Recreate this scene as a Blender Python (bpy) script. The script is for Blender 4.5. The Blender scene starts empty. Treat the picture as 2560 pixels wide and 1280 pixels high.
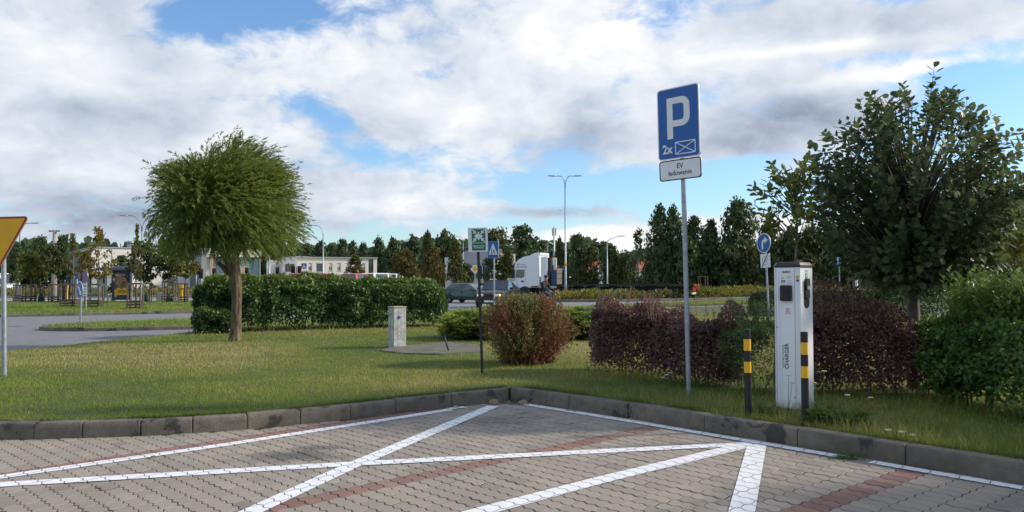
import bpy, bmesh, math, random
import numpy as np
from mathutils import Vector, Matrix, noise as mnoise
from math import radians as R, sin, cos, pi, sqrt, atan2
random.seed(4); RNG = np.random.default_rng(11)
S = bpy.context.scene
COL = S.collection
CAM_H = 1.6
# ------------------------------------------------------------------ camera
cam = bpy.data.cameras.new('camera'); camo = bpy.data.objects.new('camera', cam); COL.objects.link(camo)
cam.sensor_width = 36; cam.lens = 36*2000/2560; cam.clip_start = .1; cam.clip_end = 3000
CR = Matrix.Rotation(pi/2 + math.atan(60/2000), 3, 'X') @ Matrix.Rotation(R(-.2), 3, 'Z')
camo.matrix_world = Matrix.Translation((0, 0, CAM_H)) @ CR.to_4x4()
S.camera = camo
S.render.resolution_x, S.render.resolution_y = 1024, 512
# ------------------------------------------------------------------ sky and sun
SUN_AZ, SUN_EL = 82, 28          # degrees right of the view axis, degrees up
S.view_settings.view_transform = 'Standard'; S.view_settings.look = 'None'
S.view_settings.exposure = 0.58; S.view_settings.gamma = 1; S.view_settings.use_curve_mapping = False
sun = bpy.data.lights.new('sun', 'SUN'); sun.energy = 3.1; sun.angle = R(5); sun.color = (1, .89, .74)
suno = bpy.data.objects.new('sun', sun); COL.objects.link(suno)
sd = Vector((sin(R(SUN_AZ))*cos(R(SUN_EL)), cos(R(SUN_AZ))*cos(R(SUN_EL)), sin(R(SUN_EL))))
suno.rotation_euler = sd.to_track_quat('Z', 'Y').to_euler()

def ray(px, py):
    return (CR @ Vector(((px-1280)/2000, -(py-640)/2000, -1))).normalized()
def g(px, py, z=0.):
    d = ray(px, py); return Vector((0, 0, CAM_H)) + d*((z-CAM_H)/d.z)
def at(px, py, Y):
    d = ray(px, py); return Vector((0, 0, CAM_H)) + d*(Y/d.y)

class NT:
    """little helper for node trees"""
    def __init__(s, nt): s.nt = nt; s.L = nt.links
    def n(s, t, **k):
        x = s.nt.nodes.new(t)
        for a, b in k.items():
            if a.startswith('i_'): x.inputs[int(a[2:])].default_value = b
            else: setattr(x, a, b)
        return x
    def c(s, a, b): s.L.new(a, b)
    def val(s, x, inp):
        if isinstance(x, (int, float)): inp.default_value = x
        elif isinstance(x, (tuple, list)): inp.default_value = x
        else: s.c(x, inp)
    def math(s, op, a, b=0., clamp=False):
        m = s.n('ShaderNodeMath', operation=op, use_clamp=clamp); s.val(a, m.inputs[0]); s.val(b, m.inputs[1]); return m.outputs[0]
    def noise(s, vec, scale, detail=4, rough=.5, dist=0.):
        m = s.n('ShaderNodeTexNoise'); m.inputs['Scale'].default_value = scale; m.inputs['Detail'].default_value = detail
        m.inputs['Roughness'].default_value = rough; m.inputs['Distortion'].default_value = dist
        if vec is not None: s.c(vec, m.inputs['Vector'])
        return m.outputs['Fac']
    def ramp(s, fac, stops):
        m = s.n('ShaderNodeValToRGB'); e = m.color_ramp.elements
        while len(e) < len(stops): e.new(.5)
        for el, (p, c) in zip(e, stops): el.position = p; el.color = (*c, 1) if len(c) == 3 else c
        s.c(fac, m.inputs[0]); return m.outputs[0]
    def mix(s, fac, a, b, mode='MIX'):
        m = s.n('ShaderNodeMix', data_type='RGBA', blend_type=mode)
        s.val(fac, m.inputs[0])
        for x, i in ((a, 6), (b, 7)):
            if isinstance(x, (tuple, list)): m.inputs[i].default_value = (*x, 1) if len(x) == 3 else x
            else: s.c(x, m.inputs[i])
        return m.outputs[2]
    def maprange(s, x, a, b, c=0., d=1., smooth=True):
        m = s.n('ShaderNodeMapRange', interpolation_type='SMOOTHSTEP' if smooth else 'LINEAR')
        s.val(x, m.inputs[0])
        for i, v in enumerate((a, b, c, d)): m.inputs[i+1].default_value = v
        return m.outputs[0]

w = bpy.data.worlds.new('World'); S.world = w; w.use_nodes = True
w.node_tree.nodes.clear(); T = NT(w.node_tree)
skyt = T.n('ShaderNodeTexSky', sky_type='NISHITA', sun_disc=False, sun_elevation=R(SUN_EL), sun_rotation=R(SUN_AZ), dust_density=.6, ozone_density=1.6)
tc = T.n('ShaderNodeTexCoord'); D = tc.outputs['Generated']
sep = T.n('ShaderNodeSeparateXYZ'); T.c(D, sep.inputs[0]); DX, DY, DZ = sep.outputs
zz = T.math('ADD', T.math('MAXIMUM', DZ, 0.), .42)
cv = T.n('ShaderNodeCombineXYZ'); T.c(T.math('DIVIDE', DX, zz), cv.inputs[0]); T.c(T.math('DIVIDE', DY, zz), cv.inputs[1]); cv.inputs[2].default_value = 3.1
CV = cv.outputs[0]
def blob(px, py, sx, sy, amp, tilt=0):
    """one bank or gap of cloud, as a soft patch round a direction of the sky"""
    c = ray(px, py); r = c.cross(Vector((0, 0, 1))).normalized(); u = r.cross(c)
    a = R(tilt); r, u = r*cos(a)+u*sin(a), u*cos(a)-r*sin(a)
    d1 = T.n('ShaderNodeVectorMath', operation='DOT_PRODUCT'); T.c(D, d1.inputs[0]); d1.inputs[1].default_value = r*(2000/sx)
    d2 = T.n('ShaderNodeVectorMath', operation='DOT_PRODUCT'); T.c(D, d2.inputs[0]); d2.inputs[1].default_value = u*(2000/sy)
    o1 = r.dot(c)*2000/sx; o2 = u.dot(c)*2000/sy
    a1 = T.math('SUBTRACT', d1.outputs['Value'], o1); a2 = T.math('SUBTRACT', d2.outputs['Value'], o2)
    q = T.math('ADD', T.math('MULTIPLY', a1, a1), T.math('MULTIPLY', a2, a2))
    return T.math('MULTIPLY', T.math('EXPONENT', T.math('MULTIPLY', q, -1.)), amp)
def total(items):
    o = items[0]
    for i in items[1:]: o = T.math('ADD', o, i)
    return o
n_big = T.noise(CV, 4.2, 10, .58, .25)
n_small = T.noise(CV, 13.0, 10, .62, .4)
fine = T.math('ADD', T.math('MULTIPLY', n_big, 1.05), T.math('MULTIPLY', n_small, .62))
gaps = total([blob(650, 25, 130, 60, -.34), blob(500, 50, 90, 50, -.26), blob(420, 95, 50, 30, -.14), blob(800, 280, 70, 30, -.26, -20), blob(850, 325, 38, 46, -.22), blob(930, 390, 70, 40, -.22),
              blob(1080, 185, 60, 25, -.22), blob(1660, 55, 100, 40, -.26), blob(2560, 240, 170, 120, -.40), blob(2500, 430, 230, 110, -.36),
              blob(1380, 480, 240, 55, -.34), blob(1720, 450, 260, 38, -.30), blob(1840, 410, 130, 30, -.26), blob(1880, 500, 240, 40, -.28), blob(2150, 150, 250, 14, -.10),
              blob(1300, 560, 300, 20, -.14), blob(40, 525, 110, 26, -.15), blob(860, 600, 260, 22, -.12), blob(1480, 200, 40, 18, -.10), blob(2330, 190, 120, 20, -.10),
              # banks
              blob(120, 190, 330, 200, .26), blob(330, 420, 420, 140, .22), blob(820, 180, 170, 100, .18), blob(1130, 270, 190, 110, .20), blob(960, 510, 200, 80, .16),
              blob(1450, 120, 420, 130, .20), blob(1950, 320, 260, 80, .26, 6), blob(1600, 340, 240, 110, .18), blob(1620, 485, 170, 26, .25, 4), blob(1350, 532, 140, 18, .26),
              blob(1530, 585, 190, 32, .30), blob(1880, 560, 240, 24, .20), blob(2350, 50, 330, 70, .22), blob(2120, 118, 170, 12, .16), blob(2260, 178, 260, 18, .18, 3)])
dens = T.math('ADD', T.math('ADD', fine, gaps), -.25)
cover = T.maprange(dens, .42, .72)
shade = total([T.math('MULTIPLY', T.noise(CV, 4.6, 9, .52, .2), 1.0), T.math('MULTIPLY', n_small, .42), T.math('MULTIPLY', dens, -.10), -.08,
               blob(1960, 330, 270, 75, -.30, 8), blob(1630, 490, 190, 26, -.28, 4), blob(1340, 532, 160, 20, -.28), blob(90, 490, 330, 60, -.20), blob(330, 560, 500, 60, -.10), blob(150, 265, 170, 36, -.14),
               blob(640, 270, 140, 45, -.10), blob(1560, 330, 230, 70, -.14), blob(1020, 560, 260, 40, -.10), blob(1800, 90, 200, 40, -.05), blob(2300, 60, 300, 60, -.10),
               blob(60, 150, 160, 100, .16), blob(800, 175, 130, 60, .18), blob(1120, 270, 130, 80, .26), blob(560, 150, 120, 60, .12), blob(1430, 110, 300, 90, .20), blob(2060, 118, 200, 14, .26), blob(2260, 180, 300, 22, .26, 3),
               blob(1530, 585, 200, 34, .38), blob(960, 490, 150, 30, .12), blob(1900, 555, 220, 22, .24), blob(1730, 150, 200, 60, .18)])
cloudc = T.ramp(T.maprange(shade, .12, .80, smooth=False), [(0, (.25, .30, .385)), (.30, (.42, .475, .57)), (.62, (.60, .65, .73)), (.86, (.755, .785, .825)), (1, (.87, .87, .875))])
# colour of the clear air: the physical sky, a little deeper high up
blue = T.n('ShaderNodeVectorMath', operation='MULTIPLY'); T.c(skyt.outputs[0], blue.inputs[0]); blue.inputs[1].default_value = (.86, 1.08, 1.30)
scale10 = T.n('ShaderNodeVectorMath', operation='SCALE'); T.c(cloudc, scale10.inputs[0]); scale10.inputs['Scale'].default_value = 10*.79
skym = T.mix(cover, blue.outputs[0], scale10.outputs[0])
bg = T.n('ShaderNodeBackground'); T.c(skym, bg.inputs[0]); bg.inputs[1].default_value = .10
wo = T.n('ShaderNodeOutputWorld'); T.c(bg.outputs[0], wo.inputs[0])
w.cycles.sampling_method = 'MANUAL'; w.cycles.sample_map_resolution = 512

# ------------------------------------------------------------------ materials
MATS = {}
def mat(name, col, rough=.6, metal=0., var=0., vscale=6., bump=0., bscale=40., col2=None, spec=.5, emit=None, coat=0.):
    if name in MATS: return MATS[name]
    m = bpy.data.materials.new(name); m.use_nodes = True; t = NT(m.node_tree); b = m.node_tree.nodes['Principled BSDF']
    b.inputs['Roughness'].default_value = rough; b.inputs['Metallic'].default_value = metal
    b.inputs['Specular IOR Level'].default_value = spec; b.inputs['Coat Weight'].default_value = coat
    b.inputs['Base Color'].default_value = (*col, 1)
    if var or bump or col2:
        co = t.n('ShaderNodeTexCoord').outputs['Object']
        if var or col2:
            c2 = col2 or tuple(x*(1-var) for x in col); c1 = col if col2 else tuple(min(1, x*(1+var*.6)) for x in col)
            f = t.noise(co, vscale, 6, .62)
            t.c(t.ramp(f, [(.32, c2), (.68, c1)]), b.inputs['Base Color'])
        if bump:
            bn = t.n('ShaderNodeBump'); bn.inputs['Strength'].default_value = bump; bn.inputs['Distance'].default_value = .02
            t.c(t.noise(co, bscale, 5, .6), bn.inputs['Height']); t.c(bn.outputs[0], b.inputs['Normal'])
    if emit:
        b.inputs['Emission Color'].default_value = (*col, 1); b.inputs['Emission Strength'].default_value = emit
    MATS[name] = m; return m
def leafmat(name, stops, trans=.25, rough=.5, spec=.35):
    m = bpy.data.materials.new(name); m.use_nodes = True; t = NT(m.node_tree); b = m.node_tree.nodes['Principled BSDF']
    a = t.n('ShaderNodeAttribute', attribute_name='c')
    c = t.ramp(a.outputs['Fac'], stops)
    t.c(c, b.inputs['Base Color']); b.inputs['Roughness'].default_value = rough; b.inputs['Specular IOR Level'].default_value = spec
    tr = t.n('ShaderNodeBsdfTranslucent'); hs = t.n('ShaderNodeHueSaturation'); hs.inputs['Value'].default_value = 1.5; hs.inputs['Hue'].default_value = .485
    t.c(c, hs.inputs['Color']); t.c(hs.outputs[0], tr.inputs[0])
    mx = t.n('ShaderNodeMixShader'); mx.inputs[0].default_value = trans
    t.c(b.outputs[0], mx.inputs[1]); t.c(tr.outputs[0], mx.inputs[2])
    t.c(mx.outputs[0], m.node_tree.nodes['Material Output'].inputs[0]); return m
def glassmat(name, col, rough=.06):
    return mat(name, col, rough, 0, spec=.9, coat=.4)

M = dict(
 steel=mat('galvanised steel', (.36, .39, .42), .45, .55, .25, 9),
 post_dark=mat('brown black post paint', (.035, .028, .028), .6, 0, .3, 8),
 black=mat('black paint', (.008, .008, .009), .5, 0, .25, 14),
 rubber=mat('black rubber', (.02, .02, .02), .8), plastic=mat('black plastic', (.018, .018, .02), .4),
 yellow=mat('yellow band paint', (.78, .44, .015), .45, 0, .12, 14),
 sign_yellow=mat('sign yellow', (.86, .44, .006), .42, 0, .05, 3), sign_red=mat('sign red', (.42, .018, .022), .42),
 sign_blue=mat('sign blue', (.008, .095, .36), .38, 0, .06, 3), sign_white=mat('sign white', (.80, .80, .80), .42, 0, .05, 4),
 sign_green=mat('sign green', (.005, .15, .075), .42), ink=mat('black print', (.02, .02, .022), .55),
 back=mat('sign back aluminium', (.42, .43, .45), .4, .6),
 white=mat('white lacquer', (.80, .81, .83), .38, 0, .05, 2.5), cream=mat('cream render', (.74, .68, .58), .85, 0, .05, .4),
 grey_clad=mat('grey cladding', (.36, .365, .37), .7, 0, .06, .3), dgrey_clad=mat('dark grey cladding', (.16, .17, .19), .7, 0, .08, .3),
 pale_wall=mat('pale grey wall', (.74, .71, .66), .85, 0, .06, .3), white_wall=mat('white wall', (.72, .72, .71), .85, 0, .05, .3),
 beige=mat('beige panel', (.42, .36, .30), .8, 0, .1, .6),
 glass=glassmat('dark window glass', (.03, .04, .05)), teal=glassmat('teal tinted glass', (.06, .26, .30), .04), blind=mat('window blind', (.62, .60, .57), .7),
 roof_red=mat('red roof tiles', (.42, .12, .06), .8, 0, .25, 3, .5, 8),
 wood=mat('weathered wood', (.15, .115, .085), .8, 0, .35, 7, .3, 30), wood2=mat('dark old wood', (.085, .065, .05), .85, 0, .35, 7, .3, 30),
 conc=mat('rough concrete', (.33, .32, .30), .9, 0, .35, 5, .6, 60), conc2=mat('kerb concrete', (.15, .14, .128), .9, col2=(.075, .07, .063), vscale=5, bump=.6, bscale=70),
 asphalt=mat('asphalt', (.20, .205, .215), .85, 0, .16, 1.2, .4, 80), mortar=mat('joint sand', (.035, .032, .03), .95, 0, .3, 30),
 paint=mat('road paint', (.80, .81, .83), .6, 0, .10, 9, .35, 60),
 green_car=mat('dark green car paint', (.03, .085, .07), .32, .2, 0, coat=.4), dark_car=mat('dark brown car paint', (.022, .018, .018), .3, .2, 0, coat=.4),
 white_van=mat('white van paint', (.76, .78, .80), .3, coat=.4), red_car=mat('red vehicle paint', (.55, .03, .03), .35, coat=.4),
 chrome=mat('alloy', (.55, .56, .58), .3, .9), amber=mat('amber indicator', (1., .45, .03), .3, emit=2.2), lampglass=mat('lamp lens', (.75, .77, .8), .15),
 redlens=mat('red lens', (.5, .02, .015), .3), blue_paint=mat('blue panel paint', (.012, .03, .06), .5), darkmetal=mat('dark chassis metal', (.02, .02, .022), .6),
 skin=mat('skin', (.55, .30, .22), .55), jacket=mat('black jacket cloth', (.014, .014, .016), .8), jeans=mat('blue jeans cloth', (.03, .055, .13), .85), helmet=mat('dark cap', (.02, .018, .02), .6),
 trousers=mat('pale trousers', (.45, .45, .48), .85),
 bluecap=mat('blue plastic disc', (.01, .1, .42), .4), lichen=mat('lichen concrete', (.40, .33, .17), .95, col2=(.30, .28, .24), vscale=9, bump=.5),
 greenled=mat('green label', (.02, .32, .10), .4), teal_bag=mat('green watering bag', (.01, .05, .03), .7), tyre=mat('tyre', (.018, .018, .019), .85), stone=mat('brown stone', (.27, .19, .13), .9, 0, .3, 20, .5, 40),
)
def barkmat(name, c1, c2, sc=(14, 14, 3), bump=.9):
    m = bpy.data.materials.new(name); m.use_nodes = True; t = NT(m.node_tree); b = m.node_tree.nodes['Principled BSDF']
    mp = t.n('ShaderNodeMapping'); mp.inputs['Scale'].default_value = sc; t.c(t.n('ShaderNodeTexCoord').outputs['Object'], mp.inputs[0])
    f = t.noise(mp.outputs[0], 1.5, 8, .65, .5)
    t.c(t.ramp(f, [(.36, c2), (.62, c1)]), b.inputs['Base Color']); b.inputs['Roughness'].default_value = .9
    bn = t.n('ShaderNodeBump'); bn.inputs['Strength'].default_value = bump; bn.inputs['Distance'].default_value = .03
    t.c(f, bn.inputs['Height']); t.c(bn.outputs[0], b.inputs['Normal']); return m
M['bark'] = barkmat('willow bark', (.19, .135, .078), (.035, .027, .02), (9, 9, 2.6), 1.0); M['bark2'] = barkmat('smooth grey bark', (.17, .145, .12), (.09, .075, .06), (5, 5, 12), .35)
M['twig'] = mat('brown twigs', (.075, .05, .032), .85); M['twig_pale'] = mat('dry twigs', (.22, .16, .10), .85)

# ------------------------------------------------------------------ mesh helpers
def link(o, parent=None):
    COL.objects.link(o)
    if parent is not None: o.parent = parent
    return o
def tag(o, label=None, cat=None, group=None, kind=None):
    if label: o['label'] = label
    if cat: o['category'] = cat
    if group: o['group'] = group
    if kind: o['kind'] = kind
    return o
def thing(name, label, cat, loc=(0, 0, 0), rz=0., group=None, tilt=(0, 0)):
    o = bpy.data.objects.new(name, None); o.empty_display_size = .2; COL.objects.link(o)
    o.location = loc; o.rotation_euler = (tilt[0], tilt[1], rz); return tag(o, label, cat, group)
def meshobj(name, me, m, parent=None, smooth=False):
    o = bpy.data.objects.new(name, me)
    for x in (m if isinstance(m, (list, tuple)) else [m]): me.materials.append(x)
    if smooth: me.polygons.foreach_set('use_smooth', [True]*len(me.polygons))
    return link(o, parent)
class MB:
    def __init__(s): s.v = []; s.f = []; s.mi = []; s.cur = 0
    def add(s, vs, fs):
        o = len(s.v); s.v += [tuple(x) for x in vs]; s.f += [tuple(i+o for i in f) for f in fs]; s.mi += [s.cur]*len(fs); return s
    def box(s, c, d, rz=0., bev=0., M4=None):
        x, y, z = d[0]/2, d[1]/2, d[2]/2
        if bev <= 0:
            vs = [(-x, -y, -z), (x, -y, -z), (x, y, -z), (-x, y, -z), (-x, -y, z), (x, -y, z), (x, y, z), (-x, y, z)]
            fs = [(3, 2, 1, 0), (4, 5, 6, 7), (0, 1, 5, 4), (1, 2, 6, 5), (2, 3, 7, 6), (3, 0, 4, 7)]
        else:
            b = bev; vs = []; 
            for zz_, k in ((-z, b), (-z+b, 0), (z-b, 0), (z, b)):
                vs += [(-x+k, -y+k, zz_), (x-k, -y+k, zz_), (x-k, y-k, zz_), (-x+k, y-k, zz_)]
            fs = [(3, 2, 1, 0), (12, 13, 14, 15)]
            for l in range(3):
                for i in range(4): j = (i+1) % 4; fs.append((l*4+i, l*4+j, l*4+4+j, l*4+4+i))
        mm = Matrix.Translation(c) @ Matrix.Rotation(rz, 4, 'Z') if M4 is None else M4
        return s.add([mm @ Vector(v) for v in vs], fs)
    def tube(s, path, rad, seg=8, cap=True):
        path = [Vector(p) for p in path]; n = len(path)
        if not hasattr(rad, '__len__'): rad = [rad]*n
        rings = []; up = Vector((0, 0, 1)); X = None
        for i, p in enumerate(path):
            t = (path[min(i+1, n-1)] - path[max(i-1, 0)]).normalized()
            if X is None: X = t.cross(Vector((0, 1, 0)) if abs(t.y) < .9 else Vector((1, 0, 0))).normalized()
            X = (X - t*X.dot(t)).normalized(); Y = t.cross(X)
            rings.append([p + (X*cos(2*pi*k/seg) + Y*sin(2*pi*k/seg))*rad[i] for k in range(seg)])
        return s.loft(rings, cap)
    def loft(s, rings, cap=True, closed=True):
        k = len(rings[0]); vs = [v for r in rings for v in r]; fs = []
        for i in range(len(rings)-1):
            for j in range(k if closed else k-1): a = i*k+j; b = i*k+(j+1) % k; fs.append((a, b, b+k, a+k))
        if cap: fs.append(tuple(range(k))[::-1]); fs.append(tuple(range((len(rings)-1)*k, len(rings)*k)))
        return s.add(vs, fs)
    def cyl(s, p0, p1, r0, r1=None, seg=16): return s.tube([p0, p1], [r0, r0 if r1 is None else r1], seg)
    def prism(s, poly, a, b, axis='Z'):
        """polygon in the plane across axis, from a to b along it"""
        n = len(poly)
        def mk(p, q): return {'Z': (p[0], p[1], q), 'Y': (p[0], q, p[1]), 'X': (q, p[0], p[1])}[axis]
        vs = [mk(p, a) for p in poly] + [mk(p, b) for p in poly]
        return s.add(vs, [tuple(range(n)), tuple(range(n, 2*n))[::-1]] + [(i, i+n, (i+1) % n+n, (i+1) % n) for i in range(n)])
    def build(s, name, m, parent=None, smooth=False, auto=None):
        me = bpy.data.meshes.new(name); me.from_pydata(s.v, [], s.f)
        bm = bmesh.new(); bm.from_mesh(me); bmesh.ops.recalc_face_normals(bm, faces=bm.faces); bm.to_mesh(me); bm.free()
        if any(s.mi): me.polygons.foreach_set('material_index', s.mi)
        o = meshobj(name, me, m, parent, smooth)
        if smooth and auto: me.set_sharp_from_angle(angle=R(auto))
        return o
def rrect(w, h, r, n=5, cx=0., cz=0.):
    o = []
    for sx, sz, a0 in ((1, 1, 0), (-1, 1, 90), (-1, -1, 180), (1, -1, 270)):
        for i in range(n+1):
            a = R(a0+90*i/n); o.append((cx+sx*(w/2-r)+r*cos(a), cz+sz*(h/2-r)+r*sin(a)))
    return o
def disc(r, n=32, cx=0., cz=0.): return [(cx+r*cos(2*pi*i/n), cz+r*sin(2*pi*i/n)) for i in range(n)]
def flat(name, polys, m, parent, y, t=.0012):
    b = MB()
    for p in polys: b.prism(p, y, y+t, 'Y')
    return b.build(name, m, parent)
def ring(name, outer, inner, m, parent, y, t=.0012):
    b = MB(); n = len(outer)
    vs = [(p[0], y, p[1]) for p in outer] + [(p[0], y, p[1]) for p in inner]
    b.add(vs, [(i, (i+1) % n, n+(i+1) % n, n+i) for i in range(n)]); return b.build(name, m, parent)
def seg(p, q, wd):
    p = Vector(p); q = Vector(q); d = (q-p).normalized(); k = Vector((-d.y, d.x))*wd/2
    return [tuple(p+k), tuple(q+k), tuple(q-k), tuple(p-k)]
def text(name, body, size, m, parent, x, z, y, rot=0., bold=0., sx=1., M4=None, align='CENTER'):
    cu = bpy.data.curves.new(name, 'FONT'); cu.body = body; cu.size = size; cu.align_x = align; cu.align_y = 'CENTER'; cu.offset = bold
    cu.resolution_u = 3; cu.space_line = .95
    tmp = bpy.data.objects.new(name, cu); COL.objects.link(tmp); bpy.context.view_layer.update()
    me = bpy.data.meshes.new_from_object(tmp.evaluated_get(bpy.context.evaluated_depsgraph_get())); bpy.data.objects.remove(tmp); bpy.data.curves.remove(cu)
    T4 = (M4 or Matrix.Identity(4)) @ Matrix.Translation((x, y, z)) @ Matrix.Rotation(rot, 4, 'Y') @ Matrix.Rotation(pi/2, 4, 'X') @ Matrix.Diagonal((sx, 1, 1, 1))
    me.transform(T4); me.name = name; me.materials.clear()
    return meshobj(name, me, m, parent)

def npmesh(name, V, F, m, parent=None, attr=None, smooth=False):
    V = np.asarray(V, np.float32).reshape(-1, 3); F = np.asarray(F, np.int32); k = F.shape[1]
    me = bpy.data.meshes.new(name); me.vertices.add(len(V)); me.vertices.foreach_set('co', V.ravel())
    me.loops.add(F.size); me.loops.foreach_set('vertex_index', F.ravel()); me.polygons.add(len(F))
    me.polygons.foreach_set('loop_start', np.arange(0, F.size, k, dtype=np.int32)); me.update(calc_edges=True)
    if attr is not None:
        a = me.attributes.new('c', 'FLOAT', 'POINT'); a.data.foreach_set('value', np.asarray(attr, np.float32))
    return meshobj(name, me, m, parent, smooth)
# leaf shapes: x across, y along, z out of the blade
LEAF = dict(
 simple=(np.array([(0, 0, 0), (.28, .45, .07), (0, 1, -.04), (-.28, .45, .07)], float), np.array([(0, 1, 2), (0, 2, 3)])),
 narrow=(np.array([(0, 0, 0), (.085, .4, .02), (0, 1, -.08), (-.085, .4, .02)], float), np.array([(0, 1, 2), (0, 2, 3)])),
 clump=(np.array([(-.5, 0, 0), (.42, .12, .1), (.55, .7, -.08), (-.1, 1.0, .1), (-.6, .6, 0)], float), np.array([(0, 1, 2), (0, 2, 3), (0, 3, 4)])),
 oval=(np.array([(0, 0, 0), (.22, .22, .05), (.30, .5, .07), (.18, .82, .03), (0, 1, -.05), (-.18, .82, .03), (-.30, .5, .07), (-.22, .22, .05)], float),
       np.array([(0, 1, 7), (1, 2, 6), (1, 6, 7), (2, 3, 5), (2, 5, 6), (3, 4, 5)])),
 lobed=(np.array([(0, 0, 0), (.03, .12, 0), (.26, .22, .05), (.24, .34, .03), (.38, .46, .07), (.30, .55, .04), (.36, .70, .05), (.22, .78, .02), (.18, .92, .0), (0, 1.02, -.06),
                  (-.18, .92, 0), (-.22, .78, .02), (-.36, .70, .05), (-.30, .55, .04), (-.38, .46, .07), (-.24, .34, .03), (-.26, .22, .05), (-.03, .12, 0), (0, .5, -.02)], float),
        np.array([(18, i, i+1) for i in range(0, 17)] + [(18, 17, 0)])))
def unit(a): return a/np.maximum(np.linalg.norm(a, axis=-1, keepdims=True), 1e-9)
def leaf_arrays(P, A, N, size, shape):
    t, f = LEAF[shape]; A = unit(A); X = unit(np.cross(A, N)); N2 = np.cross(X, A); size = np.broadcast_to(size, (len(P),))
    V = P[:, None] + size[:, None, None]*(t[None, :, 0:1]*X[:, None] + t[None, :, 1:2]*A[:, None] + t[None, :, 2:3]*N2[:, None])
    F = (np.arange(len(P))[:, None, None]*len(t) + f[None]).reshape(-1, 3); return V, F
def leaves(name, P, A, N, size, shape, m, parent, c):
    V, F = leaf_arrays(P, A, N, size, shape)
    o = npmesh(name, V.reshape(-1, 3), F, m, parent, np.repeat(np.clip(c, 0, 1), V.shape[1]))
    o['kind'] = 'stuff'; return o
def rdir(n, rng=RNG): return unit(rng.normal(size=(n, 3)))
def vnoise(x, y, seed=0):
    """smooth value noise on numpy arrays"""
    xi = np.floor(x).astype(np.int64); yi = np.floor(y).astype(np.int64); xf = x-xi; yf = y-yi
    def h(a, b): 
        q = (a*374761393 + b*668265263 + seed*974634777) & 0xffffffff; q = ((q ^ (q >> 13))*1274126177) & 0xffffffff; return ((q ^ (q >> 16)) & 0xffff)/65535.
    u = xf*xf*(3-2*xf); v = yf*yf*(3-2*yf)
    return (h(xi, yi)*(1-u)+h(xi+1, yi)*u)*(1-v) + (h(xi, yi+1)*(1-u)+h(xi+1, yi+1)*u)*v
def inpoly(x, y, poly):
    r = np.zeros(x.shape, bool); n = len(poly)
    for i in range(n):
        x1, y1 = poly[i][:2]; x2, y2 = poly[(i+1) % n][:2]
        c = ((y1 > y) != (y2 > y)) & (x < (x2-x1)*(y-y1)/((y2-y1) if y2 != y1 else 1e-9) + x1); r ^= c
    return r
# ================================================================== THE GROUND
def sheet(name, poly, z, m, kind='structure'):
    b = MB(); b.add([(p[0], p[1], z) for p in poly], [tuple(range(len(poly)))]); return tag(b.build(name, m), kind=kind)
def slab(name, poly, z, m, zb=-.1):
    b = MB(); b.prism([(p[0], p[1]) for p in poly], zb, z); return tag(b.build(name, m), kind='structure')
mg = mat('distant ground', (.10, .115, .045), .95, 0, .4, .15)
sheet('ground', [(-1500, -300), (1500, -300), (1500, 1800), (-1500, 1800)], -.06, mg)
sheet('asphalt_road', [(-170, 34), (120, 34), (120, 118), (-170, 118)], -.03, M['asphalt'])
# paved access road at the left: pavers too far off to tell apart, joints in the material
pm = bpy.data.materials.new('grey paver road'); pm.use_nodes = True; t = NT(pm.node_tree); pb = pm.node_tree.nodes['Principled BSDF']
mp = t.n('ShaderNodeMapping'); mp.inputs['Rotation'].default_value = (0, 0, R(18)); t.c(t.n('ShaderNodeTexCoord').outputs['Object'], mp.inputs[0])
br = t.n('ShaderNodeTexBrick'); br.inputs['Scale'].default_value = 1; br.inputs['Brick Width'].default_value = .215; br.inputs['Row Height'].default_value = .135; br.inputs['Mortar Size'].default_value = .008
br.offset = 0; br.inputs['Color1'].default_value = (.235, .235, .25, 1); br.inputs['Color2'].default_value = (.19, .19, .205, 1); br.inputs['Mortar'].default_value = (.05, .05, .055, 1)
t.c(mp.outputs[0], br.inputs['Vector']); nz = t.noise(mp.outputs[0], .6, 5, .6)
t.c(t.mix(t.maprange(nz, .3, .7, .0, .35), br.outputs['Color'], (.13, .13, .14)), pb.inputs['Base Color']); pb.inputs['Roughness'].default_value = .85
bn = t.n('ShaderNodeBump'); bn.inputs['Strength'].default_value = .6; bn.inputs['Distance'].default_value = .01; t.c(br.outputs['Fac'], bn.inputs['Height']); bn.invert = True; t.c(bn.outputs[0], pb.inputs['Normal'])
sheet('paved_road', [(-70, 8), (-6, 8), (-2, 30), (-2, 43), (-70, 43)], -.004, pm)

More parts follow.
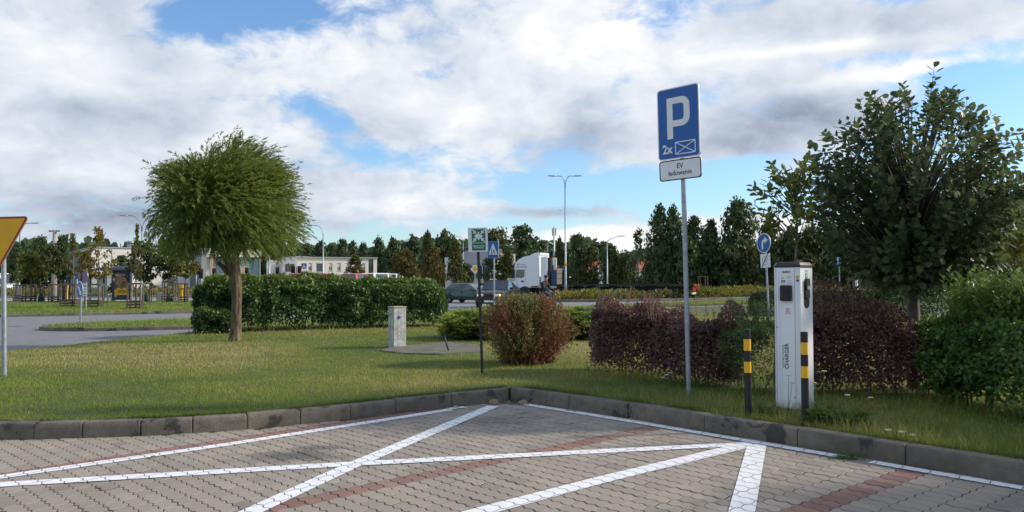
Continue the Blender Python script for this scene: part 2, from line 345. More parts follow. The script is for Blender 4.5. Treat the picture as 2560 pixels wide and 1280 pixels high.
KERB_L = [(-8.6, 8.62), (-7.4, 8.34), (-6.3, 8.2), (-5.55, 8.16), (-4.86, 8.17), (-4.4, 8.23), (-3.85, 8.33), (-3.37, 8.47), (-2.86, 8.67), (-2.36, 8.95), (-1.87, 9.30), (-1.4, 9.68), (-.76, 10.14), (-.03, 10.64)]
KERB_R = [(-.03, 10.64), (.43, 10.22), (.70, 9.97), (1.33, 9.28), (2.02, 8.49), (2.72, 7.70), (3.37, 6.92), (3.98, 6.19), (4.62, 5.45), (5.28, 4.70), (5.94, 3.95)]
def offs(path, d):
    o = []
    for i, p in enumerate(path):
        a = Vector(path[max(i-1, 0)]); b = Vector(path[min(i+1, len(path)-1)]); t_ = (b-a).normalized(); o.append((p[0]-t_.y*d, p[1]+t_.x*d))
    return o
def kerb(path, top=.165, wd=.15, low=-.06, name='kerb', label=None, m=None, first=None):
    """a run of kerbstones: front foot along path, each stone an object of its own"""
    root = bpy.data.objects.new(name, None); COL.objects.link(root); root['kind'] = 'structure'; root.location = (path[0][0], path[0][1], 0)
    o0 = Vector(path[0])
    inn = [offs(path, d) for d in (0, .004, .012, .04, wd)]
    if first: inn = [[first[k](d)]+l[1:] if k == 0 else l for l, d, k in [(l, d, 0) for l, d in zip(inn, (0, .004, .012, .04, wd))]]
    for i in range(len(path)-1):
        jit = random.uniform(-.006, .006); jo = random.uniform(-.004, .004); L_ = (Vector(path[i+1])-Vector(path[i])).length; e = .0045/L_
        rings = []
        for f_ in (e, e*3.5, .5, 1-e*3.5, 1-e):
            P = [Vector(l[i]).lerp(Vector(l[i+1]), f_)-o0 for l in inn]; sh = .004 if f_ in (e, 1-e) else 0
            nrm = (P[-1]-P[0]).normalized()*(jo+sh); zt = top+jit-sh
            rings.append([(*(P[0]+nrm), low), (*(P[0]+nrm), zt-.055), (*(P[1]+nrm), zt-.03), (*(P[2]+nrm), zt-.011), (*(P[3]+nrm), zt), (*(P[4]+nrm), zt-.002), (*(P[4]+nrm), low)])
        MB().loft(rings).build('kerbstone', m or M['conc2'], root)
    return root
# kerb concrete: damp dark blotches and streaks near the foot
mc = M['conc2']; t = NT(mc.node_tree); pb = mc.node_tree.nodes['Principled BSDF']
po = t.n('ShaderNodeNewGeometry').outputs['Position']
n1 = t.noise(po, 2.2, 6, .65, .4); n2 = t.noise(po, 9, 5, .7); n3 = t.noise(po, 1.1, 3, .5)
base = t.ramp(n2, [(.3, (.118, .103, .082)), (.7, (.215, .188, .150))])
tar = t.maprange(t.math('ADD', t.math('MULTIPLY', n1, .8), t.math('MULTIPLY', n2, .2)), .555, .60)
for (q, ra) in ((g(1845, 1066, .09), .085), (g(1940, 1086, .08), .14), (g(1412, 1000, .08), .10), (g(1392, 996, .08), .05), (g(2012, 1108, .08), .08), (g(640, 1060, .09), .08)):
    vm = t.n('ShaderNodeVectorMath', operation='DISTANCE'); t.c(po, vm.inputs[0]); vm.inputs[1].default_value = q
    tar = t.math('MAXIMUM', tar, t.maprange(t.math('ADD', vm.outputs['Value'], t.math('MULTIPLY', t.math('SUBTRACT', n2, .5), .16)), ra, ra*.7))
t.c(t.mix(t.math('MULTIPLY', tar, .75), t.mix(t.maprange(n3, .35, .65, 0, .45), base, (.075, .066, .054)), (.022, .022, .025)), pb.inputs['Base Color'])
kerb(KERB_L[:-1]+[(-.05, 10.63)], name='kerb')
kerb(KERB_R, name='kerb', top=.172)

# near lawn, one solid a little lower than the kerb
backL = offs(KERB_L, .14)[:-1]; backR = offs(KERB_R, .14)[1:]
LAWN = backL + [(-.02, 10.84)] + backR + [(30, 3.4), (45, 20), (45, 63), (15, 46.5), (-3, 33.6), (-8.0, 30.6), (-8.9, 24.4), (-9.3, 22), (-10.4, 17.5), (-12.3, 13.2), (-13.5, 10.6), (-12.5, 9.2), (-10, 8.9)]
soil = mat('lawn soil', (.075, .085, .028), .95, 0, .35, 1.5, .5, 30)
slab('lawn', LAWN, .145, soil)
PATHP = [(-8.0, 30.8), (-3, 33.8), (15, 46.7), (45, 63.2), (45, 66.4), (14.5, 49.6), (-3.5, 36.9), (-8.5, 34.2)]
sheet('footpath', PATHP, .02, mat('footpath pavers', (.34, .31, .29), .9, 0, .15, 2))
STRIP = [(-9, 35.2), (-3.6, 37.6), (14.2, 50.4), (45, 67), (45, 74), (24, 62.5), (13.8, 56.5), (5.6, 46.5), (-3.4, 39.6), (-9.5, 37.6)]
slab('grass_strip', STRIP, .09, soil)
ISLAND = [(-15.95, 27.25), (-15.5, 26.5), (-14.7, 26.0), (-13.6, 25.95), (-12.2, 26.2), (-10.3, 26.85), (-8.6, 27.9), (-8.4, 30.5), (-9.4, 32.5), (-12.8, 31.6), (-15.0, 29.6), (-15.8, 28.3)]
slab('grass_island', ISLAND, .10, soil)
kerb([(-15.75, 28.5), (-15.98, 27.9), (-16.0, 27.2), (-15.62, 26.45), (-14.85, 25.95), (-13.85, 25.82), (-12.85, 25.98), (-11.9, 26.22), (-10.95, 26.55), (-10.05, 26.92), (-9.3, 27.4), (-8.6, 27.9)], top=.12, name='island_kerb')
FARL = [(-70, 24.2), (-45, 31.4), (-30, 34.2), (-23.15, 36.4), (-19.5, 38.4), (-15.5, 40.6), (-9, 45.5), (-11, 57), (-28, 60), (-60, 62.5), (-80, 64)]
slab('far_lawn', FARL, .115, soil)
fk = [(-45, 31.25), (-30, 34.05)]
for a_, b_ in zip([(-30, 34.05), (-23.15, 36.25), (-19.5, 38.25), (-15.5, 40.45)], [(-23.15, 36.25), (-19.5, 38.25), (-15.5, 40.45), (-9, 45.3)]):
    L_ = (Vector(b_)-Vector(a_)).length; n_ = max(1, int(L_/1.6))
    fk += [tuple(Vector(a_).lerp(Vector(b_), (i+1)/n_)) for i in range(n_)]
kerb(fk[1:], top=.125, name='far_kerb')
kerb([(-5.5, 40.2), (-3.4, 41.0)], name='kerb', top=.1)
sheet('bus_stop_platform', [(-60, 62.8), (-28, 60.3), (-12, 57.6), (-8, 60), (-8, 65), (-60, 68)], .1, M['conc'])
sandy = mat('sandy verge soil', (.23, .17, .11), .95, 0, .4, 3, .6, 20)
slab('sandy_verge', [(-14, 52.5), (-6.6, 50.2), (-4.6, 51.0), (-4.3, 53.5), (-8, 57), (-14, 58)], .14, sandy)
VERGE = [(3.2, 58.5), (7, 58.8), (13, 61.5), (24, 69), (45, 82), (45, 95), (18, 79), (5, 66.5), (2.8, 61.5)]
slab('planted_verge', VERGE, .14, soil)
kerb([(3.2, 58.3), (7, 58.6), (13, 61.3), (24, 68.8), (45, 81.8)], top=.16, name='verge_kerb')
sheet('grassland', [(-170, 84), (-20, 82), (-20, 110), (-170, 110)], .03, mat('rough grass', (.17, .16, .06), .95, 0, .45, .5))

# ------------------------------------------------------------------ block pavement
PL, PW = .2155, .135
P0 = Vector((-.2, 7.1)); TH0 = R(42.9); RAD = 54.6
PC = P0 - Vector((cos(TH0), sin(TH0)))*RAD
def paver_xf(i, j):
    ph = TH0 - i*PL/RAD; r = RAD + j*PW
    return PC + Vector((cos(ph), sin(ph)))*r, ph
def paver_outline(inset):
    """interlocking block: zigzag long edges, waved ends; local u along the block, v across"""
    a, b = .0125, .0095
    bot = [(-.5, 0), (-.375, a), (-.125, -a), (.125, a), (.375, -a)]
    rgt = [(-.5, 0), (-.25, b), (.25, -b)]
    pts = [(u*PL, -PW/2+o) for u, o in bot] + [(PL/2+o, v*PW) for v, o in rgt] + [(-u*PL, PW/2-o) for u, o in bot] + [(-PL/2-o, -v*PW) for v, o in rgt]
    # the opposite edges must be the same curve moved over, not mirrored
    pts = [(u*PL, -PW/2+o) for u, o in bot] + [(PL/2+o, v*PW) for v, o in rgt] + [(u*PL, PW/2+o) for u, o in [(.5, 0)]+bot[:0:-1]] + [(-PL/2+o, v*PW) for v, o in [(.5, 0)]+rgt[:0:-1]]
    k = Vector((0, 0)); out = []
    n = len(pts)
    for i in range(n):
        p = Vector(pts[i]); e1 = (p-Vector(pts[i-1])).normalized(); e2 = (Vector(pts[(i+1) % n])-p).normalized()
        nn = Vector((-(e1.y+e2.y), e1.x+e2.x)).normalized(); c = max(.6, nn.dot(Vector((-e1.y, e1.x)))); out.append(p+nn*inset/c)
    return out
O_out, O_top = paver_outline(.0032), paver_outline(.0080)
NP = len(O_top)
pv = [(p.x, p.y, 0) for p in O_top] + [(p.x, p.y, -.0045) for p in O_out] + [(p.x, p.y, -.016) for p in O_out]
pf = [tuple(range(NP))] + [(i, NP+i, NP+(i+1) % NP, (i+1) % NP) for i in range(NP)]
def pavermat(name, c1, c2):
    m = bpy.data.materials.new(name); m.use_nodes = True; t = NT(m.node_tree); b = m.node_tree.nodes['Principled BSDF']
    a = t.n('ShaderNodeAttribute', attribute_name='c').outputs['Fac']; rn = t.n('ShaderNodeObjectInfo').outputs['Random']
    f = t.math('FRACT', t.math('ADD', a, rn)); po = t.n('ShaderNodeNewGeometry').outputs['Position']
    col = t.mix(f, c1, c2)
    big = t.noise(po, .55, 5, .6, .5); mid = t.noise(po, 4.5, 5, .7); gr = t.noise(po, 190, 3, .7)
    col = t.mix(t.maprange(big, .34, .70, 0, .42), col, tuple(x*.62 for x in c1))
    col = t.mix(t.maprange(mid, .5, .8, 0, .5), col, (c1[0]*.7, c1[1]*.64, c1[2]*.55))
    col = t.mix(t.maprange(gr, .42, .72, 0, .30), col, (.46, .44, .41)); col = t.mix(t.maprange(gr, .5, .28, 0, .4), col, tuple(x*.45 for x in c1))
    # tyre tracks in and out of the two bays, and blocks a shade apart from their neighbours
    du = t.n('ShaderNodeVectorMath', operation='DOT_PRODUCT'); t.c(po, du.inputs[0]); du.inputs[1].default_value = (.681, -.732, 0)
    wob = t.math('ADD', du.outputs['Value'], t.math('MULTIPLY', t.math('SUBTRACT', big, .5), .5)); trk = 0.
    for uc in (-7.0, -5.5, -3.3, -1.8): trk = t.math('ADD', t.maprange(t.math('ABSOLUTE', t.math('SUBTRACT', wob, uc)), .20, .04), trk)
    col = t.mix(t.math('MULTIPLY', t.math('MULTIPLY', trk, t.maprange(mid, .3, .7)), .34), col, (.10, .092, .082))
    odd = t.math('FRACT', t.math('MULTIPLY', f, 7.31)); col = t.mix(t.maprange(odd, .86, .90, 0, .22), col, (.40, .36, .31)); col = t.mix(t.maprange(odd, .12, .08, 0, .30), col, tuple(x*.6 for x in c2))
    for (sx, sy, ax, ay, am) in OIL:
        vm = t.n('ShaderNodeVectorMath', operation='MULTIPLY_ADD'); t.c(po, vm.inputs[0]); vm.inputs[1].default_value = (1/ax, 1/ay, 0); vm.inputs[2].default_value = (-sx/ax, -sy/ay, 0)
        ln = t.n('ShaderNodeVectorMath', operation='LENGTH'); t.c(vm.outputs[0], ln.inputs[0])
        k = t.maprange(t.math('ADD', ln.outputs['Value'], t.math('MULTIPLY', t.math('SUBTRACT', mid, .5), 1.6)), 1.1, .2, 0, am)
        col = t.mix(k, col, (.045, .043, .045))
    t.c(col, b.inputs['Base Color']); b.inputs['Roughness'].default_value = .88
    bn = t.n('ShaderNodeBump'); bn.inputs['Strength'].default_value = .35; bn.inputs['Distance'].default_value = .004; t.c(gr, bn.inputs['Height']); t.c(bn.outputs[0], b.inputs['Normal']); return m
OIL = [(*g(735, 1140)[:2], .55, .30, .72), (*g(800, 1120)[:2], .35, .16, .6), (*g(1250, 1052)[:2], .7, .45, .35), (*g(1950, 1230)[:2], .5, .3, .25)]
M['paver_grey'] = pavermat('grey concrete paver', (.325, .275, .222), (.258, .226, .194)); M['paver_red'] = pavermat('red concrete paver', (.265, .135, .108), (.215, .108, .088))
pave = sheet('pavement', [(-14, -3), (-14, 8.7)] + KERB_L + [(-.03, 10.7)] + KERB_R + [(8, 1), (8, -3)], -.011, M['mortar'])
PAVE_POLY = [(-9, 4.4), (-9, 8.8)] + [(x, y+.05) for x, y in KERB_L] + [(x+.04, y+.04) for x, y in KERB_R[1:]] + [(5.2, 4.4)]
cand = []
for i in range(-44, 36):
    for j in range(-60, 60):
        c, ph = paver_xf(i, j)
        if c.y < 4.7 or abs(c.x) > c.y*.72+.3: continue
        cand.append((i, j, c, ph))
ins = inpoly(np.array([c[2].x for c in cand]), np.array([c[2].y for c in cand]), PAVE_POLY)
cand = [c for c, k in zip(cand, ins) if k]
inview = [k for k, c in enumerate(cand) if 5.42 < c[2].y and abs(c[2].x) < c[2].y*.645]
inview.sort(key=lambda k: cand[k][2].length); single = set(inview[:300])
mesh_p = {}
for key in ('paver_grey', 'paver_red'):
    me = bpy.data.meshes.new(key); me.from_pydata([v for v in pv[:2*NP]], [], pf); me.materials.append(M[key]); mesh_p[key] = me
PAVERS = []
bulk = {'paver_grey': ([], [], []), 'paver_red': ([], [], [])}
base_v = np.array(pv[:2*NP])
for k, (i, j, c, ph) in enumerate(cand):
    key = 'paver_red' if i in (-12, 0, 12) else 'paver_grey'
    ang = ph - pi/2; su = (c-PC).length/RAD; dz = random.gauss(0, .0013); tl = (random.gauss(0, .006), random.gauss(0, .006))
    PAVERS.append((c, ang, su))
    if k in single:
        o = bpy.data.objects.new('paver', mesh_p[key]); link(o, pave); o.location = (c.x, c.y, dz); o.rotation_euler = (*tl, ang); o.scale = (su, 1, 1)
    else:
        V, F, A = bulk[key]; ca, sa = cos(ang), sin(ang); x = base_v[:, 0]*su; y = base_v[:, 1]
        nv = np.stack([c.x+x*ca-y*sa, c.y+x*sa+y*ca, base_v[:, 2]+dz+x*tl[1]*-1+y*tl[0]], 1); o_ = len(V)*2*NP
        V.append(nv); F.append(o_); A.append(random.random())
for key, (V, F, A) in bulk.items():
    me = bpy.data.meshes.new('paver_field'); fs = [tuple(x+o_ for x in f) for o_ in F for f in pf]
    me.from_pydata(np.concatenate(V).tolist(), [], fs); a = me.attributes.new('c', 'FLOAT', 'POINT'); a.data.foreach_set('value', np.repeat(np.array(A, np.float32), 2*NP))
    tag(meshobj('paver_field', me, M[key], pave), kind='stuff')
# painted lines: the strip cut to the top face of every block it crosses, so the joints stay open
def clip(poly, a, b):
    out = []; nx, ny = -(b[1]-a[1]), b[0]-a[0]
    d = [(p[0]-a[0])*nx+(p[1]-a[1])*ny for p in poly]
    for i in range(len(poly)):
        p, q = poly[i-1], poly[i]; dp, dq = d[i-1], d[i]
        if (dp >= 0) != (dq >= 0): s_ = dp/(dp-dq); out.append((p[0]+(q[0]-p[0])*s_, p[1]+(q[1]-p[1])*s_))
        if dq >= 0: out.append(q)
    return out
O_line = paver_outline(.0040)
def painted(p, q, wd, skip=0.):
    global PZ
    PZ += .00035      # every strip a hair above the one painted before it
    p = Vector(p); q = Vector(q); d = (q-p).normalized(); n = Vector((-d.y, d.x))*wd/2; L_ = (q-p).length
    quad = [p-n, q-n, q+n, p+n]; b = MB()
    for c, ang, su in PAVERS:
        s_ = (c-p).dot(d); o_ = abs((c-p).dot(Vector((-d.y, d.x))))
        if s_ < -.2 or s_ > L_+.2 or o_ > wd/2+.16 or random.random() < skip: continue
        ca, sa = cos(ang), sin(ang); poly = [(c.x+x.x*su*ca-x.y*sa, c.y+x.x*su*sa+x.y*ca) for x in O_line]
        for k in range(4):
            if len(poly) > 2: poly = clip(poly, quad[k], quad[(k+1) % 4])
        if len(poly) > 2:
            zt = .0026 + PZ; b.add([(x, y, zt) for x, y in poly], [tuple(range(len(poly)))])
    return b.build('painted_line', M['paint'], pave)
PZ = .001
jR = Vector((2.40, 7.86))
painted((-4.42, 6.40), (-2.77, 7.90), .145); painted((-2.79, 7.88), (-.76, 9.95), .14)
painted((-.62, 5.20), (.7, 6.43), .175); painted((.69, 6.42), (2.33, 7.83), .175)
painted((-1.93, 5.2), (-1.37, 7.03), .165); painted((-1.375, 7.0), (-.24, 10.2), .165)
painted((-4.35, 6.27), (-1.37, 7.03), .165); painted((-1.40, 7.02), (2.28, 7.81), .165)
painted((2.36, 7.78), (1.52, 5.4), .175)
for a_, b_, s_ in (((.12, 10.36), (.75, 9.70), .12), ((.75, 9.70), (1.41, 8.98), .03), ((1.41, 8.98), (2.34, 7.92), .0), ((2.30, 7.96), (2.95, 7.22), .0), ((3.12, 7.02), (3.76, 6.27), .06), ((3.75, 6.28), (4.6, 5.30), .05)): painted(a_, b_, .13, s_)
for a_, b_ in (((-.80, 9.97), (-.35, 10.27)),): painted(a_, b_, .11, .35)

# ------------------------------------------------------------------ grass
def grass(name, poly, n, z, d0, d1, power, h, m, wscale=1., ang=37, holes=(), seed=0, dens=None, dry=.0):
    rng = np.random.default_rng(100+seed); ds = np.linspace(d0, d1, 400); pdf = ds*ds**-power; cdf = np.cumsum(pdf); cdf /= cdf[-1]
    N = int(n*3); d = np.interp(rng.random(N), cdf, ds); a = np.radians(rng.uniform(-ang, ang, N)); x = d*np.sin(a); y = d*np.cos(a)
    k = inpoly(x, y, poly)
    for hpoly in holes: k &= ~inpoly(x, y, hpoly)
    if dens is not None: k &= rng.random(N) < dens(x, y)
    x, y, d = x[k][:n], y[k][:n], d[k][:n]; n = len(x)
    patch = .5*vnoise(x*.55+9, y*.55, 1) + .3*vnoise(x*1.7, y*1.7, 2) + .2*vnoise(x*5, y*5, 3)
    hh = h*(.45+1.1*patch)*rng.uniform(.55, 1.3, n); wd = .0030*wscale*(d/9)**.9*rng.uniform(.7, 1.4, n)
    th = rng.uniform(0, 2*pi, n); ln = rng.uniform(.1, .9, n)
    dx, dy = np.cos(th), np.sin(th); lx, ly = -dy, dx; lean = rng.uniform(0, 2*pi, n); ex, ey = np.cos(lean)*ln*hh, np.sin(lean)*ln*hh
    b = np.stack([x, y, np.full(n, z-.005)], 1)
    V = np.stack([b - np.stack([dx*wd, dy*wd, 0*x], 1), b + np.stack([dx*wd, dy*wd, 0*x], 1), b + np.stack([ex, ey, hh], 1)], 1)
    c = np.clip(.62*patch + rng.normal(0, .16, n) + .18 + dry*(vnoise(x*.35, y*.35, 7)-.35), 0, 1)
    o = npmesh(name, V.reshape(-1, 3), np.arange(n*3).reshape(-1, 3), m, None, np.repeat(c, 3)); return tag(o, kind='stuff')
gstops = [(0, (.062, .130, .014)), (.35, (.135, .215, .025)), (.62, (.23, .28, .045)), (.85, (.37, .345, .11)), (1, (.48, .40, .19))]
M['grass'] = leafmat('grass blades', gstops, .30, .55, .25)
M['grass_far'] = leafmat('grass blades far', [(0, (.09, .16, .025)), (.5, (.17, .245, .045)), (1, (.32, .32, .11))], .3, .6, .2)
SLAB = [tuple(g(*p, .16)[:2]) for p in ((950, 877), (985, 868), (1060, 860), (1128, 856), (1216, 866), (1204, 880), (1105, 886), (1010, 884))]
tag(grass('lawn_grass', LAWN, 430000, .145, 7.5, 36, 1.75, .042, M['grass'], holes=[SLAB], dry=.62), 'short mown lawn grass around the signs and shrubs', None)
tag(grass('island_grass', ISLAND, 26000, .10, 25, 34, 1, .09, M['grass_far'], 1.2, seed=2), 'mown grass on the island in the paved road')
tag(grass('far_grass', FARL, 60000, .115, 33, 66, 1, .10, M['grass_far'], 1.3, seed=3), 'grass round the young staked trees')
tag(grass('strip_grass', STRIP, 40000, .09, 35, 80, 1, .13, M['grass_far'], 1.4, seed=4), 'grass strip between footpath and asphalt road')
# longer grass along the kerb at the right, under the hedges and round the posts
M['long_grass'] = leafmat('long grass', [(0, (.05, .095, .016)), (.45, (.105, .165, .03)), (.8, (.19, .215, .055)), (1, (.36, .31, .14))], .25, .55, .25)
def edge_d(x, y):
    r = np.zeros(x.shape)
    for a_, b_ in zip(KERB_R[2:-1], KERB_R[3:]):
        a_, b_ = np.array(a_), np.array(b_); L2 = ((b_-a_)**2).sum(); tt = np.clip(((x-a_[0])*(b_-a_)[0]+(y-a_[1])*(b_-a_)[1])/L2, 0, 1)
        r = np.maximum(r, np.exp(-((np.hypot(x-a_[0]-tt*(b_-a_)[0], y-a_[1]-tt*(b_-a_)[1])-.55)/.5)**2))
    return r*np.clip((x-1.0)/1.6, 0.08, 1)*(.35+.9*vnoise(x*2.1, y*2.1, 12))
tag(grass('long_grass', LAWN, 42000, .145, 7, 13, 1.2, .125, M['long_grass'], 1.15, seed=5, dens=edge_d, dry=.7), 'longer unmown grass behind the right kerb')
def under(x, y):
    r = np.zeros(x.shape)
    for (a_, b_, s_) in UNDER:
        a_, b_ = np.array(a_), np.array(b_); L2 = ((b_-a_)**2).sum(); tt = np.clip(((x-a_[0])*(b_-a_)[0]+(y-a_[1])*(b_-a_)[1])/L2, 0, 1)
        r = np.maximum(r, np.exp(-(np.hypot(x-a_[0]-tt*(b_-a_)[0], y-a_[1]-tt*(b_-a_)[1])/s_)**2))
    return r
UNDER = [((1.35, 12.75), (2.95, 10.3), .28), ((2.95, 10.3), (5.0, 9.9), .3), ((4.6, 8.9), (6.6, 7.6), .4), ((-8.7, 22.2), (-2.2, 25.1), .3), ((.22, 13.9), (.25, 13.9), .35), ((-.46, 12.27), (-.45, 12.27), .10),
         ((3.0, 8.9), (3.3, 8.7), .22), ((-6.5, 18.9), (-6.5, 18.95), .25), ((-2.53, 17.2), (-2.5, 17.2), .18), ((2.15, 9.93), (2.16, 9.93), .1), ((-7.8, 12.3), (-7.79, 12.3), .12)]
tag(grass('tall_grass', LAWN, 16000, .145, 7, 30, 1.6, .19, M['long_grass'], 1.1, seed=6, dens=under), 'tall grass tufts at the feet of hedges and posts')

# grass spilling over the kerbs, and small weeds in the joints at their foot
def fringe(name, label, path, off, n, h, spread, z, seed, clump):
    rng = np.random.default_rng(seed); pts = np.array(path); sl = np.hypot(*(pts[1:]-pts[:-1]).T); cs = np.concatenate([[0], np.cumsum(sl)]); s_ = rng.uniform(0, cs[-1], n*3)
    s_ = s_[rng.random(n*3) < vnoise(s_*3.1, s_*0+seed, seed)**clump*1.4][:n]; n = len(s_); i = np.clip(np.searchsorted(cs, s_)-1, 0, len(sl)-1); f = ((s_-cs[i])/sl[i])[:, None]; p = pts[i]*(1-f)+pts[i+1]*f; tn = unit(pts[i+1]-pts[i]); nr = np.stack([-tn[:, 1], tn[:, 0]], 1)
    p = p+nr*(off+rng.normal(0, spread, n))[:, None]; hh = h*rng.uniform(.4, 1.3, n); ln = rng.uniform(.2, 1.1, n)*hh; th = rng.uniform(0, 2*pi, n); b = np.stack([p[:, 0], p[:, 1], np.full(n, z)], 1); w_ = np.stack([np.cos(th), np.sin(th), 0*th], 1)*.0032
    tip = b+np.stack([-nr[:, 0]*ln+rng.normal(0, .3, n)*hh, -nr[:, 1]*ln+rng.normal(0, .3, n)*hh, hh], 1)
    o = npmesh(name, np.stack([b-w_, b+w_, tip], 1).reshape(-1, 3), np.arange(n*3).reshape(-1, 3), M['long_grass'], None, np.repeat(np.clip(rng.normal(.5, .2, n), 0, 1), 3)); return tag(o, label, None, None, 'stuff')
fringe('kerb_grass', 'grass spilling over the back of the left kerb', KERB_L, .165, 9000, .062, .018, .145, 41, .8)
fringe('kerb_grass', 'grass spilling over the back of the right kerb', KERB_R, .185, 6500, .085, .018, .145, 42, 1.0)
fringe('joint_weeds', 'tiny weeds in the joint along the foot of the kerbs', KERB_L+KERB_R[1:], -.006, 2600, .030, .007, -.012, 43, 2.6)
# ================================================================== TREES AND SHRUBS
UPV = np.array([0, 0, 1.])
def limb(mb, p, d, L, r0, r1, n=6, bend=0., grav=0., seg=7, rng=random):
    p = Vector(p); d = Vector(d).normalized(); path = [p.copy()]; rad = [r0]
    for k in range(n):
        d = (d + Vector((rng.uniform(-1, 1), rng.uniform(-1, 1), rng.uniform(-1, 1)))*bend + Vector((0, 0, -grav))).normalized(); p = p + d*(L/n); path.append(p.copy()); rad.append(r0+(r1-r0)*(k+1)/n)
    mb.tube(path, rad, seg); return path

# ------------------------------------------------------------------ willow
def willow(base):
    t = thing('willow_tree', 'pollarded willow with a wind-swept mop of drooping twigs and a thick bare trunk', 'tree', base)
    b = MB(); zk = [-.1, .1, .5, 1.0, 1.5, 1.9, 2.15]; hs = np.linspace(-.1, 2.2, 46)
    path = np.stack([np.interp(hs, zk, [0, 0, .02, .03, 0, -.09, -.17]), np.interp(hs, zk, [0, 0, 0, .02, 0, 0, 0]), hs], 1).tolist(); rad = np.interp(hs, zk, [.175, .14, .115, .115, .128, .158, .15]).tolist()
    b.tube(path, rad, 30)
    for i_, v_ in enumerate(b.v):       # ridged bark and old pruning burrs
        ax_ = path[min(i_//30, 45)]; d_ = Vector((v_[0]-ax_[0], v_[1]-ax_[1], 0)); an_ = atan2(d_.y, d_.x); q_ = mnoise.noise(Vector((cos(an_)*2.2, sin(an_)*2.2, v_[2]*1.7)))*.10 + mnoise.noise(Vector((cos(an_)*6, sin(an_)*6, v_[2]*3.5)))*.10; b.v[i_] = tuple(Vector(v_)+d_*q_); rr = random.Random(3)
    for dx, dy, L, r in ((-.5, .1, .75, .12), (.55, 0, .8, .13), (.05, .5, .8, .11), (0, -.5, .75, .12), (-.25, -.3, .85, .10), (.3, .3, .9, .1), (.15, -.1, 1.0, .12)):
        limb(b, (-.14+dx*.12, dy*.12, 2.0), (dx, dy, .9), L, r, r*.45, 5, .12, 0, 8, rr)
    b.tube([(-.15, 0, 1.62), (-.30, -.06, 1.80), (-.40, -.08, 1.90)], [.075, .055, .05], 8)      # stub of a sawn limb
    tr = b.build('trunk', M['bark'], t, True)
    rng = np.random.default_rng(5); n = 3900; n_st = 13
    C = np.array([-.28, 0, 3.22]); rad3 = np.array([1.47, 1.42, 1.36])
    d = rdir(n, rng); d[:, 2] = np.where(d[:, 2] < -.72, -d[:, 2]*.6, d[:, 2]); d = unit(d)
    hub = np.array([-.15, 0, 2.55]) + rng.normal(size=(n, 3))*np.array([.32, .32, .30])
    lump = 1 + .10*np.sin(d[:, 0]*5+1)*np.cos(d[:, 1]*4) + .08*np.sin(d[:, 2]*7+d[:, 0]*3) + rng.normal(0, .08, n) + np.where((rng.random(n) < .10) & (d[:, 2] > -.2), rng.uniform(.04, .17, n), 0)
    tgt = C + d*rad3*lump[:, None]*np.where(rng.random(n) < .42, rng.uniform(.45, .9, n), 1.)[:, None]
    # each twig: an arc out of the hub, up to its target, then hanging and blown to the right
    mid = hub + (tgt-hub)*.62 + np.stack([0*d[:, 0], 0*d[:, 0], .16+.18*(1-np.abs(d[:, 2]))], 1)
    tl = rng.uniform(.35, .75, n)
    out = unit((tgt-hub)*np.array([1, 1, .45]))
    low = np.clip((.35-d[:, 2])/1.0, 0, 1)
    end = tgt + out*tl[:, None]*.45*(1-.5*low[:, None]) + np.stack([tl*.42*np.where(d[:, 0] < -.35, .30, 1.0), 0*tl, -tl*(.18+.75*low)], 1)
    s = np.linspace(0, 1, n_st); 
    def bez(s_):
        s_ = s_[None, :, None]
        return hub[:, None]*(1-s_)**3 + 3*mid[:, None]*s_*(1-s_)**2 + 3*tgt[:, None]*s_**2*(1-s_) + end[:, None]*s_**3
    Pt = bez(s)
    # twigs as thin ribbons
    tw = MB(); 
    sel = rng.choice(n, 420, replace=False); r_ = []
    wv = np.array([.0028, 0, 0]); V = []; F = []
    for q in sel:
        p = Pt[q]; o_ = len(V); 
        for i_ in range(n_st): V += [p[i_]-wv*(1.6-1.2*s[i_]), p[i_]+wv*(1.6-1.2*s[i_])]
        F += [(o_+2*i_, o_+2*i_+1, o_+2*i_+3, o_+2*i_+2) for i_ in range(n_st-1)]
    tag(npmesh('twigs', V, F, M['twig'], t), kind='stuff')
    m = 36; s2 = np.sort(rng.uniform(.42, 1, (n, m)), 1); L = []
    s_ = s2[:, :, None]
    P = hub[:, None]*(1-s_)**3 + 3*mid[:, None]*s_*(1-s_)**2 + 3*tgt[:, None]*s_**2*(1-s_) + end[:, None]*s_**3
    e = .03; s_ = np.minimum(s_+e, 1.03)
    P2 = hub[:, None]*(1-s_)**3 + 3*mid[:, None]*s_*(1-s_)**2 + 3*tgt[:, None]*s_**2*(1-s_) + end[:, None]*s_**3
    Tn = unit(P2-P).reshape(-1, 3); P = P.reshape(-1, 3)
    A = unit(Tn + rng.normal(size=P.shape)*.33 + np.array([.12, 0, -.10]))
    N = unit(rng.normal(size=P.shape)*.8 + np.array([0, -.2, .6]))
    kp = P[:, 2] > 1.74+.6*vnoise(P[:, 0]*3, P[:, 1]*3, 4)
    tipc = np.repeat(s2.ravel()*0+.0, 1); c = np.repeat(rng.normal(.42, .14, n), m) + rng.normal(0, .10, n*m) + .22*(s2.ravel()-.7)
    leaves('foliage', P[kp], A[kp], N[kp], rng.uniform(.075, .125, kp.sum()), 'narrow', M['willow'], t, c[kp])
    return t
M['willow'] = leafmat('willow leaf', [(0, (.06, .105, .022)), (.4, (.145, .205, .040)), (.75, (.24, .28, .064)), (1, (.34, .34, .12))], .35, .5, .3)
willow(g(588, 853, .145))

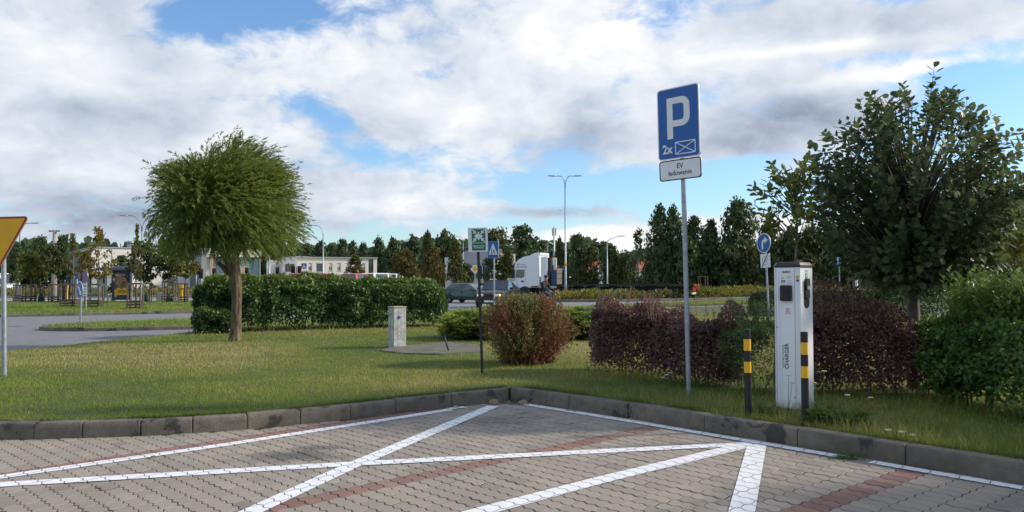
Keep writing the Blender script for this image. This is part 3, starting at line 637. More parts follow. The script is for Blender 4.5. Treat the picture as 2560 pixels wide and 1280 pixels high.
# ------------------------------------------------------------------ clipped hedges and shrubs
def hedge(name, label, p, q, depth, h, n, size, shape, m, stemm, group=None, seed=1, lump=.12, foot=.25, open_=.0, top_up=.3, droop=.35, cmean=.42, sprigs=0, sp_len=.3, endround=.5, cat='hedge', hfun=None, leaf_keep=None, spshape=None, sp_m=None, sp_size=1.0, topc=.25, innerk=.28):
    """a row of shrubs grown together: leaves over a bumpy shell round stems, thinner at the foot"""
    p = Vector((p[0], p[1], .145)); q = Vector((q[0], q[1], .145)); L = (q-p).length
    t = thing(name, label, cat, p, atan2(q.y-p.y, q.x-p.x), group); rng = np.random.default_rng(seed)
    # sample a shell: front/back/top/ends, pushed inwards by a random depth
    areas = np.array([L*h, L*h*.8, L*depth, depth*h, depth*h]); k = rng.choice(5, n, p=areas/areas.sum()); u = rng.random(n); v = rng.random(n)**.85
    x = np.where(k < 3, u*L, np.where(k == 3, 0, L)); y = np.select([k == 0, k == 1, k == 2], [-depth/2+0*u, depth/2+0*u, (v-.5)*depth], (u-.5)*depth); z = np.where(k == 2, h, foot*.3 + v*(h-foot*.3))
    nx = np.select([k == 3, k == 4], [-1., 1.], 0.); ny = np.select([k == 0, k == 1], [-1., 1.], 0.); nz = np.where(k == 2, 1., 0.)
    Nrm = np.stack([nx, ny, nz], 1)
    bump = (vnoise(x*1.3+y*2+40, z*1.6+y*1.1, seed)-.5)*2*lump*1.6 + (vnoise(x*3.7+9, z*3.9+y*3, seed+1)-.5)*2*lump
    inn = -rng.random(n)**2.2*innerk - (rng.random(n) < .18)*rng.random(n)*depth*.42
    # round the top edge and ends
    rr = min(.28, depth*.3); ez = np.clip((z-(h-rr))/rr, 0, 1); ey = np.clip((np.abs(y)-(depth/2-rr))/rr, 0, 1); ex = np.clip((np.abs(x-L/2)-(L/2-endround*depth))/(endround*depth), 0, 1)
    y = y*(1-.16*ez**2)*(1-.42*ex**2); z = z - ey**2*.10*h*ez - ex**2*.10*z; x = L/2+(x-L/2)*(1-.03*ez)
    hk = 1. if hfun is None else hfun(x/L); z = z*hk
    P = np.stack([x, y, z], 1) + Nrm*(bump+inn)[:, None]
    P[:, 2] = np.maximum(P[:, 2], .03)
    keep = rng.random(n) < np.clip(.25 + P[:, 2]/max(foot, .01)*.9 - open_*(vnoise(P[:, 0]*1.9, P[:, 2]*2.2, seed+5) > .55)*(P[:, 2] < h*.55), 0.04, 1)
    if leaf_keep is not None: keep &= leaf_keep(P, rng)
    P, Nn, inn, bb = P[keep], Nrm[keep], inn[keep], bump[keep]; n = len(P)
    A = unit(Nn*.55 + rng.normal(size=(n, 3))*.55 + np.array([0, 0, -droop]) + np.array([0, 0, top_up+droop])*(P[:, 2:3] > h*.86))
    N = unit(Nn*.9 + rng.normal(size=(n, 3))*.45 + UPV*.35)
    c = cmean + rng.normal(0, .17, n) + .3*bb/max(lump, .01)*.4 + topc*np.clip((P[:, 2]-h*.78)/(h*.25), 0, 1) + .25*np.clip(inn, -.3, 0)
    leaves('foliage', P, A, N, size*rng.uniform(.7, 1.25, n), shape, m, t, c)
    st = MB(); rs = random.Random(seed)
    for i in range(int(L*7)):
        x0 = rs.uniform(.1, L-.1); y0 = rs.uniform(-.28, .28)*depth
        limb(st, (x0, y0, -.03), (rs.uniform(-.4, .4), rs.uniform(-.5, .3), 1), h*rs.uniform(.7, .95), rs.uniform(.008, .016), .004, 4, .16, 0, 4, rs)
    tag(st.build('stems', stemm, t), kind='stuff')
    if sprigs:
        PP, AA, SS, CC = [], [], [], []; sb = MB()
        for i in range(sprigs):
            x0 = rs.uniform(.03, .97)*L; y0 = rs.uniform(-.42, .42)*depth; hz = h*(1. if hfun is None else float(hfun(np.array([x0/L]))[0]))*.93; ln = sp_len*rs.uniform(.45, 1.25)
            pth = limb(sb, (x0, y0, hz-.1), (rs.uniform(-.25, .25), rs.uniform(-.25, .25), 1), ln+.1, .004, .0015, 5, .09, 0, 3, rs)
            for kk in range(int(ln/.022)):
                f = .1+.9*kk/max(1, int(ln/.022)); ii = min(4, int(f*5)); pp = pth[ii].lerp(pth[ii+1], f*5-ii) if ii < 5 else pth[-1]; a = kk*2.4
                PP.append(pp); AA.append((cos(a)*.8, sin(a)*.8, .75)); SS.append(size*sp_size*(1.1-.5*f)); CC.append(rs.gauss(cmean+.28, .12))
        AA = np.array(AA); leaves('shoots', np.array([tuple(v) for v in PP]), AA, unit(UPV - AA*.5 + rng.normal(size=AA.shape)*.15), np.array(SS), spshape or shape, sp_m or m, t, np.array(CC))
        tag(sb.build('shoot_stems', stemm, t), kind='stuff')
    return t
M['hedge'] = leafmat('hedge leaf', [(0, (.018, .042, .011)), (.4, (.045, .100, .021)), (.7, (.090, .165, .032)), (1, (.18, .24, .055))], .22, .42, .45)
M['purple'] = leafmat('purple barberry leaf', [(0, (.048, .032, .025)), (.45, (.122, .062, .056)), (.75, (.20, .10, .088)), (1, (.18, .17, .075))], .28, .5, .35)
M['privet'] = leafmat('privet leaf', [(0, (.022, .052, .014)), (.45, (.060, .13, .026)), (.75, (.125, .21, .042)), (1, (.22, .28, .07))], .28, .42, .4)
M['olive'] = leafmat('olive hedge leaf', [(0, (.018, .032, .012)), (.5, (.04, .065, .02)), (1, (.10, .12, .04))], .2, .55, .3)
hedge('clipped_hedge', 'long leafy green hedge behind the willow trunk and the concrete cabinet', (-8.95, 23.0), (-2.35, 26.1), 1.7, 1.45, 62000, .10, 'simple', M['hedge'], M['twig'], seed=3, lump=.11, endround=.22, foot=.5, open_=.55, droop=.45, sprigs=190, sp_len=.12, topc=.42, cmean=.40)
hedge('shrub', 'low leafy bush at the left end foot of the long green hedge', (-8.75, 22.15), (-7.75, 22.3), .8, .62, 4200, .085, 'simple', M['hedge'], M['twig'], seed=9, lump=.12, foot=.1, cat='shrub')
def hp(u): return 1.02-.12*u+.07*np.sin(u*7)
hedge('barberry_hedge', 'dark purple barberry hedge between the rust-coloured bush and the charger, behind the parking sign', (1.42, 13.05), (3.05, 10.75), .95, 1.06, 38000, .042, 'oval', M['purple'], M['twig_pale'], seed=4, lump=.15, foot=.24, open_=.42, innerk=.42, hfun=hp, sprigs=70, sp_len=.30, droop=.1, topc=.25)
def hp2(u): return np.where(u < .55, 1.04, 1.04-.55*np.clip((u-.55)/.3, 0, 1))+.04*np.sin(u*9)
hedge('barberry_hedge', 'dark purple barberry hedge right of the charger, in front of the broad-crowned tree', (3.55, 10.45), (5.55, 9.72), .85, 1.10, 34000, .042, 'oval', M['purple'], M['twig_pale'], seed=5, lump=.16, foot=.28, open_=.55, innerk=.42, hfun=hp2, sprigs=34, sp_len=.26, droop=.1, topc=.25)
hedge('shrub', 'green sprouting shrub squeezed between the purple hedge and the left side of the charger', (2.88, 10.25), (3.42, 9.95), .6, 1.02, 7000, .05, 'narrow', M['privet'], M['twig_pale'], seed=6, lump=.12, foot=.55, open_=.6, sprigs=46, sp_len=.26, cat='shrub', spshape='simple', cmean=.3)
hedge('shrub', 'bright green privet bush with upright leafy shoots at the right edge of the view', (5.0, 9.35), (10.4, 4.6), 1.35, 1.12, 76000, .068, 'simple', M['privet'], M['twig'], seed=7, lump=.16, foot=.4, open_=.35, sprigs=900, sp_len=.46, cat='shrub', cmean=.40, topc=.30, sp_size=1.6, droop=.1)  # run on unseen past the right edge to shade the strip by the charger
# hedges further back at the right
hedge('clipped_hedge', 'low flat-topped clipped hedge behind the charger, beyond the small lawn', (9.6, 32.2), (14.4, 31.0), 1.3, .98, 16000, .075, 'simple', M['olive'], M['twig'], seed=12, lump=.05, foot=.1, topc=.5)
hedge('clipped_hedge', 'tall dark hedge behind the trunk of the broad-crowned tree', (14.2, 30.6), (17.9, 27.6), 1.6, 1.65, 16000, .09, 'simple', M['hedge'], M['twig'], seed=13, lump=.12, foot=.15, cmean=.28)
hedge('clipped_hedge', 'broad flat-topped hedge at the far right behind the privet bush', (15.5, 25.5), (20.5, 22.0), 2.2, 2.0, 16000, .09, 'simple', M['olive'], M['twig'], seed=14, lump=.12, foot=.2, topc=.5)

def bush(name, label, loc, prof, h, n, size, m, shape='simple', up=.9, seed=1, stems=60, cfun=None, spread=.35, cat='shrub'):
    """shrub built of many upright branchlets with leaves set along them; prof(z/h) is its outline radius"""
    t = thing(name, label, cat, loc); rng = np.random.default_rng(seed); nb = n//22
    z1 = rng.random(nb)**.75; r1 = prof(z1); a = rng.uniform(0, 2*pi, nb); rad = r1*np.sqrt(rng.uniform(.15, 1, nb))*(1+.16*np.sin(3*a+seed+z1*4)+rng.normal(0, .13, nb))
    tip = np.stack([np.cos(a)*rad, np.sin(a)*rad, z1*h], 1); dirn = unit(np.stack([np.cos(a)*rad, np.sin(a)*rad, up*h*(.4+z1)], 1)+rng.normal(size=(nb, 3))*.18)
    ln = rng.uniform(.16, .34, nb)*h; s = rng.random((nb, 22)); P = tip[:, None]-dirn[:, None]*(ln[:, None]*s)[:, :, None] + rng.normal(size=(nb, 22, 3))*.016
    P = P.reshape(-1, 3); Dn = np.repeat(dirn, 22, 0); P[:, 2] = np.maximum(P[:, 2], .02)
    A = unit(Dn*.6+rng.normal(size=P.shape)*.6); N = unit(rng.normal(size=P.shape)+UPV*.5)
    c = np.repeat(rng.normal(.5, .16, nb), 22)+rng.normal(0, .1, len(P)); c = cfun(P, c, rng) if cfun else c
    leaves('foliage', P, A, N, size*rng.uniform(.7, 1.3, len(P)), shape, m, t, c)
    b = MB(); rs = random.Random(seed)
    for i in range(stems):
        k = rng.integers(nb); b.tube([(rs.uniform(-.12, .12), rs.uniform(-.12, .12), -.02), tuple(tip[k]*np.array([.45, .45, .45])), tuple(tip[k]*.97)], [.012, .007, .002], 4)
    tag(b.build('stems', M['twig'], t), kind='stuff'); return t
M['rusty'] = leafmat('rust bush leaf', [(0, (.09, .036, .022)), (.28, (.21, .085, .046)), (.48, (.205, .13, .052)), (.7, (.165, .175, .056)), (1, (.25, .26, .085))], .25, .55, .3)
def rc(P, c, rng): return np.clip(.55*c + .50*(vnoise(P[:, 0]*2.6+5, P[:, 2]*2.6, 3)) - .06 + .34*(P[:, 2]/1.2-.5), 0, 1)
bush('barberry_bush', 'rust red and olive feathery bush just right of the green assembly sign', (.25, 13.95, .145), lambda z: np.where(z < .5, .40+.78*z, .79*np.sqrt(np.clip(1-((z-.5)/.56)**2, .03, 1))), 1.22, 52000, .030, M['rusty'], 'oval', 1.0, 6, 90, rc)
M['juniper'] = leafmat('juniper spray', [(0, (.014, .035, .010)), (.4, (.05, .11, .018)), (.65, (.24, .33, .045)), (1, (.46, .50, .08))], .2, .55, .25)
def juniper(label, loc, rx, h, seed):
    t = thing('juniper_shrub', label, 'shrub', loc); rng = np.random.default_rng(seed); nb = 520
    a = rng.uniform(0, 2*pi, nb); r = rx*np.sqrt(rng.uniform(.1, 1, nb)); z = (rng.integers(0, 5, nb)+rng.normal(0, .12, nb))/4.4*h*np.sqrt(np.clip(1-(r/rx)**2*.75, .1, 1))+.08
    L = rng.uniform(.22, .42, nb); dirn = unit(np.stack([np.cos(a), np.sin(a), .28+rng.normal(0, .12, nb)], 1)); m_ = 46
    s = rng.random((nb, m_)); side = unit(np.cross(dirn, UPV)); off = rng.normal(size=(nb, m_))*(.10*(1-s)+.02)
    P = (np.stack([np.cos(a)*r, np.sin(a)*r, z], 1)[:, None]+dirn[:, None]*(L[:, None]*(s-.6))[:, :, None]+side[:, None]*off[:, :, None]+rng.normal(size=(nb, m_, 3))*.014).reshape(-1, 3)
    A = unit(np.repeat(dirn, m_, 0)+np.repeat(side, m_, 0)*np.sign(off.reshape(-1, 1))*.7+rng.normal(size=P.shape)*.3); N = unit(UPV+rng.normal(size=P.shape)*.4)
    c = .02+.80*s.ravel()**1.6+.40*(P[:, 2]/h-.5)+rng.normal(0, .08, len(P)); P[:, 2] = np.maximum(P[:, 2], .02)
    leaves('foliage', P, A, N, rng.uniform(.07, .13, len(P)), 'narrow', M['juniper'], t, c)
    b = MB()
    for k in range(50): b.tube([(0, 0, 0), (cos(a[k])*r[k]*.5, sin(a[k])*r[k]*.5, z[k]*.4), (cos(a[k])*r[k], sin(a[k])*r[k], z[k])], [.02, .012, .004], 4)
    tag(b.build('stems', M['twig'], t), kind='stuff')
juniper('spreading yellow green juniper left of the rust-coloured bush, behind the concrete slab', (-.75, 20.1, .145), 1.02, .70, 21)
juniper('spreading yellow green juniper between the rust-coloured bush and the purple hedge', (1.95, 20.0, .145), 1.0, .76, 22)

# ------------------------------------------------------------------ broad-leaved tree with lobed leaves, and the sapling
M['lobed'] = leafmat('lobed leaf', [(0, (.042, .066, .026)), (.4, (.085, .125, .047)), (.72, (.135, .172, .072)), (.9, (.18, .20, .07)), (1, (.32, .30, .06))], .30, .45, .4)
def single_leaves(parent, P, A, N, size, c, mats, k):
    """the k leaves nearest the camera as objects of their own; returns the mask of the rest"""
    loc = np.array(parent.location); d = np.linalg.norm(P+loc-np.array([0, 0, CAM_H]), axis=1); idx = np.argsort(d)[:k]; ms = []
    t_, f_ = LEAF['lobed']
    for q in (.15, .4, .6, .9):
        me = bpy.data.meshes.new('leaf'); me.from_pydata(t_.tolist(), [], f_.tolist()); a = me.attributes.new('c', 'FLOAT', 'POINT'); a.data.foreach_set('value', np.full(len(t_), q, np.float32)); me.materials.append(mats); ms.append(me)
    A = unit(A); X = unit(np.cross(A, N)); N2 = np.cross(X, A); sz = np.broadcast_to(size, (len(P),))
    for i in idx:
        o = bpy.data.objects.new('leaf', ms[int(np.clip((c[i]-.05)/.24, 0, 3))]); link(o, parent)
        m4 = Matrix.Identity(4)
        for r_ in range(3): m4[r_][0] = X[i, r_]; m4[r_][1] = A[i, r_]; m4[r_][2] = N2[i, r_]; m4[r_][3] = P[i, r_]
        o.matrix_local = m4 @ Matrix.Scale(float(sz[i]), 4)
    k_ = np.ones(len(P), bool); k_[idx] = False; return k_
def broad(loc):
    t = thing('broadleaf_tree', 'broad round-crowned tree with dark lobed leaves and a smooth grey trunk at the right', 'tree', loc); rs = random.Random(8); rng = np.random.default_rng(8)
    b = MB(); b.tube([(0, 0, -.05), (.0, 0, .4), (.02, 0, 1.0), (.0, 0, 1.6), (-.02, 0, 2.3)], [.085, .075, .070, .066, .05], 14)
    tips = []
    # outline of the crown seen from the lot: half width by height above the ground
    zz = np.array([1.30, 1.5, 1.8, 2.2, 2.6, 2.95, 3.3, 3.65, 3.95]); ww = np.array([.35, .85, 1.16, 1.40, 1.52, 1.48, 1.28, .95, .45])
    n_b = 560
    for i in range(n_b):
        z = rs.choice((rs.uniform(1.35, 3.92), rs.uniform(1.4, 3.2))); a = rs.uniform(0, 2*pi); f = rs.uniform(.10, 1)**.42; r_ = float(np.interp(z, zz, ww))*f*(1+.10*sin(3*a+z*2))
        tips.append((cos(a)*r_+.02, sin(a)*r_, z, f))
    for x, y, z, f in tips:
        z0 = min(2.2, max(1.35, z-.25-.55*sqrt(x*x+y*y))); m_ = Vector((x*.45, y*.45, (z0+z)/2+.08)); b.tube([(x*.02, y*.02, z0), tuple(m_), (x*.8, y*.8, z-.08), (x, y, z)], [.020, .012, .006, .003], 4)
    P, A, N, C = [], [], [], []
    def spray(x, y, z, d, L, k, cb):
        d = Vector(d).normalized()
        for q in range(k):
            s_ = q/(k-1) if k > 1 else 1; p = Vector((x, y, z)) - d*L*(1-s_); a_ = q*2.4+rs.uniform(-.4, .4); side = d.cross(Vector((cos(a_), sin(a_), .3))).normalized()
            ax = (d*(.35+.5*s_)+side*.9+Vector((0, 0, -.12+.15*s_))).normalized(); P.append(tuple(p+side*.02)); A.append(tuple(ax)); n_ = (Vector((0, 0, 1))+d*.6+Vector((rs.gauss(0, .35), rs.gauss(0, .35), 0))); N.append(tuple(n_)); C.append(cb+rs.gauss(0, .13))
    for x, y, z, f in tips:
        o_ = Vector((x, y, (z-2.2)*.9)); d = o_.normalized()+Vector((0, 0, .45))
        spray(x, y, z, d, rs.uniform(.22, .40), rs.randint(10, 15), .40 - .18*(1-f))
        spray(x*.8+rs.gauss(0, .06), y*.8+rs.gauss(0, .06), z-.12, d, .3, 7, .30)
    for (x, y, z) in ((.30, -.1, 4.26), (.25, -.1, 4.0), (.5, .1, 3.92), (.62, -.1, 3.9), (-.05, 0, 3.98), (-.18, -.2, 3.98), (.05, .2, 3.92), (-.45, 0, 3.92), (-.6, .1, 3.84), (-.85, -.1, 3.52), (-1.05, 0, 3.36), (-1.3, -.2, 3.12), (-1.52, -.1, 2.92), (-1.70, 0, 2.70), (.92, 0, 3.7), (1.15, .1, 3.32), (1.4, .0, 3.05), (1.62, -.1, 2.78), (.78, 0, 3.84), (1.6, .1, 2.4)):
        o_ = Vector((x, y, z-3.3)); d = (Vector((x*.25, y, .9)) if z > 3.6 else Vector((x, y, .55))); b.tube([tuple(Vector((x, y, z))-d.normalized()*.6), (x, y, z)], [.006, .003], 4); spray(x, y, z, d, .34, 11, .36); spray(x-.02, y, z-.32, d, .3, 7, .3)
    b.build('trunk', M['bark2'], t, True)
    P, A, N, C = map(np.array, (P, A, N, C)); C = np.where(rng.random(len(C)) < .012, .98, C); C = C + .22*np.clip((P[:, 0]-.7)/.9, 0, 1)*(rng.random(len(C)) < .5)  # sunlit right side painted in: about half the leaves there get a lighter tone
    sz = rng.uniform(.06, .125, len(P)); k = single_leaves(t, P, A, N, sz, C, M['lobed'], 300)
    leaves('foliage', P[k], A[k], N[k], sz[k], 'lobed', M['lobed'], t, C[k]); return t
bt = broad((5.27, 10.55, .145))
shade_tree = bt.copy(); COL.objects.link(shade_tree); shade_tree.location = (9.4, 6.15, .145); shade_tree.rotation_euler = (0, 0, 2.1); shade_tree['label'] = 'added broad round-crowned tree beyond the right edge, shading the strip by the charger'  # unseen tree, added so that the strip by the charger falls in shade
for q in bt.children:
    if q.type == 'MESH' and not q.name.startswith('leaf'): d_ = q.copy(); COL.objects.link(d_); d_.parent = shade_tree
M['sapling'] = leafmat('sapling leaf', [(0, (.07, .10, .02)), (.5, (.15, .19, .032)), (.8, (.24, .26, .045)), (1, (.40, .34, .06))], .35, .45, .35)
def sapling(loc):
    t = thing('sapling', 'slim young tree with a small yellow green leafy head rising behind the charger', 'tree', loc); rs = random.Random(5); b = MB()
    b.tube([(0, 0, -.05), (.015, 0, .8), (.0, 0, 1.5), (.03, 0, 2.1), (.02, 0, 2.45)], [.024, .022, .019, .015, .008], 8); P, A, N, C = [], [], [], []
    for i in range(33):
        z = rs.uniform(2.1, 2.98); a = rs.uniform(0, 2*pi); r_ = rs.uniform(.12, .46)*(1-.25*abs(z-2.5)); x, y = cos(a)*r_-.16, sin(a)*r_*.8-.15
        b.tube([(.02, 0, max(1.85, z-.35)), (x*.6, y*.6, z-.08), (x, y, z)], [.007, .005, .002], 4); d = Vector((x+.1, y, .35)).normalized()
        for q in range(9):
            s_ = q/8; p = Vector((x, y, z))-d*.24*(1-s_); a_ = q*2.4; side = d.cross(Vector((cos(a_), sin(a_), .3))).normalized()
            P.append(tuple(p)); A.append(tuple(d*(.4+.5*s_)+side*.9)); N.append((rs.gauss(0, .4), rs.gauss(0, .4), 1)); C.append(rs.gauss(.42, .17))
    for z in (1.2, 1.62, 1.66, 1.9):
        a = rs.uniform(0, 6); P.append((.02, 0, z)); A.append((cos(a), sin(a), .4)); N.append((0, -.4, 1)); C.append(.9)
    b.build('trunk', M['bark2'], t, True); P, A, N, C = map(np.array, (P, A, N, C)); single_leaves(t, P, A, N, np.full(len(P), .095), C, M['sapling'], len(P))
sapling((3.52, 9.95, .145))

# ------------------------------------------------------------------ trees further off
M['l_dark'] = leafmat('dark far leaf', [(0, (.030, .050, .018)), (.5, (.068, .102, .034)), (1, (.135, .165, .058))], .2, .6, .25)
M['l_pine'] = leafmat('pine wood leaf', [(0, (.030, .056, .027)), (.5, (.068, .110, .048)), (1, (.135, .175, .078))], .2, .6, .25)
M['l_olive'] = leafmat('olive far leaf', [(0, (.030, .040, .012)), (.5, (.068, .082, .022)), (1, (.15, .14, .040))], .25, .6, .25)
M['l_brown'] = leafmat('autumn far leaf', [(0, (.045, .045, .014)), (.5, (.11, .098, .026)), (1, (.19, .15, .035))], .3, .6, .25)
M['l_yellow'] = leafmat('yellow green far leaf', [(0, (.06, .07, .014)), (.5, (.14, .15, .025)), (1, (.26, .23, .04))], .3, .6, .25)
M['l_gold'] = leafmat('golden far leaf', [(0, (.08, .065, .014)), (.5, (.20, .155, .028)), (1, (.32, .24, .045))], .3, .6, .25)
def crown_mesh(kind, seed, nleaf, lsz):
    """unit crown: width 1, height 1 from z 0; leaf size in the same units for a crown hgt/wid = asp"""
    rng = np.random.default_rng(seed); nc = nleaf//16
    prof = dict(round=lambda z: .5*np.sqrt(np.clip(1-(2*z-1)**2, 0, 1))**.8, cone=lambda z: .5*np.clip(1.06-z, 0, 1)**.75*np.clip(z*9, .35, 1), column=lambda z: .5*np.clip(np.sin(np.pi*np.clip(z*.88+.08, 0, 1)), 0, 1)**.55,
                birch=lambda z: .5*np.clip(np.sin(np.pi*np.clip(.22+z*.76, 0, 1)), 0, 1)**.85, dome=lambda z: .5*np.clip(1-z**2.4, 0, 1)**.6*np.clip(z*6, .5, 1), sparse=lambda z: .5*np.where(z < .62, np.sqrt(np.clip(1-((z-.31)/.34)**2, 0, 1)), .11))[kind]
    z = rng.random(nc)**(.9 if kind != 'sparse' else 1.3); a = rng.uniform(0, 2*pi, nc); f = np.sqrt(rng.uniform(.05, 1, nc)); lump = 1+.16*np.sin(2.3*a+seed+z*7)+.12*np.sin(5*a+z*13+seed)+rng.normal(0, .08, nc)
    r = prof(z)*f*lump; C = np.stack([np.cos(a)*r, np.sin(a)*r, z], 1); cs = .055
    off = rng.normal(size=(nc, 16, 3))*np.array([cs, cs, cs*.55 if kind != 'birch' else cs*.9]); 
    if kind == 'birch': off[:, :, 2] -= np.abs(off[:, :, 2])*.5
    P = (C[:, None]+off).reshape(-1, 3); o = np.repeat(unit(C-np.array([0, 0, .45])), 16, 0)
    A = unit(o*.5+rng.normal(size=P.shape)*.7+UPV*(.25 if kind in ('cone', 'column') else -.5 if kind == 'birch' else 0)); N = unit(o+rng.normal(size=P.shape)*.5+UPV*.4)
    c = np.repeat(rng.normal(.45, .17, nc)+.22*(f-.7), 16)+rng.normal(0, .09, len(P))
    V, F = leaf_arrays(P, A, N, lsz*rng.uniform(.7, 1.3, len(P)), 'clump'); me_o = npmesh('crown_source', V.reshape(-1, 3), F, M['l_dark'], None, np.repeat(np.clip(c, 0, 1), V.shape[1])); me = me_o.data; bpy.data.objects.remove(me_o); return me
CRN = {}
def crown(kind, m, v):
    key = (kind, m, v)
    if key not in CRN:
        nl, ls = dict(round=(2000, .062), cone=(2300, .052), column=(3000, .05), birch=(3800, .042), dome=(2400, .055), sparse=(800, .05))[kind]
        me = crown_mesh(kind, sum(map(ord, kind)) % 7 + v*13 + len(kind), nl, ls); me.materials.clear(); me.materials.append(M[m]); CRN[key] = me
    return CRN[key]
tree_n = [0]
def tree(kind, m, x0, x1, yt, yb, Y, label, group=None, name='young_tree', ground=.1, tw=None, trunk=True, leader=0):
    """a tree at distance Y whose crown fills the given outline of the photograph"""
    tree_n[0] += 1; v = tree_n[0] % 3; xc = (x0+x1)/2; a = at(xc, yt, Y); bz = at(xc, yb, Y).z; wd = (x1-x0)/2000*Y*(1.5 if kind == 'birch' else 1.12); loc = (a.x, Y, ground)
    t = thing(name, label, 'tree', loc, 0, group); rs = random.Random(tree_n[0])
    o = bpy.data.objects.new('crown', crown(kind, m, v)); link(o, t); o['kind'] = 'stuff'; ht = (a.z-bz); o.scale = (wd, wd, ht); o.location = (0, 0, bz-ground); o.rotation_euler = (0, 0, rs.uniform(0, 6.28))
    tw = tw or max(.05, ht*.016); H = bz-ground+ht*.75; b = MB(); b.tube([(0, 0, -.1), (rs.uniform(-.05, .05), 0, H*.4), (rs.uniform(-.06, .06), 0, H)], [tw, tw*.8, tw*.25], 7)
    for k in range(7):
        an = rs.uniform(0, 6.28); z = bz-ground+ht*rs.uniform(.02, .5); b.tube([(0, 0, z), (cos(an)*wd*.25, sin(an)*wd*.25, z+ht*.14), (cos(an)*wd*.38, sin(an)*wd*.38, z+ht*.24)], [tw*.45, tw*.25, tw*.1], 5)
    if leader: b.tube([(0, 0, H*.9), (.05, 0, H+leader)], [tw*.3, .008], 5)
    b.build('trunk', M['bark2'], t, True); return t
# young staked trees round the bus stop, left to right
tree('column', 'l_dark', 24, 60, 612, 706, 62, 'dark narrow young tree nearest the yellow give-way sign, over the white van', tw=.06)
tree('round', 'l_yellow', 53, 102, 632, 694, 60, 'yellow green round young tree between the two dark narrow trees at the far left', tw=.05)
tree('column', 'l_dark', 83, 122, 596, 703, 61, 'tall dark narrow young tree left of the concrete utility pole', tw=.07)
tree('round', 'l_olive', 115, 152, 612, 682, 57, 'olive young tree standing in front of the concrete utility pole', tw=.045)
tree('column', 'l_dark', 140, 178, 592, 702, 60, 'tall dark narrow young tree right of the concrete utility pole', tw=.07, leader=.4)
tree('sparse', 'l_brown', 160, 206, 588, 690, 47, 'thin brownish young tree behind the round no-stopping sign', tw=.05, leader=.3)
tree('round', 'l_brown', 200, 228, 628, 684, 56, 'small bronze young tree against the corner of the pale warehouse', tw=.045)
tree('sparse', 'l_gold', 208, 288, 572, 690, 46, 'golden leaved young tree with a tall tufted leader in front of the bus shelter', tw=.055)
tree('sparse', 'l_brown', 326, 358, 566, 690, 43.2, 'almost leafless young tree in the nearest wooden guard, right of the bus shelter', tw=.05, leader=.8)
tree('round', 'l_dark', 328, 392, 604, 704, 57, 'dense dark young tree just right of the bus stop sign', tw=.07)
tree('dome', 'l_dark', 285, 325, 640, 676, 75, 'low dark tree behind the roof of the bus shelter', tw=.07)
tree('dome', 'l_olive', 394, 448, 606, 696, 57, 'open-branched olive young tree beside the concrete litter bin', tw=.06)
tree('round', 'l_yellow', 438, 488, 622, 694, 55, 'light green young tree at the left end of the long hedge', tw=.05)
# the wood behind the low buildings
G1 = 'pines of the wood behind the low white building'
for x0, x1, yt in ((640, 690, 600), (672, 722, 606), (706, 752, 596), (742, 790, 612), (776, 830, 606), (812, 850, 614), (830, 884, 602), (860, 905, 606), (884, 930, 612), (560, 610, 622), (600, 650, 616)):
    tree('cone' if (x0//2) % 3 else 'dome', 'l_pine', x0, x1, yt+2, 706, 175+(x0*7) % 22, 'dark pine of the wood behind the low white building', G1, 'pine_tree', .0)
G2 = 'tall trees of the wood right of the low white building'
for k_, m_, x0, x1, yt in (('cone', 'l_pine', 918, 975, 602), ('dome', 'l_pine', 962, 1000, 600), ('dome', 'l_pine', 1006, 1056, 594), ('dome', 'l_pine', 1046, 1092, 590), ('round', 'l_dark', 1084, 1142, 584), ('dome', 'l_olive', 1056, 1084, 586), ('round', 'l_pine', 1100, 1146, 606), ('round', 'l_pine', 985, 1030, 612)):
    tree(k_, m_, x0, x1, yt, 712, 165+(x0*5) % 16, 'tall dark tree of the wood right of the low white building', G2, 'woodland_tree', .0)
tree('dome', 'l_brown', 868, 908, 640, 704, 95, 'bronze street tree in front of the right half of the low white building', name='street_tree')
tree('dome', 'l_brown', 972, 1046, 628, 712, 92, 'broad bronze street tree just right of the low white building', name='street_tree')
tree('dome', 'l_brown', 1056, 1112, 622, 712, 90, 'bronze street tree with a pointed top left of the green hatchback', name='street_tree')
tree('cone', 'l_olive', 1112, 1166, 606, 716, 82, 'dark pointed street tree above the roof of the green hatchback', name='street_tree')
tree('round', 'l_olive', 1146, 1186, 660, 718, 84, 'small bronze street tree behind the post of the green assembly sign', name='street_tree')
tree('round', 'l_dark', 1206, 1272, 640, 722, 80, 'dense dark street tree behind the pedestrian crossing sign', name='street_tree')
tree('cone', 'l_olive', 1246, 1296, 632, 722, 79, 'olive pointed street tree just left of the white lorry cab', name='street_tree')
tree('round', 'l_olive', 1212, 1270, 572, 660, 150, 'rounded olive tree above the roof of the grey hall', name='woodland_tree', ground=0.)
tree('dome', 'l_pine', 1262, 1350, 570, 690, 140, 'broad tall tree behind the white lorry cab', name='woodland_tree', ground=0.)
tree('dome', 'l_dark', 1336, 1372, 606, 690, 150, 'dark tree left of the telephone mast', name='woodland_tree', ground=0.)
tree('dome', 'l_olive', 1384, 1416, 602, 712, 96, 'olive street tree between the lorry cab and the tall lamp post', name='street_tree')
tree('dome', 'l_dark', 1414, 1474, 592, 716, 95, 'full dark street tree just right of the tall lamp post', name='street_tree')
tree('round', 'l_olive', 1456, 1500, 622, 718, 94, 'olive street tree left of the first red tiled roof', name='street_tree')
tree('round', 'l_pine', 1474, 1502, 606, 660, 170, 'far dark tree left of the bent street lamp', name='woodland_tree', ground=0.)
tree('round', 'l_pine', 1496, 1520, 606, 660, 170, 'far dark tree behind the bent street lamp', name='woodland_tree', ground=0.)
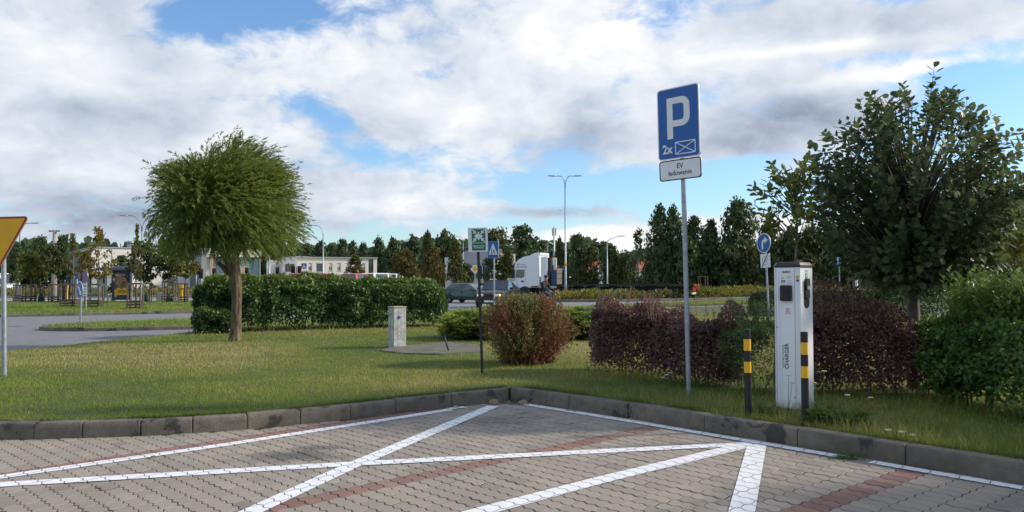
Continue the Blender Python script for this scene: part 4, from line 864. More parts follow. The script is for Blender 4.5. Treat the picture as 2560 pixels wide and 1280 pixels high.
tree('dome', 'l_dark', 1502, 1552, 616, 716, 93, 'dark street tree right of the first red tiled roof', name='street_tree')
tree('round', 'l_olive', 1540, 1584, 630, 716, 92, 'olive street tree left of the slim spire-topped tree', name='street_tree')
tree('sparse', 'l_dark', 1558, 1632, 576, 708, 88, 'slim spire-topped tree in a square wooden guard behind the trailer', name='street_tree', leader=.2)
tree('round', 'l_olive', 1610, 1650, 640, 716, 95, 'low olive tree right of the second red tiled roof', name='street_tree')
for k_, x0, x1, yt, lb in (('birch', 1622, 1672, 520, 'tall feathery birch left of the parking sign pole, left one of its pair'), ('birch', 1660, 1704, 518, 'tall feathery birch left of the parking sign pole, right one of its pair'), ('birch', 1704, 1762, 546, 'bushy birch just right of the parking sign pole'),
                        ('birch', 1752, 1802, 556, 'slender birch between the bushy and the tallest birch'), ('birch', 1806, 1886, 500, 'tallest birch, with loose hanging branches, left of the blue arrow sign')):
    tree(k_, 'l_dark', x0, x1, yt, 726, 86, lb, 'birches behind the parking sign', 'birch_tree')
for m_, x0, x1, yt, lb in (('l_dark', 1690, 1750, 600, 'low dark tree at the foot of the bushy birch'), ('l_dark', 1780, 1846, 610, 'low dark tree at the foot of the tallest birch'), ('l_olive', 1846, 1906, 618, 'leafy low tree left of the blue arrow sign')):
    tree('round', m_, x0, x1, yt, 726, 84, lb, None, 'bushy_tree')
for k_, m_, x0, x1, yt, lb in (('dome', 'l_olive', 1888, 1956, 566, 'olive tree behind the blue arrow sign'), ('dome', 'l_dark', 1940, 2010, 576, 'dark tree behind the stem of the sapling'), ('birch', 'l_olive', 1990, 2060, 568, 'feathery olive tree right of the sapling'), ('dome', 'l_dark', 2040, 2120, 580, 'dark tree behind the lane arrow sign'), ('dome', 'l_olive', 2100, 2190, 574, 'olive tree behind the left side of the broad crown'), ('dome', 'l_dark', 2180, 2300, 580, 'dark tree behind the grey trunk')):
    tree(k_, m_, x0, x1, yt, 724, 78, lb, None, 'bushy_tree')
tree('dome', 'l_dark', 2290, 2420, 560, 715, 60, 'dark tree behind the right side of the broad crown', name='bushy_tree')
tree('dome', 'l_olive', 2400, 2540, 540, 700, 52, 'olive tree behind the flat-topped hedge at the far right', name='bushy_tree')
tree('birch', 'l_yellow', 2510, 2640, 468, 690, 40, 'pale feathery tree at the right edge behind the broad crown', name='birch_tree')
# far tree line that reads as one mass
rng = np.random.default_rng(77); n = 26000; a_ = np.radians(rng.uniform(-40, 40, n)); d_ = rng.uniform(235, 300, n); x_ = d_*np.sin(a_); y_ = d_*np.cos(a_); zt = 7.5+4.5*vnoise(x_*.09, y_*0+3, 5)+2.5*vnoise(x_*.35, y_*0, 6); z_ = rng.random(n)**.7*zt
P = np.stack([x_, y_, z_], 1); o = leaves('far_wood', P, unit(rng.normal(size=P.shape)+UPV*.5), unit(rng.normal(size=P.shape)+np.array([0, -.8, .4])), rng.uniform(1.3, 2.6, n), 'clump', M['l_pine'], None, rng.normal(.45, .2, n))
tag(o, 'distant dark wood along the horizon', None, None, 'stuff')
# ground cover on the planted verge and the rough strip at the bus stop
def cover(name, label, poly, n, h, size, m, z, seed, cfun=None):
    rng = np.random.default_rng(seed); xs = [p[0] for p in poly]; ys = [p[1] for p in poly]; x = rng.uniform(min(xs), max(xs), n*3); y = rng.uniform(min(ys), max(ys), n*3); k = inpoly(x, y, poly); x, y = x[k][:n], y[k][:n]; n = len(x)
    hz = h*(.35+1.0*vnoise(x*.7, y*.7, seed)); P = np.stack([x, y, z+hz*rng.random(n)], 1); A = unit(rng.normal(size=P.shape)+UPV*.9); N = unit(rng.normal(size=P.shape)+UPV)
    c = rng.normal(.45, .18, n)+.5*(vnoise(x*.30+3, y*.30, seed+2)-.5)
    return tag(leaves(name, P, A, N, size*rng.uniform(.7, 1.3, n), 'simple', m, None, c), label, None, None, 'stuff')
cover('ground_cover', 'yellow green ground cover planted on the verge by the trailer', VERGE, 26000, .62, .30, M['l_yellow'], .14, 31)
M['rough'] = leafmat('dry rough grass', [(0, (.08, .085, .025)), (.5, (.16, .15, .05)), (1, (.27, .22, .09))], .3, .7, .2)
cover('rough_grass', 'tall dry grass beyond the road behind the staked trees', [(-120, 86), (-20, 84), (-20, 98), (-120, 100)], 16000, .75, .42, M['rough'], .03, 33)
cover('verge_weeds', 'dry weeds on the sandy verge left of the green hatchback', [(-13, 53), (-6.8, 50.6), (-5, 51.4), (-5, 53.5), (-8, 56.5), (-13, 57)], 2600, .30, .22, M['l_brown'], .14, 34)
# ================================================================== BUILDINGS
def wall_building(name, label, cat, loc, rz, group=None): return thing(name, label, cat, loc, rz, group)
def window(parent, x, z, w_, h_, y, m='glass', fr='white_wall', bar=True, blind=0., sill=True):
    f = MB(); e = .07
    for c, d in (((x, y, z-h_/2), (w_+2*e, .09, e)), ((x, y, z+h_/2), (w_+2*e, .09, e)), ((x-w_/2-e/2, y, z), (e, .09, h_-e)), ((x+w_/2+e/2, y, z), (e, .09, h_-e))): f.box(c, d)
    if bar: f.box((x, y+.005, z), (.06, .07, h_-e))
    fo = f.build('window', M[fr], parent); p = MB(); p.box((x, y+.05, z), (w_, .03, h_)); p.build('pane', M[m], fo)
    if blind: b = MB(); b.box((x, y-.005, z+h_/2-blind*h_/2), (w_-.02, .04, blind*h_)); b.build('blind', M['blind'], fo)
    if sill: b = MB(); b.box((x, y-.06, z-h_/2-.08), (w_+.2, .18, .05)); b.build('sill', M['grey_clad'], fo)
# pale warehouse: corner at px 228
Yw = 112; a = at(228, 619, Yw); zt = a.z
wh = thing('warehouse', 'long pale grey flat-roofed warehouse behind the bus shelter', 'building', (a.x, Yw, 0), R(35)); Lw = 13.2
b = MB(); b.box((Lw/2, 14, zt/2), (Lw, 28, zt)); b.build('wall', M['pale_wall'], wh)
b = MB(); b.box((-.06, 14, zt/2-.1), (.1, 27.8, zt-.4)); b.build('shaded_side', M['dgrey_clad'], wh)  # dark sheet over the left side: its shade put into the colour
b = MB(); b.box((Lw/2, 14, zt+.06), (Lw+.3, 28.3, .14)); b.build('roof_edge', M['grey_clad'], wh)
for k in range(1, 5): b = MB(); b.box((Lw*k/5, -.03, zt/2), (.10, .05, zt-.3)); b.build('panel_joint', M['grey_clad'], wh)
for x_ in (Lw*.42, Lw*.62): b = MB(); b.cyl((x_, 3, zt), (x_, 3, zt+.9), .5, .5, 12); b.cyl((x_, 3, zt+.9), (x_, 3, zt+1.2), .7, .3, 12); b.build('roof_vent', M['steel'], wh, True)
b = MB(); b.box((Lw*.82, -.06, 1.2), (1.2, .1, 2.4)); b.build('door', M['dgrey_clad'], wh)
an = thing('warehouse_annex', 'grey panelled block between the pale warehouse and the shop with teal windows', 'building', (at(476, 620, 108).x, 108, 0), R(-4)); za = at(500, 620, 108).z; La = at(517, 620, 108).x-at(476, 620, 108).x
b = MB(); b.box((La/2, 8, za/2), (La, 16, za)); b.build('wall', M['grey_clad'], an); b = MB(); b.box((La*.25, -.05, za*.32), (La*.42, .1, za*.6)); b.build('gate', M['dgrey_clad'], an)
# shop
Ys = 100; xs0, xs1 = at(516, 620, Ys).x, at(652, 620, Ys).x; zs = at(600, 621, Ys).z; Ls = 6.55
sh = thing('shop_building', 'cream shop building with teal glass bays and green sign letters, behind the willow trunk', 'building', (xs0, Ys, 0), R(25)); px = Ls/136
zf = zs-(642-621)/2000*Ys
b = MB(); b.box((Ls/2, 8.1, zs/2), (Ls, 15.6, zs)); b.build('wall', M['cream'], sh)
b = MB(); b.box((Ls/2, -.2, (zs+zf)/2), (Ls, .9, zs-zf)); b.build('fascia', M['cream'], sh)
b = MB(); b.box((90*px, .1, zf/2), (32*px, .5, zf)); b.build('panel', M['beige'], sh)
for x0, x1 in ((26, 44), (48, 66), (104, 118), (119, 133)):
    f = MB(); xm = (x0+x1)/2*px; ww = (x1-x0)*px
    for c, d in (((xm-ww/2, .2, zf/2), (.12, .3, zf)), ((xm+ww/2, .2, zf/2), (.12, .3, zf)), ((xm, .2, zf*.80), (ww-.12, .26, .1)), ((xm, .2, zf*.36), (ww-.12, .26, .1))): f.box(c, d)
    fo = f.build('window', M['dgrey_clad'], sh); p = MB(); p.box((xm, .28, zf/2), (ww-.13, .04, zf-.01)); p.build('pane', M['teal'], fo)
M['sign_green_l'] = mat('green sign letters', (.01, .34, .17), .4)
text('lettering', 'ZIKO', 1.3, M['sign_green_l'], sh, 83*px, zf-.75, -.17, bold=.02)
b = MB(); b.box((92*px, -.25, 1.9), (22*px, .12, 1.0)); b.build('banner', M['sign_red'], sh)
b = MB(); b.box((12*px, -.35, zs*.42), (.35, .35, zs*.84)); b.build('downpipe', M['beige'], sh)
# low white building
Yl = 120; X = lambda p_: at(p_, 680, Yl).x; Zp = lambda q: at(800, q, Yl).z
lo = thing('office_building', 'long low white building with a row of small windows above the hedge', 'building', (X(742), Yl, 0), R(25)); Lx = lambda p_: (X(p_)-X(742))*1.025; zt = Zp(644)
def cutwall(x0, x1, z0, z1, holes, y0, y1, name, m, parent):
    """wall with real openings: piers, lintels and aprons round them"""
    b = MB(); xs = x0
    for (a0, a1, b0, b1) in sorted(holes):
        b.box(((xs+a0)/2, (y0+y1)/2, (z0+z1)/2), (a0-xs, y1-y0, z1-z0)); 
        if b0 > z0: b.box(((a0+a1)/2, (y0+y1)/2, (z0+b0)/2), (a1-a0, y1-y0-.004, b0-z0))
        b.box(((a0+a1)/2, (y0+y1)/2, (b1+z1)/2), (a1-a0, y1-y0-.004, z1-b1)); xs = a1
    b.box(((xs+x1)/2, (y0+y1)/2, (z0+z1)/2), (x1-xs, y1-y0, z1-z0)); return b.build(name, m, parent)
wins = [(769, 779, 678, 657), (788, 808, 681, 657), (819, 829, 678, 657), (840, 850, 678, 657), (861, 871, 678, 657), (882, 892, 678, 657), (903, 912, 678, 657), (920, 933, 700, 646)]
cutwall(0, Lx(942), 0, zt, [(Lx(p), Lx(q), Zp(r_), Zp(s_)) for p, q, r_, s_ in wins], 0, .4, 'wall', M['cream'], lo)
b = MB(); b.box((Lx(942)/2, 7, zt/2-.05), (Lx(942)-.1, 13, zt-.1)); b.build('inner_wall', M['pale_wall'], lo)
b = MB(); b.box((Lx(942)/2, 6.7, zt+.07), (Lx(942)+.2, 13.9, .14)); b.build('roof', M['grey_clad'], lo)
b = MB(); b.box((Lx(942)/2, -.05, Zp(685)/2), (Lx(942)-.05, .1, Zp(685))); b.build('plinth', M['grey_clad'], lo)
for i, (p, q, r_, s_) in enumerate(wins): window(lo, (Lx(p)+Lx(q))/2, (Zp(r_)+Zp(s_))/2, Lx(q)-Lx(p)-.15, Zp(s_)-Zp(r_)-.15, .12, blind=(.42 if i not in (1, 7) else 0), bar=i != 1, sill=i < 7, fr='white_wall' if i < 7 else 'dgrey_clad')
wg = thing('office_wing', 'set-back white wing at the left end of the long low building', 'building', (X(652)-.4, Yl+4, 0), R(14)); zw = Zp(648); Wl = X(707)-X(652)
b = MB(); b.box((Wl/2, 5, zw/2), (Wl, 9, zw)); b.build('wall', M['white_wall'], wg); window(wg, Wl*.6, Zp(668), 1.3, 1.3, .5, blind=.4)
b = MB(); b.box((Wl*.92, .4, zw*.3), (1.1, .3, zw*.6)); b.build('door', M['grey_clad'], wg)
sb = thing('office_porch', 'grey shaded end block of the long low building with a wide dark window', 'building', (X(742)-2.84, Yl+2.36, 0), R(-40)); zb_ = Zp(643); Wb = 3.68
cutwall(0, Wb, 0, zb_, [(Wb*.18, Wb*.86, Zp(679), Zp(659))], 0, .35, 'wall', M['white_wall'], sb); b = MB(); b.box((Wb/2, 1.3, zb_/2), (Wb-.05, 1.8, zb_-.1)); b.build('inner_wall', M['dgrey_clad'], sb)
for k in range(3): window(sb, Wb*(.30+.22*k), Zp(669), Wb*.19, 1.05, .12, bar=False, fr='dgrey_clad', sill=False)
b = MB(); b.box((Wb/2, 1.1, zb_+.075), (Wb+.2, 2.6, .13)); b.build('roof', M['grey_clad'], sb)
# grey hall behind the cars
Yh = 118; hx = lambda p_: at(p_, 680, Yh).x; hz = lambda q: at(1200, q, Yh).z
ha = thing('hall_building', 'grey hall with a sloping roof edge and white base, behind the green assembly sign', 'building', (hx(1154), Yh, 0), 0); W1 = hx(1226)-hx(1154)
b = MB(); b.prism([(0, hz(660)), (W1, hz(660)), (W1, hz(627)), (W1*.35, hz(621)), (0, hz(633))], 0, 14, 'Y'); b.build('upper_wall', M['grey_clad'], ha)
b = MB(); b.box((W1/2, 7, hz(661)/2), (W1-.1, 13.7, hz(661))); b.build('wall', M['white_wall'], ha); b = MB(); b.box((W1*.36, 6.8, hz(620)+.1), (W1*.9, 14.3, .15)); b.build('roof_edge', M['dgrey_clad'], ha)
window(ha, W1*.72, hz(682), 2.2, 2.0, -.03, bar=True); window(ha, W1*.32, hz(690), 1.6, 1.3, -.03)
hb = thing('hall_building', 'cream flat-roofed block right of the grey hall, behind the crossing sign', 'building', (hx(1226)+.1, Yh+2, 0), R(18)); W2 = hx(1290)-hx(1226); z2 = hz(633)
b = MB(); b.box((W2/2, 6, z2/2), (W2, 12, z2)); b.build('wall', M['cream'], hb); b = MB(); b.box((W2*.68, -.05, z2*.82), (1.9, .1, 1.9)); b.build('sign_frame', M['beige'], hb); b = MB(); b.box((W2*.3, 3, z2+.4), (2.4, 2, .8)); b.build('roof_unit', M['dgrey_clad'], hb)
window(hb, W2*.3, z2*.5, 1.8, 1.4, -.03)
hc = thing('shed_building', 'small pale building between the wood and the grey hall', 'building', (hx(1104), Yh+6, 0), 0); W3 = hx(1153)-hx(1104); z3 = hz(657)
b = MB(); b.box((W3/2, 4, z3/2), (W3, 8, z3)); b.build('wall', M['pale_wall'], hc); window(hc, W3*.42, hz(672), 1.5, 1.1, -.03); b = MB(); b.box((W3*.12, 1, z3+.5), (.9, .9, 1.0)); b.build('chimney', M['white_wall'], hc)
# houses with red tiled roofs
def house(x0, x1, yt, ye, Y, label):
    a0, a1 = at(x0, yt, Y), at(x1, yt, Y); ze = at(x0, ye, Y).z; W = a1.x-a0.x; t = thing('house', label, 'house', (a0.x, Y, 0), 0)
    b = MB(); b.box((W/2, 5, ze/2), (W, 10, ze)); b.build('wall', M['white_wall'], t)
    b = MB(); b.add([(-.5, -.7, ze), (W+.5, -.7, ze), (W+.5, 10.7, ze), (-.5, 10.7, ze), (0, 5, a0.z), (W, 5, a0.z)], [(0, 1, 5, 4), (2, 3, 4, 5), (1, 2, 5), (3, 0, 4), (0, 3, 2, 1)]); r_ = b.build('roof', M['roof_red'], t)
    b = MB(); b.box((W*.7, 4.4, a0.z+.2), (.7, .7, 1.4)); b.build('chimney', M['roof_red'], r_)
    for k in (.25, .7): window(t, W*k, ze*.55, 1.1, 1.2, -.03)
house(1462, 1506, 650, 672, 150, 'white house under a red tiled roof left of the bent street lamp'); house(1602, 1632, 651, 672, 150, 'white house under a red tiled roof right of the spire-topped tree'); house(1376, 1394, 650, 668, 155, 'red tiled house half hidden behind the lorry cab')

# ================================================================== POLES, LAMPS, MASTS
def lamp(x, ybase_z, ytop, Y, arms, label, r=.085, rise=1.0, reach=1.3, straight=False, group=None, name='street_lamp', band=False):
    a = at(x, ytop, Y); t = thing(name, label, 'street lamp', (a.x, Y, ybase_z), 0, group); H = a.z-ybase_z
    b = MB(); b.tube([(0, 0, -.1), (0, 0, 1.2), (0, 0, 1.25), (0, 0, H-rise)], [r*1.15, r*1.05, r*.9, r*.55], 12); b.build('pole', M['steel'], t, True)
    if band: b = MB(); b.cyl((0, 0, 2.55), (0, 0, 2.85), r*.92, r*.92, 12); b.build('marking_band', M['yellow'], t, True)
    for s in arms:
        b = MB()
        pth = [(0, 0, H-rise), (s*.35*reach, 0, H-.1), (s*reach, 0, H+.12)] if straight else [(0, 0, H-rise)]+[(s*reach*(1-cos(R(q))), 0, H-rise+rise*sin(R(q))) for q in (20, 40, 60, 80, 90)]+[(s*(reach+.35), 0, H-.01)]
        b.tube(pth, [r*.5]+[r*.38]*(len(pth)-1), 8); ar = b.build('arm', M['steel'], t, True); e = Vector(pth[-1])
        h = MB(); h.loft([[(e.x+s*q, wy*c_, e.z+zc+th*s_) for c_, s_ in ((1, 0), (.6, .8), (-.6, .8), (-1, 0), (-.6, -.5), (.6, -.5))] for q, wy, th, zc in ((-.05, .05, .05, 0), (.12, .13, .06, .0), (.45, .14, .05, .02), (.62, .07, .03, .02))]); h.build('lamp_head', M['steel'], ar, True)
lamp(1412.5, .14, 440, 62, (-1, 1), 'tall double-armed street lamp with a yellow band, right of the lorry cab', .085, .95, .38, band=True)
lamp(808, .1, 564, 74, (-1,), 'single-armed street lamp in front of the low white building', .08, .9, .6)
lamp(355, .1, 539, 64, (-1, 1), 'double-armed street lamp beside the left edge of the willow crown', .09, 1.3, .85)
lamp(674, .1, 600, 70, (-1,), 'street lamp half hidden in the right side of the willow crown', .09)
lamp(1158, .1, 591, 86, (-1,), 'street lamp close left of the green assembly sign', .07, .7, .5)
lamp(1000, .1, 603, 96, (1,), 'street lamp rising out of the bronze street tree right of the white building', .07, .5, .6, True)
lamp(1517.5, .1, 594, 72, (1,), 'street lamp with a bent arm pointing right, behind the trailer', .07, .35, 1.05, True)
lamp(1495, .1, 617, 110, (-1,), 'slim far street lamp in front of the first red tiled roof', .06, .5, .4)
lamp(50, .1, 558, 66, (-1, 1), 'double-armed street lamp behind the yellow give-way sign', .09, .7, .7)
lamp(1387, .1, 622, 100, (1,), 'small far street lamp left of the tall double-armed lamp', .05, .4, .7)
def mast(x, yt, Y, label, r, panels=True):
    a = at(x, yt, Y); t = thing('telephone_mast', label, 'mast', (a.x, Y, 0)); b = MB(); b.cyl((0, 0, -.1), (0, 0, a.z), r*1.3, r*.8, 10); b.build('pole', M['steel'], t, True)
    for zz_, n in ((a.z-1.2, 3), (a.z-7.5, 3), (a.z-12, 2)):
        for k in range(n):
            an = 2*pi*k/n+.4; b = MB(); b.box((cos(an)*r*2.2, sin(an)*r*2.2, zz_), (.24, .18, 1.7 if zz_ > a.z-2 else 1.3)); b.box((cos(an)*r*1.6, sin(an)*r*1.6, zz_), (r*1.6, .08, .08), an); b.build('antenna', M['grey_clad'], t)
mast(1385, 567, 185, 'telephone mast with stacked antenna panels above the lorry cab', .2)
a = at(1937, 508, 190); t = thing('lattice_mast', 'thin lattice mast behind the sapling head', 'mast', (a.x, 190, 0)); b = MB()
for sx, sy in ((-.6, -.6), (.6, -.6), (.6, .6), (-.6, .6)): b.cyl((sx*2, sy*2, -.1), (sx, sy, a.z), .10, .08, 5)
for k in range(13):
    z0 = 2+k*(a.z-3)/13; z1 = z0+(a.z-3)/13; s0 = 1.2-.6*z0/a.z; s1 = 1.2-.6*z1/a.z
    for (p, q) in (((-1, -1), (1, -1)), ((1, 1), (-1, 1)), ((-1, 1), (-1, -1)), ((1, -1), (1, 1))): b.cyl((p[0]*s0, p[1]*s0, z0), (q[0]*s1, q[1]*s1, z1), .06, .06, 4)
b.build('frame', M['steel'], t)
a = at(137, 577, 66); t = thing('utility_pole', 'concrete utility pole with a T-shaped crossbar among the staked trees', 'pole', (a.x, 66, .1)); b = MB(); b.tube([(0, 0, -.2), (0, 0, a.z-.1)], [.26, .15], 8); b.build('pole', M['conc'], t, True)
b = MB(); b.box((0, 0, a.z-.12), (.95, .16, .12)); cb = b.build('crossbar', M['conc'], t)
for x_ in (-.4, .0, .4): b = MB(); b.cyl((x_, 0, a.z-.06), (x_, 0, a.z+.10), .04, .025, 8); b.build('insulator', M['white'], cb, True)
a = at(1359, 616, 150); t = thing('pylon_sign', 'white pylon sign with a red emblem above the lorry roof', 'sign', (a.x, 150, 0)); b = MB(); b.box((0, 0, a.z/2-.4), (.35, .35, a.z-.9)); b.build('pole', M['steel'], t); b = MB(); b.box((0, 0, a.z-.6), (1.7, .3, 1.5)); pn = b.build('panel', M['white'], t)
flat('emblem', [seg((-.55, a.z-1.1), (-.25, a.z-.1), .22), seg((0, a.z-1.1), (0, a.z-.1), .26), seg((.55, a.z-1.1), (.25, a.z-.1), .22)], M['sign_red'], pn, -.155)

# ================================================================== SIGNS
def plate(t, w_, h_, r, cx, cz, y, m, name='sign_plate', rim=None, shape=None):
    b = MB(); o = shape or rrect(w_, h_, r, 6, cx, cz); b.prism(o, y, y+.018, 'Y'); p = b.build(name, M['back'] if rim is None else M[rim], t)
    return p
# --- parking sign
bz = .145; pb_ = (2.155, 9.93, bz)
ps = thing('parking_sign', 'tall blue parking sign with a white EV charging plate below, on a grey pole', 'sign', pb_, R(-44), None, (R(.2), R(-.9)))
b = MB(); b.cyl((0, .045, -.2), (0, .045, 3.86), .030, .030, 20); b.box((0, .045, 3.865), (.05, .05, .012)); b.build('pole', M['steel'], ps, True, 40)
p1 = plate(ps, .60, .90, .045, -.02, 3.42, -.01, None); b = MB(); o_, i_ = rrect(.605, .905, .047, 6, -.02, 3.42), rrect(.578, .878, .036, 6, -.02, 3.42)
ring('rim', o_, i_, M['sign_white'], p1, -.0125); flat('blue_face', [rrect(.582, .882, .038, 6, -.02, 3.42)], M['sign_blue'], p1, -.0115)
Pz, Px = 3.42, -.02
def pp(x, z): return (Px+x, Pz+z)
# the letter P: stem, top bar, bowl, lower bar
bowl_o = [pp(-.16, .325), pp(.055, .325)] + [pp(.055+.115*sin(R(q)), .21+.115*cos(R(q))) for q in range(10, 91, 10)] + [pp(.17-.0, .075)] + [pp(.055+.115*cos(R(q)), .07-.115*sin(R(q))) for q in range(10, 91, 10)] + [pp(-.075, -.045), pp(-.075, -.195), pp(-.16, -.195)]
bowl_i = [pp(-.075, .245), pp(.04, .245)] + [pp(.04+.045*sin(R(q)), .20+.045*cos(R(q))) for q in range(10, 91, 10)] + [pp(.085, .075)] + [pp(.04+.045*cos(R(q)), .08-.045*sin(R(q))) for q in range(10, 91, 10)] + [pp(-.075, .035)]
b = MB(); yl = -.0135
out = [pp(-.16, .325), pp(.055, .325)] + [pp(.055+.115*sin(R(q)), .21+.115*cos(R(q))) for q in range(15, 91, 15)] + [pp(.055+.115*cos(R(q)), .07-.115*sin(R(q))) for q in range(0, 91, 15)] + [pp(-.075, -.045)]
inn = [pp(-.075, .245), pp(.045, .245)] + [pp(.045+.04*sin(R(q)), .205+.04*cos(R(q))) for q in range(15, 91, 15)] + [pp(.045+.04*cos(R(q)), .075-.04*sin(R(q))) for q in range(0, 91, 15)] + [pp(-.075, .035)]
n_ = len(out); b.add([(x, yl, z) for x, z in out+inn], [(i, i+1, n_+i+1, n_+i) for i in range(n_-1)])
b.add([(x, yl, z) for x, z in (pp(-.16, .325), pp(-.075, .245), pp(-.075, -.195), pp(-.16, -.195))], [(0, 1, 2, 3)]); b.build('letter', M['sign_white'], p1)
text('lettering', '2x', .155, M['sign_white'], p1, Px-.165, Pz-.325, yl, bold=.004, sx=.92)
ex0, ex1, ez0, ez1 = Px-.045, Px+.235, Pz-.395, Pz-.245
flat('bay_symbol', [seg((ex0, ez0), (ex1, ez0), .012), seg((ex0, ez1), (ex1, ez1), .012), seg((ex0, ez0), (ex0, ez1), .012), seg((ex1, ez0), (ex1, ez1), .012)], M['sign_white'], p1, yl)
flat('bay_cross', [seg((ex0, ez0), (ex1, ez1), .010), seg((ex0, ez1), (ex1, ez0), .010)], M['sign_white'], p1, yl-.0006)
p2 = plate(ps, .60, .255, .04, -.01, 2.83, -.01, None, 'supplementary_plate'); ring('rim', rrect(.605, .26, .042, 6, -.01, 2.83), rrect(.575, .23, .03, 6, -.01, 2.83), M['ink'], p2, -.0125); flat('white_face', [rrect(.58, .235, .032, 6, -.01, 2.83)], M['sign_white'], p2, -.0115)
text('lettering', 'EV\nładowanie', .088, M['ink'], p2, -.01, 2.832, yl, bold=.0008, sx=.95)
for z_ in (3.15, 3.7, 2.83): b = MB(); b.box((0, .055, z_), (.10, .09, .035)); b.build('bracket', M['steel'], ps)
# --- green assembly point sign
gs = thing('assembly_sign', 'square green and white assembly point sign on a thin dark post standing in the lawn', 'sign', (*g(1206, 936, .145)[:2], .145), R(6), None, (0, R(-1.8)))
b = MB(); b.box((0, .02, .93), (.040, .040, 2.0)); b.build('post', M['post_dark'], gs)
q = MB(); q.prism(rrect(.305, .375, .004, 2, 0, 2.08), -.03, .0, 'Y'); pl = q.build('sign_plate', M['sign_white'], gs); y_ = -.0325
flat('green_face', [[(-.095, 2.036), (.115, 2.036), (.115, 2.245), (-.095, 2.245)], [(-.095, 1.915), (.115, 1.915), (.115, 2.028), (-.095, 2.028)]], M['sign_green'], pl, y_)
fig = []
for x_, z_, s_ in ((.01, 2.165, 1.1), (-.028, 2.150, .95), (.048, 2.150, .95), (.01, 2.13, .9)):
    fig += [disc(.0125*s_, 12, x_, z_+.022*s_), [(x_-.02*s_, z_+.006*s_), (x_+.02*s_, z_+.006*s_), (x_+.022*s_, z_-.035*s_), (x_+.010*s_, z_-.035*s_), (x_+.010*s_, z_-.062*s_), (x_-.010*s_, z_-.062*s_), (x_-.010*s_, z_-.035*s_), (x_-.022*s_, z_-.035*s_)]]
b = MB(); 
for k, p_ in enumerate(fig): b.prism(p_, y_-.0012-.0004*(k//2), y_-.0002, 'Y')
b.build('people_symbol', M['sign_white'], pl)
ar = []
for sx, sz in ((-1, 1), (1, 1), (-1, -1), (1, -1)):
    cx, cz = .01+sx*.072, 2.14+sz*.072; tx, tz = .01+sx*.048, 2.14+sz*.046
    ar += [seg((.01+sx*.093, 2.14+sz*.093), (tx+sx*.008, tz+sz*.008), .017), seg((tx, tz), (tx+sx*.038, tz), .015), seg((tx, tz), (tx, tz+sz*.038), .015)]
b = MB()
for k, p_ in enumerate(ar): b.prism(p_, y_-.001-.0003*(k % 3), y_-.0002, 'Y')
b.build('arrow_symbol', M['sign_white'], pl)
text('lettering', 'Miejsce zbiórki\ndo ewakuacji', .029, M['sign_white'], pl, .01, 1.972, y_-.001, bold=.0006)
# --- yellow give-way sign at the left edge
yw = thing('give_way_sign', 'yellow triangular give-way sign with a red border at the left edge of the view', 'sign', (-7.80, 12.28, .145), 0, None, (0, R(-1.2)))
b = MB(); b.cyl((0, .05, -.2), (0, .05, 2.40), .036, .036, 18); b.build('pole', M['steel'], yw, True, 40)
def tri(s, r, cz):
    h = s*sqrt(3)/2; c = [(-s/2, cz+h/3), (s/2, cz+h/3), (0, cz-2*h/3)]; o = []
    for i in range(3):
        p = Vector(c[i]); cen = Vector((0, cz)); inn_ = p+(cen-p).normalized()*2*r; a0 = atan2((p-cen).y, (p-cen).x); o += [(inn_.x+r*cos(a0+R(k)), inn_.y+r*sin(a0+R(k))) for k in (60, 40, 20, 0, -20, -40, -60)]
    return o
cz = 2.185; q = MB(); q.prism([(x-.03, z) for x, z in tri(.93, .035, cz)], -.02, .0, 'Y'); pl = q.build('sign_plate', M['back'], yw)
flat('red_border', [[(x-.03, z) for x, z in tri(.925, .034, cz)]], M['sign_red'], pl, -.0215); flat('yellow_face', [[(x-.03, z) for x, z in tri(.82, .014, cz)]], M['sign_yellow'], pl, -.023)
# --- generic round / square signs on poles
def sign(name, label, px, py, Y, yaw, ground, lean=0., r=.034, zp=None):
    a = at(px, py, Y); t = thing(name, label, 'sign', (a.x-sin(R(lean))*(a.z-ground)*-1*0, Y, ground), R(yaw), None, (0, R(lean))); return t, a.z-ground
def pole(t, H, r=.032): b = MB(); b.cyl((0, .045, -.2), (0, .045, H), r, r, 14); return b.build('pole', M['steel'], t, True, 40)
# pedestrian crossing sign
t, z = sign('crossing_sign', 'blue square pedestrian crossing sign between the assembly sign and the dark parked car', 1233, 624, 30, -38, .1); pole(t, z+.28, .035)
pl = plate(t, .52, .64, .03, 0, z, -.01, None); flat('blue_face', [rrect(.51, .63, .03, 5, 0, z)], M['sign_blue'], pl, -.0115); flat('triangle', [[(-.22, z-.19), (.22, z-.19), (0, z+.25)]], M['sign_white'], pl, -.013)
fg = [disc(.020, 10, .045, z+.0), seg((.045, z-.02), (.04, z-.09), .035), seg((.04, z-.09), (.09, z-.165), .02), seg((.04, z-.09), (.0, z-.165), .02), seg((.045, z-.04), (.095, z-.085), .014), disc(.017, 10, -.055, z+.03), seg((-.055, z+.01), (-.058, z-.08), .03), seg((-.058, z-.08), (-.03, z-.14), .016), seg((-.058, z-.08), (-.09, z-.14), .016), seg((-.16, z-.165), (-.02, z-.165), .012)]
b = MB()
for k, p_ in enumerate(fg): b.prism(p_, -.0145-.0003*k, -.0132, 'Y')
b.build('walkers', M['ink'], pl)
